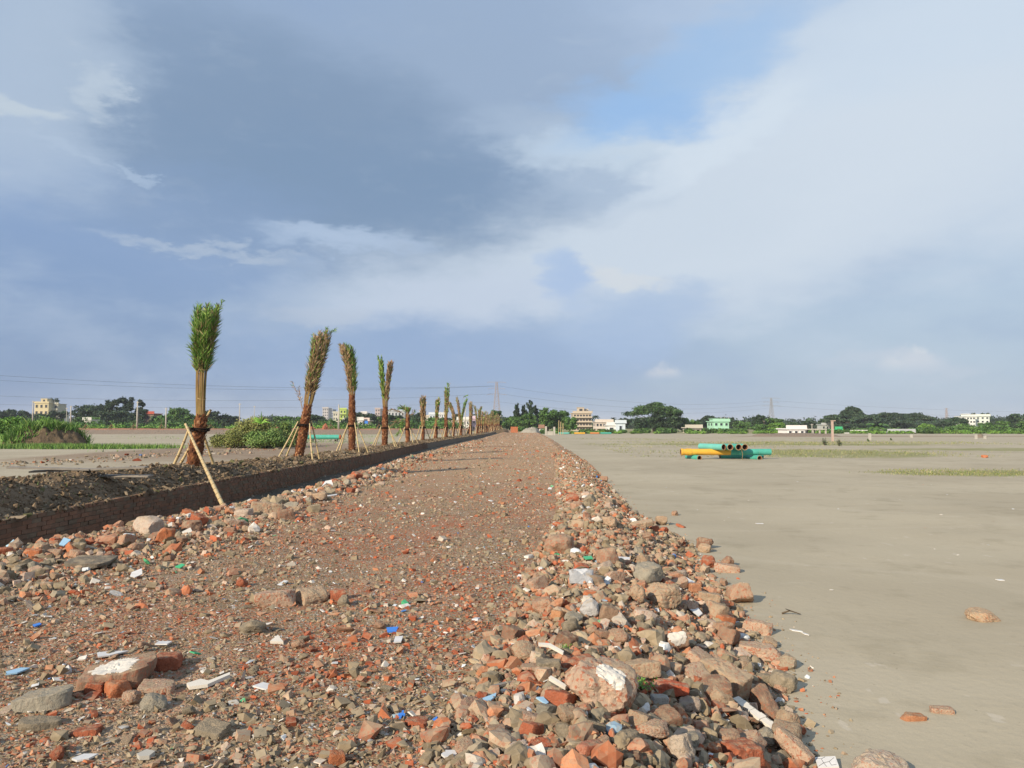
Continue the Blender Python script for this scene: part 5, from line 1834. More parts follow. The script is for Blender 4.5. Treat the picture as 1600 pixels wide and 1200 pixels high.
# ================================================================== things on the left field
# weathered boards lying behind the berm
q = drop(122, 741)
for i, (dx, dy_, L, rz, lab) in enumerate(((0, 0, 2.2, 6, 'long pale grey board lying behind the soil berm'), (.25, .25, 1.8, -4, 'dark edged board lying on top of the long pale board'), (-.7, -.15, 1.5, 10, 'thin light board sticking out left of the long pale board'))):
    mb = MB()
    mb.box(-L / 2, L / 2, -.11, .11, -.015, .015)
    mb.box(-L / 2 + .1, L / 2 - .2, -.10, -.02, .0155, .02)
    o = mb.build('board', M['timber'])
    gx_, gy_ = q.x + dx, q.y + dy_ + .4
    o.location = (gx_, gy_, float(surf_z(gx_, gy_)) + .05 + .045 * i)
    o.rotation_euler = (R(3), R(-2 + i * 2), R(rz))
    tag(o, lab, 'board')


def blades(name, xs, ys, h, cols, r, w=.02, lean=.35, parent=None, zf=None, kind='stuff'):
    n = len(xs)
    z = (surf_z(xs, ys) if zf is None else zf) - .02
    a = r.uniform(0, 2 * np.pi, n)
    hh = h * r.uniform(.5, 1.3, n)
    ww = w * r.uniform(.6, 1.4, n)
    lx, ly = r.normal(0, lean, n) * hh, r.normal(0, lean, n) * hh
    base = np.stack([xs, ys, z], -1)
    s = np.stack([np.cos(a) * ww, np.sin(a) * ww, np.zeros(n)], -1)
    tip = base + np.stack([lx, ly, hh], -1)
    V = np.stack([base - s, base + s, tip], 1).reshape(-1, 3)
    F = np.arange(3 * n).reshape(-1, 3)
    c = cols[r.integers(0, len(cols), n)] * r.uniform(.75, 1.25, (n, 1))
    o = mk(name, V, F, M['veg'], parent, vcol=np.repeat(c, 3, axis=0).astype(np.float32))
    if kind:
        o['kind'] = kind
    return o


GR_L = np.array([(.10, .22, .03), (.14, .27, .045), (.19, .27, .07), (.08, .16, .03)])
GR_R = np.array([(.19, .22, .07), (.25, .26, .10), (.14, .19, .05), (.33, .29, .14)])
r2 = np.random.default_rng(23)


def in_patch(cx, cy, rx, ry, n, seed=1, wob=.9, dens=1.6):
    xs = cx + r2.uniform(-1.3, 1.3, n) * rx
    ys_ = cy + r2.uniform(-1.3, 1.3, n) * ry
    q = ((xs - cx) / rx) ** 2 + ((ys_ - cy) / ry) ** 2
    f = fbm(xs, ys_, 1.4 / min(rx, ry), 4, seed)
    k = (1 - q) + (f - .5) * wob * 2 > r2.random(n) * dens - .35
    return xs[k], ys_[k]


# left strip of bright grass
q0 = G(95, 700.5, -.1)
xs, ys_ = in_patch(q0.x - 1.0, q0.y, 8.6, 2.2, 26000, 5)
blades('bright_grass', xs, ys_, .38, GR_L, r2, .03)
tag(bpy.data.objects['bright_grass'], 'strip of bright green grass at the foot of the dirt mound')
# right patches
for nm, (cx, cy, rx, ry, n, hh) in (('sparse_grass', (gA.x, gA.y, 8.5, 9, 13000, .13)), ('yellowish_grass', (gB.x, gB.y, 4.8, 2.4, 12000, .09)), ('distant_grass', (34, 92, 20, 7, 13000, .12))):
    xs, ys_ = in_patch(cx, cy, rx, ry, n, int(cx) + 3, 1.0, 2.0)
    o = blades(nm, xs, ys_, hh, GR_R, r2, .018 if nm != 'distant_grass' else .04, .5)
xs = r2.uniform(8, 60, 16000); ys_ = r2.uniform(50, 125, 16000)
f = fbm(xs, ys_ * 2.5, .07, 3, 9) > .60
blades('field_grass', xs[f], ys_[f], .13, GR_R, r2, .03, .5)
xs = r2.uniform(-60, -10, 9000); ys_ = r2.uniform(36, 150, 9000)
f = (fbm(xs, ys_ * 2, .08, 3, 19) > .63) & (xs < XT(ys_) - 3)
blades('left_field_grass', xs[f], ys_[f], .2, GR_L, r2, .04, .5)
# sprigs on the berm top and small weeds
xs, ys_ = strip_points(1500, 9, 130, lambda y: XW(y) - 1.9, lambda y: XW(y) - .2, r2)
f = fbm(xs, ys_, .7, 3, 29) > .6
blades('berm_weeds', xs[f], ys_[f], .10, GR_L * [.6, .6, .8], r2, .008, .7)


# dirt mound with grassy top
def heap(name, cx, cy, rx, ry, h, m, label, cat, seed, rough=.25, n=60, vc=None, fl=0.0, parent=None):
    th = np.linspace(0, 2 * np.pi, n, endpoint=False)
    rr = np.linspace(0, 1, n // 2)
    T_, Rr = np.meshgrid(th, rr, indexing='ij')
    xx = np.cos(T_) * Rr; yy = np.sin(T_) * Rr
    prof = np.clip(1 - Rr ** 2.2, 0, 1)
    f = fbm(xx * rx + 30, yy * rx + 30, 1.6 / rx * 2, 4, seed) - .5
    f2 = (fbm(xx * rx, yy * rx, 3.0, 3, seed + 3) - .5) + (fbm(np.cos(T_) * 4 + 20, np.sin(T_) * 4 + 20, 2.2, 3, seed + 5) - .5) * Rr * 1.2
    z = h * prof * (1 + f * 1.1) + f2 * rough * h * prof
    wob = 1 + .28 * (fbm(np.cos(T_) * 1.5 + 9, np.sin(T_) * 1.5 + 9, 1, 3, seed + 7) - .5)
    X_, Y_ = cx + xx * rx * wob, cy + yy * ry * wob
    Z_ = surf_z(X_, Y_) - .06 + z
    idx = np.arange(X_.size).reshape(X_.shape)
    i1 = np.roll(idx, -1, axis=0)
    Fq = np.stack([idx[:, :-1], i1[:, :-1], i1[:, 1:], idx[:, 1:]], -1).reshape(-1, 4)[:, ::-1]
    o = mk(name, np.stack([X_.ravel(), Y_.ravel(), Z_.ravel()], -1), Fq, m, parent, smooth=True)
    tag(o, label, cat)
    return o, (X_, Y_, Z_)


M['dirt'] = simple('dry_dirt', (.125, .092, .058), .6, 2.2, .95, .1, .25, 5)
M['redheap'] = simple('crushed_brick', (.33, .13, .075), .3, 1.2, .95, .1, .06, 5)
M['gravelheap'] = simple('grey_gravel', (.30, .28, .23), .25, 1.5, .95, .1, .06, 6)
mc = G(50, 694, -.1)
o_m, (mx, my, mz) = heap('dirt_mound', P(70, 690, 62).x, 62, 3.5, 2.4, 1.75, M['dirt'], 'eroded brown dirt mound overgrown with green at the left edge', 'mound', 3, .5, 90)


def leaves(name, C, n, size, m, parent, r, flat=.3, bright=(.75, 1.3), kind=None, elong=1.0):
    """leaf clump mesh; C = list of (cx,cy,cz,rx,ry,rz)"""
    C = np.array(C, float)
    vol = (C[:, 3] * C[:, 4] + C[:, 3] * C[:, 5]) ** 1.0
    which = r.choice(len(C), n, p=vol / vol.sum())
    u = r.normal(0, 1, (n, 3)); u /= np.linalg.norm(u, axis=1)[:, None]
    rad = r.random(n) ** .28
    rad = rad * (1 + .16 * r.normal(0, 1, n))
    p = C[which, :3] + u * C[which, 3:6] * rad[:, None]
    nrm = u * .55 + r.normal(0, .6, (n, 3)); nrm[:, 2] += flat
    nrm /= np.linalg.norm(nrm, axis=1)[:, None]
    a = np.cross(nrm, r.normal(0, 1, (n, 3))); a /= np.linalg.norm(a, axis=1)[:, None] + 1e-9
    b_ = np.cross(nrm, a)
    s = size * r.uniform(.55, 1.4, n)[:, None]
    V = np.stack([p - a * s * elong, p - b_ * s * .55, p + a * s * elong, p + b_ * s * .55], 1).reshape(-1, 3)
    F = np.arange(4 * n).reshape(-1, 4)
    lobe_b = r.uniform(bright[0], bright[1], len(C))
    c = (lobe_b[which] * r.uniform(.75, 1.3, n))[:, None] * np.array([[1.0, 1, 1]]) * (1 + r.normal(0, .05, (n, 3)))
    o = mk(name, V, F, m, parent, vcol=np.repeat(c, 4, axis=0).astype(np.float32))
    if kind:
        o['kind'] = kind
    return o


# vegetation on the mound: tall grass and leafy weeds
ids = r2.integers(0, mx.size, 9000)
vx, vy, vz = mx.ravel()[ids] + r2.normal(0, .1, 9000), my.ravel()[ids] + r2.normal(0, .1, 9000), mz.ravel()[ids]
mx0 = P(68, 690, 62).x
k = (vz > .1) & ((vx < mx0 - .5 + r2.normal(0, .7, 9000)) | (vz > 1.30 + r2.normal(0, .15, 9000)) | (vy > 62.6))
blades('mound_grass', vx[k], vy[k], .60, GR_L, r2, .05, .45, None, vz[k])


def bush(name, label, px, py_top, py_base, wpx, d, m, n, leaf, seed, cat='bush', squash=.9):
    r = np.random.default_rng(seed)
    k = d / 1200
    B = P(px, py_base, d)
    gz = float(surf_z(B.x, d))
    h = P(px, py_top, d).z - gz
    w = wpx * k
    root = tag(empty(name, (B.x, d, gz)), label, cat)
    lob = []
    for i in range(17):
        a = r.uniform(0, 2 * np.pi); q_ = r.random() ** .5
        hx = math.cos(a) * q_ * w * .36; hy = math.sin(a) * q_ * w * .30 * squash
        hz = h * (.18 + .62 * (1 - q_ ** 2) * r.uniform(.6, 1.0))
        lob.append((hx, hy, hz, w * r.uniform(.12, .20), w * r.uniform(.12, .18), h * r.uniform(.14, .24)))
    lob.append((0, 0, h * .3, w * .40, w * .3, h * .3))
    leaves('foliage', lob, n, leaf, m, root, r)
    mb = MB()
    for i in range(7):
        a = r.uniform(0, 6.28)
        mb.tube([(0.1 * math.cos(a), .1 * math.sin(a), -.05), (w * .15 * math.cos(a), w * .15 * math.sin(a), h * .35), (w * .3 * math.cos(a), w * .25 * math.sin(a), h * r.uniform(.55, .8))], [.035, .022, .008], 5)
    mb.build('stem', M['bark'], root)
    return root


bush('leafy_bush', 'bright green bush left of the dirt mound', 18, 646, 692, 105, 66, M['leaf_bright'], 10000, .09, 1)
bush('leafy_bush', 'green weeds behind the top of the dirt mound below the cream building', 62, 645, 688, 90, 68, M['leaf_bright'], 6500, .09, 2)
bush('leafy_bush', 'light green bush cut by the left picture edge', -30, 658, 690, 110, 64, M['leaf_bright'], 6500, .10, 3)
bush('olive_bush', 'low yellowish bush right of the nearest palm trunk', 362, 664, 702, 72, 58, M['leaf_olive'], 9000, .055, 4)
bush('thicket_bush', 'dry topped thicket, the tallest bush between the first two palms', 402, 642, 702, 118, 61, M['leaf_olive'], 17000, .07, 5)
bush('leafy_bush', 'green leafy bush in front of the dry topped thicket', 415, 662, 703, 84, 57.5, M['leaf_thick'], 11000, .065, 6)
bush('leafy_bush', 'dark green bush touching the second palm trunk from the left', 448, 655, 701, 62, 62, M['leaf_thick'], 9000, .075, 7)
# yellow green long leaves on the thicket
mb = MB()
q = P(408, 662, 57.4)
V, F = [], []
rw = random.Random(9)
for i in range(15):
    a = rw.uniform(-.3, 3.3)
    L = rw.uniform(.7, 1.25)
    dv = Vector((math.cos(a), rw.uniform(-.5, .1), abs(math.sin(a)) * .8 + .25)).normalized()
    sd = dv.orthogonal().normalized() * .05
    n0 = len(V)
    p0 = Vector((0, 0, 0))
    V += [p0 - sd * .4, p0 + sd * .4, p0 + dv * L * .5 + sd, p0 + dv * L * .5 - sd, p0 + dv * L + Vector((0, 0, -.22))]
    F += [(n0, n0 + 1, n0 + 2), (n0, n0 + 2, n0 + 3), (n0 + 3, n0 + 2, n0 + 4)]
o = mk('young_palm', [tuple(v) for v in V], np.array(F), M['leaf_bright'], vcol=np.full((len(V), 3), 1.8, np.float32))
o.location = q
tag(o, 'small yellow green fan of long leaves on the right of the thicket', 'plant')

# rubble road bank far on the left with its saplings and utility poles
th_ = np.linspace(-150, -9, 300)
sv = np.linspace(0, 1, 16)
XX, SS = np.meshgrid(th_, sv, indexing='ij')
YY = 150 + SS * 22 + (fbm(XX, SS * 0, .1, 2, 3) - .5) * 3
ZZ = -.35 + 1.25 * smooth(SS / .4) * (1 - smooth((SS - .75) / .3)) * (.85 + .3 * fbm(XX, YY, .12, 3, 33)) + (fbm(XX, YY, .9, 3, 34) - .5) * .35 * np.sin(SS * 3.1)
i2 = np.arange(XX.size).reshape(XX.shape)
Fq = np.stack([i2[:-1, :-1], i2[1:, :-1], i2[1:, 1:], i2[:-1, 1:]], -1).reshape(-1, 4)


def bank_mat():
    m, N, b = mat('distant_brick_rubble', .95, .1)
    g = N.node('ShaderNodeNewGeometry').outputs['Position']
    z = N.sep(g)[2]
    f = N.noise(g, 1.2, 5, .65)
    f2 = N.noise(g, 5, 4, .65)
    c = N.mix(N.ss(f2, .35, .65), (.20, .17, .13), (.30, .22, .16))
    c = N.mix(N.m('MULTIPLY', N.ss(N.m('ADD', z, N.m('MULTIPLY', f, .6)), .95, 1.2), .8), c, (.44, .19, .11))
    c = N.mix(N.m('MULTIPLY', N.ss(f2, .60, .70), .6), c, (.42, .38, .32))
    N.put(b.inputs['Base Color'], c)
    bump(N, b, f2, .15, .8)
    return m


M['bank'] = bank_mat()
o = mk('distant_rubble_bank', np.stack([XX.ravel(), YY.ravel(), ZZ.ravel()], -1), Fq, M['bank'], smooth=True)
tag(o, kind='structure')
XX, SS = np.meshgrid(np.linspace(44, 62, 80), sv, indexing='ij')
YY = 139 + SS * 10
ZZ = -.62 + .74 * np.sin(SS * 3.14) * smooth((XX - 44) / 3) * smooth((62 - XX) / 3) * (.8 + .5 * fbm(XX, YY, .4, 3, 3))
i2 = np.arange(XX.size).reshape(XX.shape)
Fq = np.stack([i2[:-1, :-1], i2[1:, :-1], i2[1:, 1:], i2[:-1, 1:]], -1).reshape(-1, 4)
o = mk('low_brown_bank', np.stack([XX.ravel(), YY.ravel(), ZZ.ravel()], -1), Fq, M['bank'], smooth=True)
tag(o, kind='structure')
for px, w, h, lab in ((489, 14, .5, 'small red brick heap beyond the teal pipe'), (508, 14, .7, 'larger red brick heap left of the sapling beyond the teal pipe'), (436, 16, .5, 'red brick heap just right of the thicket')):
    c = P(px, 668, 160)
    heap('brick_heap', c.x, 160, w * .07, 1.2, h + 1.0, M['redheap'], lab, 'heap', px, .3, 30)


def bank_top(px, d=162):
    c = P(px, 668, d)
    i = int(np.clip((c.x + 150) / 141 * 299, 0, 299))
    return Vector((c.x, d, .85))


def utility_pole(px, top, base, d, label, r=.16, cross=False, wood=False):
    c = P(px, base, d)
    gz = float(surf_z(c.x, d)) if not (150 < d < 172 and c.x < -9) else .8
    h = P(px, top, d).z - gz
    root = tag(empty('utility_pole', (c.x, d, gz)), label, 'utility pole')
    mb = MB()
    mb.tube([(0, 0, -.3), (0, 0, h * .5), (0, 0, h)], [r, r * .85, r * .65], 8)
    mb.build('shaft', M['bark'] if wood else M['concrete'], root, smooth=True)
    mb = MB()
    if cross:
        mb.box(-h * .13, h * .13, -.06, .06, h * .62, h * .62 + .14)
        mb.box(-h * .10, h * .08, -.06, .06, h * .30, h * .30 + .2)
    else:
        mb.box(-.3, .3, -.05, .05, h - .28, h - .17)
    mb.build('cross_arm', M['concrete'], root)
    return root


utility_pole(51, 626, 655, 170, 'concrete utility pole just left of the cream apartment block')
utility_pole(110, 634, 668, 165, 'concrete utility pole between the cream block and the big dark trees')
utility_pole(104, 637, 650, 210, 'thin far pole left of the pole beside the dark trees', .1)
utility_pole(214, 627, 670, 160, 'tallest concrete pole standing against the big dark trees', .2)
utility_pole(259, 637, 670, 160, 'concrete pole left of the nearest palm', .17)
utility_pole(374, 630, 668, 165, 'thin concrete pole right of the nearest palm above the thicket', .12)
utility_pole(397, 634, 665, 190, 'short thin pole showing above the top of the thicket', .1)
utility_pole(529, 632, 671, 158, 'pale concrete pole with two arms between the second and third palms', .2, True)
utility_pole(559, 652, 670, 180, 'small pole left of the blue and white house', .1)
utility_pole(727, 637, 672, 185, 'white pole behind the far palms', .14)
utility_pole(1269, 662, 680, 170, 'pole behind the single storey white house', .1)
utility_pole(1194, 657, 676, 240, 'thin dark far pole left of the mint green house', .1, wood=True)


def sapling(px, h, label, seed, d=158):
    r = random.Random(seed)
    b0 = bank_top(px, d)
    root = tag(empty('staked_sapling', tuple(b0)), label, 'sapling', 'staked saplings on the far bank')
    mb = MB()
    mb.tube([(0, 0, -.1), (0.03, 0, h * .7), (0, 0, h)], [.06, .05, .03], 6)
    mb.build('trunk', M['bark'], root)
    for a in (0.2, 2.2, 4.1):
        mb = MB()
        mb.tube([(1.0 * math.cos(a), .8 * math.sin(a), -.15), (0.05 * math.cos(a), .05 * math.sin(a), .95)], .055, 6)
        mb.build('stake', M['redheap'] if False else M['node'], root)
    rr3 = np.random.default_rng(seed)
    leaves('foliage', [(0, 0, h, .5, .5, .35), (.2, 0, h * .85, .35, .3, .3)], 60, .12, M['leaf_mid'], root, rr3)


sapling(134, 2.2, 'leafy staked sapling right of the pole beside the cream block', 1)
sapling(174, 1.6, 'small staked sapling in front of the big dark trees', 2)
sapling(209, 1.6, 'staked sapling at the foot of the tallest concrete pole', 3)
sapling(252, 2.0, 'staked sapling just left of the pole beside the nearest palm', 4)
sapling(329, 1.2, 'small staked sapling just right of the nearest palm', 5)
sapling(517, 2.0, 'staked sapling with pale stakes beyond the teal pipe', 6)
sapling(592, 2.3, 'yellow leaved sapling just left of the forked crown palm', 7)

# ================================================================== posts and plants on the right
def post(px, top, base, label, w=.16, cap=False, d=None, m='concrete'):
    q = drop(px, base) if d is None else P(px, base, d)
    gz = float(surf_z(q.x, q.y))
    h = P(px, top, q.y).z - gz
    root = tag(empty('boundary_post', (q.x, q.y, gz)), label, 'post')
    mb = MB()
    mb.box(-w / 2, w / 2, -w / 2, w / 2, -.2, h)
    mb.build('shaft', M[m], root)
    if cap:
        mb = MB()
        mb.box(-w * .6, w * 1.6, -w * .7, w * .7, h + .002, h + .10)
        mb.build('cap', M[m], root)
    return root


M['postpink'] = simple('pinkish_concrete', (.45, .34, .28), .2, 2, .9, .15)
post(1301, 658, 690, 'tall pinkish post with a flat cap on the right field', .24, True, m='postpink')
post(1359, 677, 688, 'short white stub post right of the tall pinkish post', .3)
post(1424, 679, 684, 'short pale stub post left of the green mound on the right field', .35)
post(1525, 679, 686, 'left short white post beside the dark heap on the far right', .3)
post(1539, 681, 686, 'right short white post beside the dark heap on the far right', .3)
c = P(1532, 684, 130)
heap('dark_heap', c.x, 130, 1.1, .9, .6, M['mortar'], 'small dark heap between two white stub posts at the far right', 'heap', 4, .4, 24)
for px, by, lab, s in ((1288, 696, 'dark dry stump plant left of the tall pinkish post', .8), (1311, 697, 'small dark dry plant right of the tall pinkish post', .6), (1356, 690, 'tiny shrub at the foot of the white stub post', .35), (1392, 688, 'tiny green shrub in the right field grass', .3)):
    q = drop(px, by)
    rr3 = np.random.default_rng(px)
    root = tag(empty('small_shrub', tuple(q)), lab, 'shrub')
    leaves('foliage', [(0, 0, s * .6, s * .3, s * .3, s * .5), (.2 * s, 0, s * .3, s * .4, s * .3, s * .3)], 160, .05, M['leaf_dark'] if px < 1320 else M['leaf_mid'], root, rr3)
    mb = MB()
    for j in range(5):
        a = j * 1.3
        mb.tube([(0, 0, -.03), (math.cos(a) * s * .3, math.sin(a) * s * .2, s * (.7 + .1 * j))], [.03, .01], 5)
    mb.build('stem', M['bark'], root)
# concrete gate posts and heaps at the far end of the road
post(853, 666, 679, 'left concrete gate post at the far end of the road', .4, d=165)
post(866, 667, 679, 'right concrete gate post at the far end of the road', .4, d=165)
c0, c1 = P(855, 678, 165), P(864, 678, 165)
mb = MB(); mb.box(c0.x, c1.x, 164.9, 165.1, -.5, .35); mb.box(c0.x, c1.x, 164.85, 165.15, .352, .42)
tag(mb.build('low_gate_wall', M['concrete']), 'low concrete sill between the two gate posts', 'wall')
for j, px in enumerate((873, 876, 879.5)):
    c = P(px, 676, 172)
    mb = MB(); mb.tube([(0, 0, -.3), (.05, 0, 3.2 - .3 * j)], .07, 6); mb.tube([(0, 0, 1.4), (.25, 0, 1.6)], .04, 5)
    o = mb.build('bamboo_stake', M['bamboo']); o.location = (c.x, 172, float(surf_z(c.x, 172)))
    tag(o, ['left', 'middle', 'right'][j] + ' of three upright bamboo stakes beside the gate posts', 'stake')
c = P(830, 676, 172)
heap('gravel_heap', c.x, 172, 2.4, 2, 1.15, M['gravelheap'], 'low heap of grey gravel at the far end of the road', 'heap', 8, .3, 40)
c = P(790, 676, 176)
heap('sand_heap', c.x - 1.0, 176, 2.2, 2, .85, M['dirt'], 'low tan heap left of the red brick stack', 'heap', 9, .3, 30)
# red brick stack: courses of bricks
c = P(803.5, 676, 174)
gz = float(surf_z(c.x, 174))
st = tag(empty('brick_stack', (c.x, 174, gz)), 'neat stack of orange red bricks at the far end of the road', 'brick stack')
M['freshbrick'] = simple('fresh_brick', (.44, .15, .07), .2, 3, .9, .15)
mb = MB()
for rz_ in range(9):
    for rx_ in range(6):
        for ry_ in range(2):
            mb.box(-.80 + rx_ * .27, -.80 + rx_ * .27 + .25, -.26 + ry_ * .26, -.26 + ry_ * .26 + .25, .15 * rz_, .15 * rz_ + .138)
o = mb.build('brick', M['freshbrick'], st); o['kind'] = 'stuff'

# ================================================================== trees
def tree(px, top, wpx, d, kind, leafm, label, base=None, seed=None, n=None, leaf=None):
    seed = int(px * 3 + d) if seed is None else seed
    r = np.random.default_rng(seed)
    k = d / 1200
    c = P(px, 675, d)
    gz = float(surf_z(c.x, d))
    h = P(px, top, d).z - gz
    w = wpx * k
    nm = {'dome': 'rain_tree', 'round': 'broadleaf_tree', 'cone': 'columnar_tree', 'coco': 'coconut_palm', 'open': 'broadleaf_tree'}[kind]
    root = tag(empty(nm, (c.x, d, gz)), label, 'tree', None)
    leaf = leaf or max(.22, .0014 * d)
    mb = MB()
    lob = []
    if kind == 'dome':
        tr = h * .045
        mb.tube([(0, 0, -.3), (0, 0, h * .18), (w * .02, 0, h * .34)], [tr * 1.5, tr, tr * .9], 8)
        for i in range(34):
            a = r.uniform(0, 2 * np.pi); q_ = r.random() ** .6
            lx_, ly_ = math.cos(a) * q_ * w * .44, math.sin(a) * q_ * w * .38
            lz = h * (.46 + .44 * math.sqrt(max(0, 1 - q_ ** 2)) * r.uniform(.75, 1.0))
            lob.append((lx_, ly_, lz, w * r.uniform(.10, .16), w * r.uniform(.10, .15), h * r.uniform(.05, .10)))
            if i % 3 == 0:
                mb.tube([(w * .02, 0, h * .32), (lx_ * .45, ly_ * .45, h * .45), (lx_ * .92, ly_ * .92, lz - h * .03)], [tr * .5, tr * .3, tr * .1], 5)
        n = n or 8000
    elif kind == 'cone':
        tr = h * .02
        mb.tube([(0, 0, -.3), (0, 0, h * .9)], [tr, tr * .3], 6)
        for i in range(16):
            t = i / 15
            ww = w * .5 * (1 - t * .95) ** .5 * r.uniform(.75, 1.0)
            lob.append((r.normal(0, w * .10), r.normal(0, w * .1), h * (.12 + .84 * t), ww * .75, ww * .75, h * .08))
        n = n or 2200
    elif kind == 'coco':
        tr = .16
        mb.tube([(0, 0, -.3), (.3, 0, h * .45), (.1, 0, h * .86)], [tr * 1.3, tr, tr * .8], 6)
        n = 0
    else:
        tr = h * .035
        mb.tube([(0, 0, -.3), (0, 0, h * .3), (r.normal(0, .2), 0, h * .55)], [tr * 1.3, tr, tr * .6], 7)
        nl = 26 if kind == 'round' else 20
        for i in range(nl):
            a = r.uniform(0, 2 * np.pi); q_ = r.random() ** .5
            ce = r.uniform(.30, .88)
            lim = math.sqrt(max(.05, 1 - ((ce - .52) / .46) ** 2))
            sp_ = .40 if kind == 'round' else .44
            lx_, ly_ = math.cos(a) * q_ * w * sp_ * lim, math.sin(a) * q_ * w * .36 * lim
            sz_ = (.10, .17) if kind == 'round' else (.07, .12)
            lob.append((lx_, ly_, h * ce, w * r.uniform(*sz_), w * r.uniform(*sz_), h * r.uniform(sz_[0] * .8, sz_[1] * .8)))
            if i % 4 == 0:
                mb.tube([(0, 0, h * .28), (lx_ * .5, ly_ * .5, h * ce * .75), (lx_, ly_, h * ce)], [tr * .5, tr * .3, tr * .1], 5)
        if kind == 'round':
            lob.append((0, 0, h * .45, w * .34, w * .3, h * .28))
        n = n or 3600
    mb.build('trunk', M['bark'], root)
    if kind == 'coco':
        V, F = [], []
        rr3 = random.Random(seed)
        for j in range(15):
            a = j * 2.4
            el_ = rr3.uniform(-.1, 1.1)
            dv = Vector((math.cos(a) * math.cos(el_), math.sin(a) * math.cos(el_), math.sin(el_)))
            L = w * .55
            pts = [Vector((.1, 0, h * .86)) + dv * L * t - Vector((0, 0, L * .55 * t * t)) for t in np.linspace(0, 1, 9)]
            for i in range(8):
                tg = (pts[i + 1] - pts[i]).normalized()
                sdv = tg.cross(Vector((0, 0, 1))).normalized() * L * .20
                for s_ in (-1, 1):
                    n0 = len(V)
                    V += [pts[i], pts[i + 1], pts[i + 1] + sdv * s_ + tg * .2 - Vector((0, 0, L * .10)), pts[i] + sdv * s_ * .9 - Vector((0, 0, L * .10))]
                    F.append((n0, n0 + 1, n0 + 2, n0 + 3))
        mk('crown', [tuple(v) for v in V], np.array(F), M[leafm], root, vcol=np.full((len(V), 3), 1.0, np.float32))
    else:
        leaves('crown', lob, n, leaf, M[leafm], root, r, .35, (.7, 1.35))
    return root


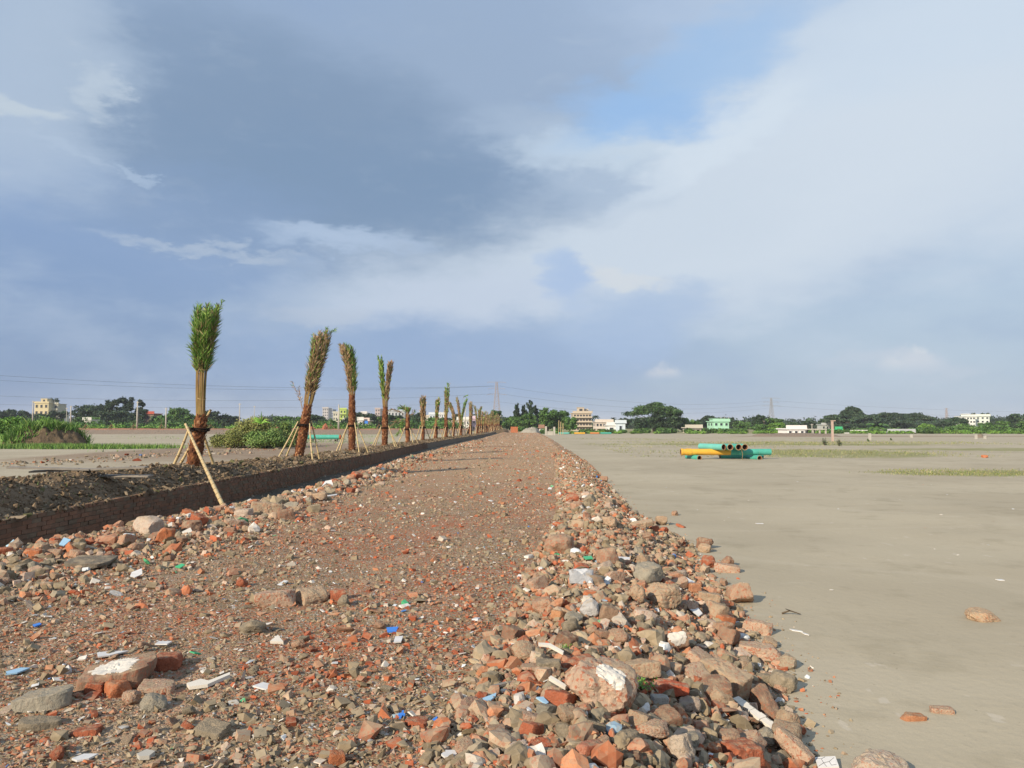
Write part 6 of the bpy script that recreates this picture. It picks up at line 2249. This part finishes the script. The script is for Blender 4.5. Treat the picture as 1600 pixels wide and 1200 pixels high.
DK, MD, BT = 'leaf_dark', 'leaf_mid', 'leaf_bright'
TL = [
    (66, 645, 52, 290, 'round', DK, 'dark tree hiding the foot of the cream apartment block'), (56, 652, 60, 270, 'round', DK, 'low dark trees before the cream apartment block'), (1150, 655, 40, 300, 'open', DK, 'loose dark tree between the mint house and the rounded dark tree'),
    (-8, 641, 60, 300, 'round', DK, 'dark tree cut by the left picture edge'), (22, 639, 46, 310, 'round', DK, 'dark rounded tree at the far left, left of the cream block'),
    (44, 643, 30, 320, 'round', DK, 'small dark tree just left of the cream block'), (88, 641, 46, 290, 'open', DK, 'dark tree hiding the right foot of the cream block'),
    (134, 630, 52, 265, 'round', DK, 'leftmost of the big dark trees, lower and broad'), (160, 620, 52, 270, 'open', DK, 'big dark tree behind the leftmost big one'),
    (190, 617, 58, 275, 'open', DK, 'highest of the big dark trees on the left'), (212, 622, 36, 262, 'open', DK, 'dark tree directly behind the tallest concrete pole'),
    (180, 640, 90, 255, 'round', DK, 'lower dark tree in front of the big dark trees'), (140, 650, 46, 240, 'round', MD, 'low green tree at the foot of the big dark trees'),
    (244, 650, 30, 250, 'round', DK, 'low dark tree in front of the red roofed house'), (276, 636, 44, 250, 'round', MD, 'green tree right of the pole beside the nearest palm'),
    (258, 648, 34, 235, 'round', MD, 'low green tree behind the pole beside the nearest palm'), (300, 645, 44, 245, 'round', MD, 'green tree behind the nearest palm trunk'),
    (334, 639, 40, 270, 'round', DK, 'dark tree just right of the nearest palm'), (356, 646, 36, 290, 'round', DK, 'small dark tree left of the thicket'),
    (440, 650, 50, 250, 'round', MD, 'green tree behind the right end of the thicket'), (468, 651, 40, 240, 'round', MD, 'green tree behind the second palm trunk'),
    (498, 648, 46, 260, 'round', DK, 'dark tree below the grey tower blocks'), (516, 655, 44, 230, 'round', MD, 'low green tree left of the pole with two arms'),
    (548, 652, 44, 245, 'round', DK, 'dark tree behind the third palm trunk'), (560, 644, 26, 300, 'round', DK, 'small dark tree right of the third palm'),
    (584, 646, 50, 260, 'round', DK, 'dark tree right of the blue and white house'), (614, 648, 40, 250, 'round', DK, 'dark tree just right of the forked crown palm'),
    (650, 643, 42, 240, 'round', DK, 'dark dense tree behind the short open palm'), (676, 652, 30, 260, 'round', MD, 'low tree beside the pale blue house'),
    (692, 650, 40, 260, 'round', DK, 'dark tree behind the highest distant palm'), (712, 646, 36, 270, 'round', DK, 'dark tree behind the left arching palm'),
    (755, 656, 30, 250, 'round', MD, 'low green tree behind the dense end of the palm row'), (774, 640, 26, 240, 'round', MD, 'tree with rounded top right behind the last palms'),
    (764, 650, 24, 238, 'round', MD, 'lower tree left of the round topped one'), (796, 649, 26, 240, 'round', MD, 'green tree behind the red brick stack'),
    (808, 631, 17, 245, 'cone', DK, 'left one of the columnar trees, pointed'), (818, 633, 17, 247, 'cone', DK, 'middle columnar tree of the pointed group'),
    (829, 626, 20, 243, 'cone', DK, 'tallest columnar tree with a pointed top'), (838, 634, 18, 246, 'cone', DK, 'right hand columnar tree, lower than the tallest'),
    (812, 650, 30, 228, 'round', MD, 'green tree in front of the columnar trees'), (828, 646, 34, 225, 'round', MD, 'bright rounded tree below the tallest columnar tree'),
    (848, 652, 26, 232, 'round', DK, 'dark low tree left of the big bright tree'), (856, 636, 38, 222, 'round', MD, 'big bright green tree right of the columnar group'),
    (876, 640, 40, 224, 'round', MD, 'big green tree just left of the beige apartment block'), (890, 650, 26, 220, 'round', MD, 'green tree overlapping the left side of the beige block'),
    (930, 648, 14, 300, 'coco', DK, 'coconut palm right of the beige apartment block'), (958, 652, 14, 330, 'coco', DK, 'far coconut palm behind the white house'),
    (976, 652, 24, 280, 'open', DK, 'dark tree left of the great dome tree'), (1002, 652, 30, 236, 'round', DK, 'dark tree beneath the left side of the great dome tree'),
    (1022, 626, 86, 250, 'dome', 'leaf_deep', 'great dome shaped rain tree on the horizon right of the beige block'), (1030, 644, 56, 246, 'round', DK, 'dense dark lower crown inside the great dome tree'),
    (1052, 648, 34, 244, 'round', DK, 'dark crown at the right side of the great dome tree'), (1066, 652, 24, 250, 'round', MD, 'lower green tree at the right foot of the dome tree'),
    (1084, 656, 26, 260, 'round', MD, 'small round green tree left of the mint green house'), (1108, 649, 28, 330, 'dome', DK, 'far dark umbrella tree behind the mint green house'),
    (1094, 655, 24, 320, 'round', DK, 'far low dark tree left of the umbrella tree'), (1142, 652, 16, 320, 'open', DK, 'small dark tree right of the mint green house'),
    (1130, 664, 20, 250, 'coco', MD, 'small palm in front of the mint green house'), (1160, 657, 34, 290, 'round', MD, 'low tree between the mint house and the round trees'),
    (1187, 648, 26, 265, 'round', DK, 'rounded dark tree below the right lattice tower'), (1208, 653, 40, 268, 'round', MD, 'green tree right of the rounded dark one'),
    (1188, 663, 30, 240, 'round', MD, 'bright low tree in front of the rounded dark one'), (1214, 660, 30, 235, 'round', BT, 'light green clump left of the single storey white house'),
    (1244, 660, 30, 300, 'round', DK, 'small tree behind the single storey white house'), (1262, 656, 24, 320, 'open', DK, 'dark tree behind the open frame of the white house'),
    (1312, 646, 56, 330, 'dome', DK, 'dark spreading tree left of the tall feathery one'), (1331, 633, 36, 340, 'dome', DK, 'tall feathery tree rising above the dark grove on the right'),
    (1344, 645, 70, 335, 'dome', DK, 'left spreading tree of the dark grove'), (1384, 643, 60, 345, 'dome', DK, 'middle spreading tree of the dark grove'),
    (1418, 644, 84, 340, 'dome', DK, 'right spreading tree of the dark grove'), (1396, 656, 100, 320, 'round', DK, 'dense dark lower mass of the right grove'),
    (1330, 662, 60, 300, 'round', DK, 'lower dark trees under the feathery tree'), (1370, 665, 40, 250, 'coco', MD, 'banana like palm before the dark grove'),
    (1446, 662, 26, 250, 'round', BT, 'light green tree at the right foot of the dark grove'), (1474, 660, 34, 270, 'round', DK, 'dark low tree between the grove and the white building'),
    (1494, 652, 40, 280, 'dome', DK, 'umbrella tree just left of the white building'), (1500, 662, 40, 250, 'round', MD, 'green tree below the white building'),
    (1520, 668, 34, 230, 'round', BT, 'yellow green shrub tree below the white building'), (1540, 660, 30, 262, 'round', MD, 'tree hiding the foot of the white building'),
    (1568, 657, 32, 262, 'open', MD, 'loose tree right of the white building'), (1592, 646, 44, 300, 'round', DK, 'big dark tree at the right picture edge'),
    (1610, 656, 44, 255, 'round', MD, 'green tree cut by the right picture edge'), (1640, 650, 60, 280, 'round', DK, 'dark tree outside the right picture edge'),
    (735, 652, 26, 280, 'round', DK, 'dark tree behind the white and pink house'),
]
random.seed(3)
for t_ in TL:
    tree(*t_)

# masses of undergrowth and a far-off wood
def belt(name, x0, x1, d0, d1, h, n, size, m, seed, hn=.5):
    r = np.random.default_rng(seed)
    nl = int((x1 - x0) / (h * .8))
    cx = r.uniform(x0, x1, nl)
    cy = r.uniform(d0, d1, nl)
    hh = h * (.45 + hn * 1.3 * fbm(cx, cx * 0, .05, 3, seed))
    lob = np.stack([cx, cy, surf_z(cx, cy) + hh * .42, hh * r.uniform(.7, 1.3, nl), hh * .8, hh * .55], -1)
    o = leaves(name, lob, n, size, m, None, r, .3, (.7, 1.35))
    o['kind'] = 'stuff'
    return o


belt('undergrowth', -175, -12, 176, 200, 3.6, 42000, .26, M['leaf_mid'], 1)
belt('bright_undergrowth', -120, -30, 173, 182, 2.4, 18000, .22, M['leaf_bright'], 2)
belt('low_scrub', 2, 190, 193, 212, 1.7, 40000, .26, M['leaf_mid'], 3)
belt('low_bright_scrub', 8, 175, 190, 198, 1.1, 24000, .22, M['leaf_bright'], 4)
belt('distant_wood', -680, 680, 470, 560, 9, 105000, .85, M['leaf_dark'], 5)
belt('middle_wood', -300, 360, 415, 465, 7.0, 55000, .60, M['leaf_dark'], 6)

# ================================================================== buildings
def building(px0, px1, top, d, label, wallc, floors, wins, base=678, depth=9, roof=None, tower=None, rail=False, rot=0.0, balcony=False, name='house', open_ground=False, wh=.45):
    k = d / 1200
    a, b_ = P(px0, top, d), P(px1, top, d)
    gz = float(surf_z((a.x + b_.x) / 2, d)) - .2
    w = b_.x - a.x
    h = a.z - gz
    cx = (a.x + b_.x) / 2
    root = tag(empty(name, (cx, d, gz), R(rot)), label, 'building')
    wm = wall_mat('wall_paint', wallc)
    fh = h / floors
    mb = MB()
    mb.box(-w / 2, w / 2, 0, depth, fh * .8 if open_ground else 0, h)
    mb.build('wall', wm, root)
    if open_ground:
        mb = MB()
        for t in np.linspace(-.46, .46, 4):
            for yy_ in (.3, depth - .5):
                mb.box(w * t - .2, w * t + .2, yy_, yy_ + .4, 0, fh * .8 - .003)
        mb.build('pillar', wm, root)
    mb = MB()
    mb.box(-w / 2 - .35, w / 2 + .35, -.35, depth + .35, h + .003, h + .25)
    mb.box(-w / 2 - .3, w / 2 + .3, -.30, -.12, h + .253, h + .95)
    mb.build('roof', roof or wm, root)
    for f in range(floors):
        z0 = f * fh + fh * .30
        if open_ground and f == 0:
            continue
        if balcony:
            mb = MB()
            mb.box(-w / 2 - .25, w / 2 + .25, -1.1, -.003, f * fh + fh * .02, f * fh + fh * .10)
            mb.box(-w / 2 - .25, w / 2 + .25, -1.1, -1.0, f * fh + fh * .103, f * fh + fh * .33)
            mb.build('balcony', wm, root)
        for j in range(wins):
            xc = w * ((j + .5) / wins - .5)
            ww = w / wins * wh * .5
            fr = MB()
            fr.box(xc - ww - .10, xc + ww + .10, -.10, -.003, z0 - .12, z0)
            fr.box(xc - ww - .14, xc + ww + .14, -.16, -.003, z0 + fh * .45, z0 + fh * .45 + .12)
            fr.box(xc - ww - .10, xc - ww, -.10, -.003, z0 + .002, z0 + fh * .45 - .002)
            fr.box(xc + ww, xc + ww + .10, -.10, -.003, z0 + .002, z0 + fh * .45 - .002)
            wo_ = fr.build('window', wm, root)
            pn = MB()
            pn.box(xc - ww, xc + ww, -.03, -.002, z0 + .003, z0 + fh * .45 - .003)
            pn.build('pane', M['glass'], wo_)
        # side windows towards the sun side
        if f and depth > 5:
            for j in range(2):
                yc_ = depth * (.3 + .4 * j)
                pn = MB()
                pn.box(-w / 2 - .04, -w / 2 - .002, yc_ - .6, yc_ + .6, z0, z0 + fh * .45)
                pn.build('window', M['glass'], root)
    if tower:
        t0, t1, th_px = tower
        A, B_ = (t0 - (px0 + px1) / 2) * k, (t1 - (px0 + px1) / 2) * k
        hh = P(px0, th_px, d).z - gz
        mb = MB()
        mb.box(A, B_, 1.0, 5.0, h + .26, hh)
        mb.box(A - .2, B_ + .2, .8, 5.2, hh + .003, hh + .2)
        mb.build('stair_tower', wm, root)
        mb = MB()
        mb.box((A + B_) / 2 - .6, (A + B_) / 2 + .6, .96, .998, h + (hh - h) * .3 + .3, h + (hh - h) * .8)
        mb.build('window', M['glass'], root)
        mb = MB()
        for i_ in range(3):
            mb.tube([(B_ + 1 + i_ * 1.2, 2, h + .26), (B_ + 1 + i_ * 1.2, 2, h + 1.6)], .08, 5)
        mb.build('roof_rod', M['concrete'], root)
    return root


cream = (.55, .47, .29)
b1 = building(54, 76, 630, 430, 'cream yellow apartment block standing above the trees at the far left', cream, 4, 3, depth=10, tower=(62, 72, 623), rot=0, name='apartment_block')
building(76.3, 91, 631.5, 434, 'right part of the cream block, its shade put into a greyer wall colour', (.42, .40, .32), 4, 2, depth=8, balcony=True, name='apartment_block')  # greyer paint stands for the block's shaded right side
for px, w_, lab in ((75, 9, 'roof garden shrub beside the stair tower of the cream block'), (83, 7, 'small roof garden shrub on the right part of the cream block')):
    c = P(px, 630, 437)
    root = tag(empty('roof_shrub', (c.x, 440, P(px, 629.3, 440).z)), lab, 'shrub')
    rr3 = np.random.default_rng(px)
    k = 440 / 1200
    leaves('foliage', [(0, 0, 1.4, w_ * k * .5, 1.2, 1.3), (w_ * k * .3, 0, .9, w_ * k * .35, 1, .9)], 260, .35, M['leaf_dark'], root, rr3)
    mb = MB(); mb.tube([(0, 0, 0), (0, 0, 1.2)], .12, 6); mb.build('trunk', M['bark'], root)
building(222, 240, 647, 262, 'small dark house with a red tiled roof behind the left trees', (.22, .16, .12), 2, 3, depth=6, roof=simple('red_roof', (.42, .09, .06), .2))
building(131, 142, 657, 225, 'small pale shed nearly hidden below the big dark trees', (.55, .54, .5), 1, 1, depth=4, name='shed')
building(92, 99, 649, 300, 'tiny white hut right of the cream block', (.6, .58, .5), 1, 1, depth=4, name='shed')
building(504, 513, 638, 620, 'left pale grey tower block on the far skyline', (.46, .44, .44), 7, 3, depth=12, tower=(508, 511, 636), name='tower_block')
building(513.5, 520, 640, 640, 'right blue grey tower block on the far skyline', (.30, .33, .38), 7, 2, depth=12, name='tower_block')
building(520.5, 531, 645, 520, 'cream low block between the grey towers and the lime green one', (.52, .50, .40), 4, 3, depth=8, name='apartment_block')
building(531, 541, 640, 420, 'lime green block behind the pole with two arms', (.42, .52, .14), 4, 2, depth=8, balcony=True, name='apartment_block')
building(537, 549, 657, 300, 'low white house in the trees left of the third palm', (.6, .6, .56), 1, 2, depth=5)
building(483, 490, 657, 320, 'pale house behind the second palm trunk', (.5, .48, .45), 2, 2, depth=5)
building(560, 567, 657, 215, 'white left part of the blue and white house', (.66, .64, .6), 2, 1, depth=5)
building(567.3, 576, 658, 216, 'house with a bright blue panel right of the third palm', (.62, .50, .44), 2, 2, depth=5)
c0, c1 = P(570, 657.5, 215), P(575, 662, 215)
mb = MB(); mb.box(c0.x, c1.x, 214.8, 214.9, c1.z, c0.z); mb.box(c0.x, c1.x, 214.76, 214.797, c1.z, c1.z + .1)
tag(mb.build('blue_hoarding', M['blue']), 'bright blue hoarding on the house right of the third palm', 'panel')
building(564, 573, 645, 540, 'white house with stair tower on the skyline right of the third palm', (.68, .66, .62), 3, 2, depth=8, tower=(567, 571, 643))
building(586, 594, 639, 600, 'grey pink tower block on the skyline left of the forked crown palm', (.45, .38, .36), 6, 2, depth=12, name='tower_block')
building(606, 632, 643, 520, 'wide pale blue roofed hall behind the short open palm', (.45, .46, .46), 3, 5, depth=20, roof=M['tin'], name='hall')
building(655, 661, 646, 520, 'small white block right of the dried brown palm', (.62, .60, .56), 3, 2, depth=8)
building(663, 672, 651, 420, 'cream low block beside the pale blue house', (.55, .5, .42), 3, 2, depth=8)
building(671, 680, 648, 300, 'pale blue white tall house left of the highest distant palm', (.58, .63, .68), 3, 2, depth=7, tower=(675, 679, 645))
building(676, 683, 658, 262, 'bright white low house in front of the pale blue one', (.72, .72, .70), 2, 1, depth=6)
building(686, 696, 647, 430, 'white block on the skyline behind the highest distant palm', (.68, .68, .66), 4, 3, depth=8)
building(715, 733, 656, 240, 'white single house behind the far palms', (.70, .68, .64), 2, 4, depth=6)
building(733.5, 743, 654.5, 242, 'pink and white striped house behind the far palms', (.62, .48, .55), 2, 2, depth=6)
building(700, 714, 662, 230, 'low tan shed behind the far palms', (.45, .36, .28), 1, 3, depth=5, name='shed')
beige = (.52, .44, .34)
building(896, 924, 646, 300, 'beige four storey apartment block with balconies and a stair tower', beige, 4, 6, depth=12, tower=(903, 913, 637), balcony=True, name='apartment_block', wh=.6)
building(908, 918, 642.4, 304, 'stepped upper storey on the roof of the beige block', beige, 5, 2, depth=5, name='penthouse')
building(931, 957, 660, 235, 'white two storey house raised on pillars right of the beige block', (.62, .55, .48), 2, 5, depth=8, open_ground=True, wh=.6)
building(949, 962, 665, 215, 'small bright white block left of the bluish white one', (.70, .70, .68), 1, 1, depth=5)
building(962.3, 977, 661.5, 214, 'bluish white cube house with one dark window', (.56, .63, .68), 1, 1, depth=6, wh=.25)
building(843, 849, 669, 205, 'tiny white hut beside the gate posts', (.68, .66, .62), 1, 1, depth=3, roof=simple('brown_roof', (.3, .17, .12), .2), name='shed')
building(1072, 1096, 669, 205, 'long low white wall house left of the mint green house', (.52, .48, .40), 1, 4, depth=4, open_ground=True)
building(1115, 1139, 659, 240, 'mint green flat roofed house on the right skyline', (.36, .62, .46), 2, 3, depth=8, tower=(1115, 1124, 655))
b_ = building(1230, 1258, 671, 172, 'single storey white house with dark windows on the right', (.72, .70, .68), 1, 3, depth=6)
# open concrete frame joined to it
c0, c1 = P(1259, 671.5, 174), P(1292, 671.5, 174)
fr = tag(empty('unfinished_shelter', (c0.x, 174, float(surf_z(c0.x, 174)) - .1)), 'open unfinished concrete shelter at the right of the white house', 'shelter')
w_, h_ = c1.x - c0.x, c0.z - float(surf_z(c0.x, 174)) + .1
mb = MB(); mb.box(0, w_, 0, 4, h_, h_ + .22); mb.build('roof_slab', M['concrete'], fr)
for t in (0.02, .36, .68, .97):
    mb = MB(); mb.box(w_ * t - .15, w_ * t + .15, .2, .5, 0, h_ - .002); mb.build('pillar', M['concrete'], fr)
    mb = MB(); mb.box(w_ * t - .15, w_ * t + .15, 3.4, 3.7, 0, h_ - .002); mb.build('pillar', M['concrete'], fr)
building(1388, 1428, 676, 196, 'long low shed with a pale tin roof under the dark grove', (.30, .30, .29), 1, 6, depth=5, roof=M['tin'], name='shed')
building(1330, 1354, 677.5, 200, 'low white boundary building right of the tall pinkish post', (.66, .65, .62), 1, 3, depth=3, name='shed')
building(1306, 1314, 672, 205, 'small green tin shed right of the tall pinkish post', (.05, .40, .24), 1, 1, depth=4, name='shed', roof=M['green_p'])
building(1510, 1524, 651, 330, 'left part of the white building, with dark windows and roof railing', (.70, .72, .68), 4, 3, depth=8, name='apartment_block', tower=(1512, 1516, 647), wh=.6)
building(1524.3, 1546, 650.5, 333, 'right part of the white building with roof garden', (.68, .72, .66), 4, 3, depth=10, name='apartment_block')
for px, lab in ((1521, 'roof garden shrub on the left part of the white building'), (1536, 'roof garden shrub in the middle of the white building'), (1544, 'roof garden shrub at the right end of the white building')):
    root = tag(empty('roof_shrub', (P(px, 650, 336).x, 336, P(px, 650, 336).z)), lab, 'shrub')
    leaves('foliage', [(0, 0, .7, .9, .8, .6)], 120, .3, M['leaf_dark'], root, np.random.default_rng(px))
    mb = MB(); mb.tube([(0, 0, -.1), (0, 0, .7)], .06, 6); mb.build('trunk', M['bark'], root)
building(1284, 1296, 664, 330, 'small grey hut with tin roof seen over the white frame', (.4, .42, .40), 1, 2, depth=5, roof=M['tin'], name='shed')

# ================================================================== lattice towers and cables
def lattice(px, top, d, label, h=None, m='steel', armw=9.0):
    c = P(px, 680, d)
    gz = -.5
    h = P(px, top, d).z - gz
    root = tag(empty('lattice_tower', (c.x, d, gz), R(12)), label, 'pylon')
    wid = lambda z: h * .085 * (1 - z / h) ** 1.25 + h * .018
    mb = MB()
    lv = [0, .16, .30, .42, .53, .63, .72, .80, .88, 1.0]
    tr = d * .00022
    for sx_ in (-1, 1):
        for sy_ in (-1, 1):
            mb.tube([(sx_ * wid(t * h), sy_ * wid(t * h), t * h) for t in lv], tr, 5)
    mb.build('corner_legs', M[m], root)
    mb = MB()
    for i in range(len(lv) - 1):
        z0, z1 = lv[i] * h, lv[i + 1] * h
        a, b_ = wid(z0), wid(z1)
        for (s0, s1) in (((-1, -1), (1, -1)), ((1, -1), (1, 1)), ((1, 1), (-1, 1)), ((-1, 1), (-1, -1))):
            mb.tube([(s0[0] * a, s0[1] * a, z0), (s1[0] * b_, s1[1] * b_, z1)], tr * .6, 4)
            mb.tube([(s1[0] * a, s1[1] * a, z0), (s0[0] * b_, s0[1] * b_, z1)], tr * .6, 4)
            mb.tube([(s0[0] * b_, s0[1] * b_, z1), (s1[0] * b_, s1[1] * b_, z1)], tr * .6, 4)
    mb.build('bracing', M[m], root)
    for t, aw in ((.72, 1.0), (.85, .85), (.985, .95)):
        mb = MB()
        z = t * h
        for s_ in (-1, 1):
            mb.tube([(0, 0, z), (s_ * armw * aw, 0, z + h * .012)], tr * .8, 4)
            mb.tube([(0, 0, z + h * .035), (s_ * armw * aw, 0, z + h * .012)], tr * .6, 4)
            mb.tube([(s_ * armw * aw, 0, z + h * .012), (s_ * armw * aw, 0, z - h * .02)], tr * .6, 4)
        mb.build('cross_arm', M[m], root)
    return root, h


lattice(776, 597, 620, 'rust tinted lattice pylon rising behind the last palms', armw=8, m='rust')
lattice(1206, 622, 900, 'grey lattice pylon on the skyline right of the mint house', armw=12)
lattice(1480, 638, 1100, 'faint far lattice mast left of the white building', armw=3, m='rust')


def cable(pts, label, r, sag=0.0):
    W_ = [P(*p) for p in pts]
    out = []
    for i in range(len(W_) - 1):
        for j in range(16):
            t = j / 16
            out.append(W_[i].lerp(W_[i + 1], t) - Vector((0, 0, sag * 4 * t * (1 - t))))
    out.append(W_[-1])
    mb = MB()
    mb.tube(out, r, 4)
    o = mb.build('power_cable', M['wire'])
    tag(o, label, 'cable')
    return o


cable([(-500, 545, 420), (772, 603, 620)], 'highest overhead cable running left from the rust tinted pylon', .085, 9)
cable([(-500, 556, 420), (780, 603, 620)], 'second overhead cable running left from the rust tinted pylon', .075, 9.5)
cable([(-500, 590, 430), (772, 615, 620)], 'middle overhead cable left of the pylon, above the dark trees', .07, 9)
cable([(-500, 610, 430), (772, 628, 620)], 'lowest overhead cable left of the pylon, just over the treetops', .06, 7)
cable([(780, 603, 620), (1206, 626, 900)], 'upper cable running right between the two pylons', .07, 9)
cable([(780, 615, 620), (1206, 631, 900)], 'middle cable running right between the two pylons', .07, 9)
cable([(780, 628, 620), (1206, 637, 900)], 'lower cable running right between the two pylons', .06, 8)
cable([(1206, 626, 900), (1900, 640, 1100)], 'upper cable running off to the right from the grey pylon', .08, 8)
cable([(1206, 634, 900), (1900, 650, 1100)], 'lower cable running off to the right from the grey pylon', .08, 8)

# small litter and twigs on the right sand
xs = r2.uniform(3.5, 16, 130); ys_ = r2.uniform(5.5, 34, 130)
k = xs > XF(ys_) + .5
xs, ys_ = xs[k], ys_[k]
sz = r2.lognormal(math.log(.016), .5, len(xs))
scatter('sand_litter', PR_flat, np.stack([xs, ys_, ground_z(xs, ys_) + .004], -1), sz, pick(len(xs), PW_white + np.array([1, 0, 0, 0, 1, 0, 0, 2, 2, 0, 0, 0, 0, 0, 0, 0, 0, 0, 0]), r2), M['rub_s'], r2, .3)
for (px, py, L, a, lab) in ((877, 750, .5, 40, 'bent twig lying on the sand by the edge of the road'), (1222, 960, .2, -50, 'dark curved twig half sunk in the sand beyond the wedge'), (910, 722, .35, 80, 'tiny upright twig at the road edge far off')):
    q = drop(px, py)
    mb = MB()
    mb.tube([(0, 0, .01), (L * .4, .02, .05), (L * .8, .1, .015)], [.012, .009, .005], 5)
    mb.tube([(L * .4, .02, .05), (L * .5, -.1, .09)], [.006, .003], 5)
    o = mb.build('twig', M['bark'])
    o.location = q
    o.rotation_euler = (0, 0, R(a))
    tag(o, lab, 'twig')

# thin air between here and the skyline
hz = bpy.data.materials.new('air')
hz.use_nodes = True
t = hz.node_tree
t.nodes.clear()
pv_ = t.nodes.new('ShaderNodeVolumePrincipled')
pv_.inputs['Color'].default_value = (.86, .91, 1.0, 1)
pv_.inputs['Density'].default_value = HAZE
pv_.inputs['Anisotropy'].default_value = 0.0
ou = t.nodes.new('ShaderNodeOutputMaterial')
t.links.new(pv_.outputs[0], ou.inputs['Volume'])
mb = MB()
mb.box(-4500, 4500, -500, 7200, -1.8, 62)
o = mb.build('haze', hz)
o['kind'] = 'stuff'
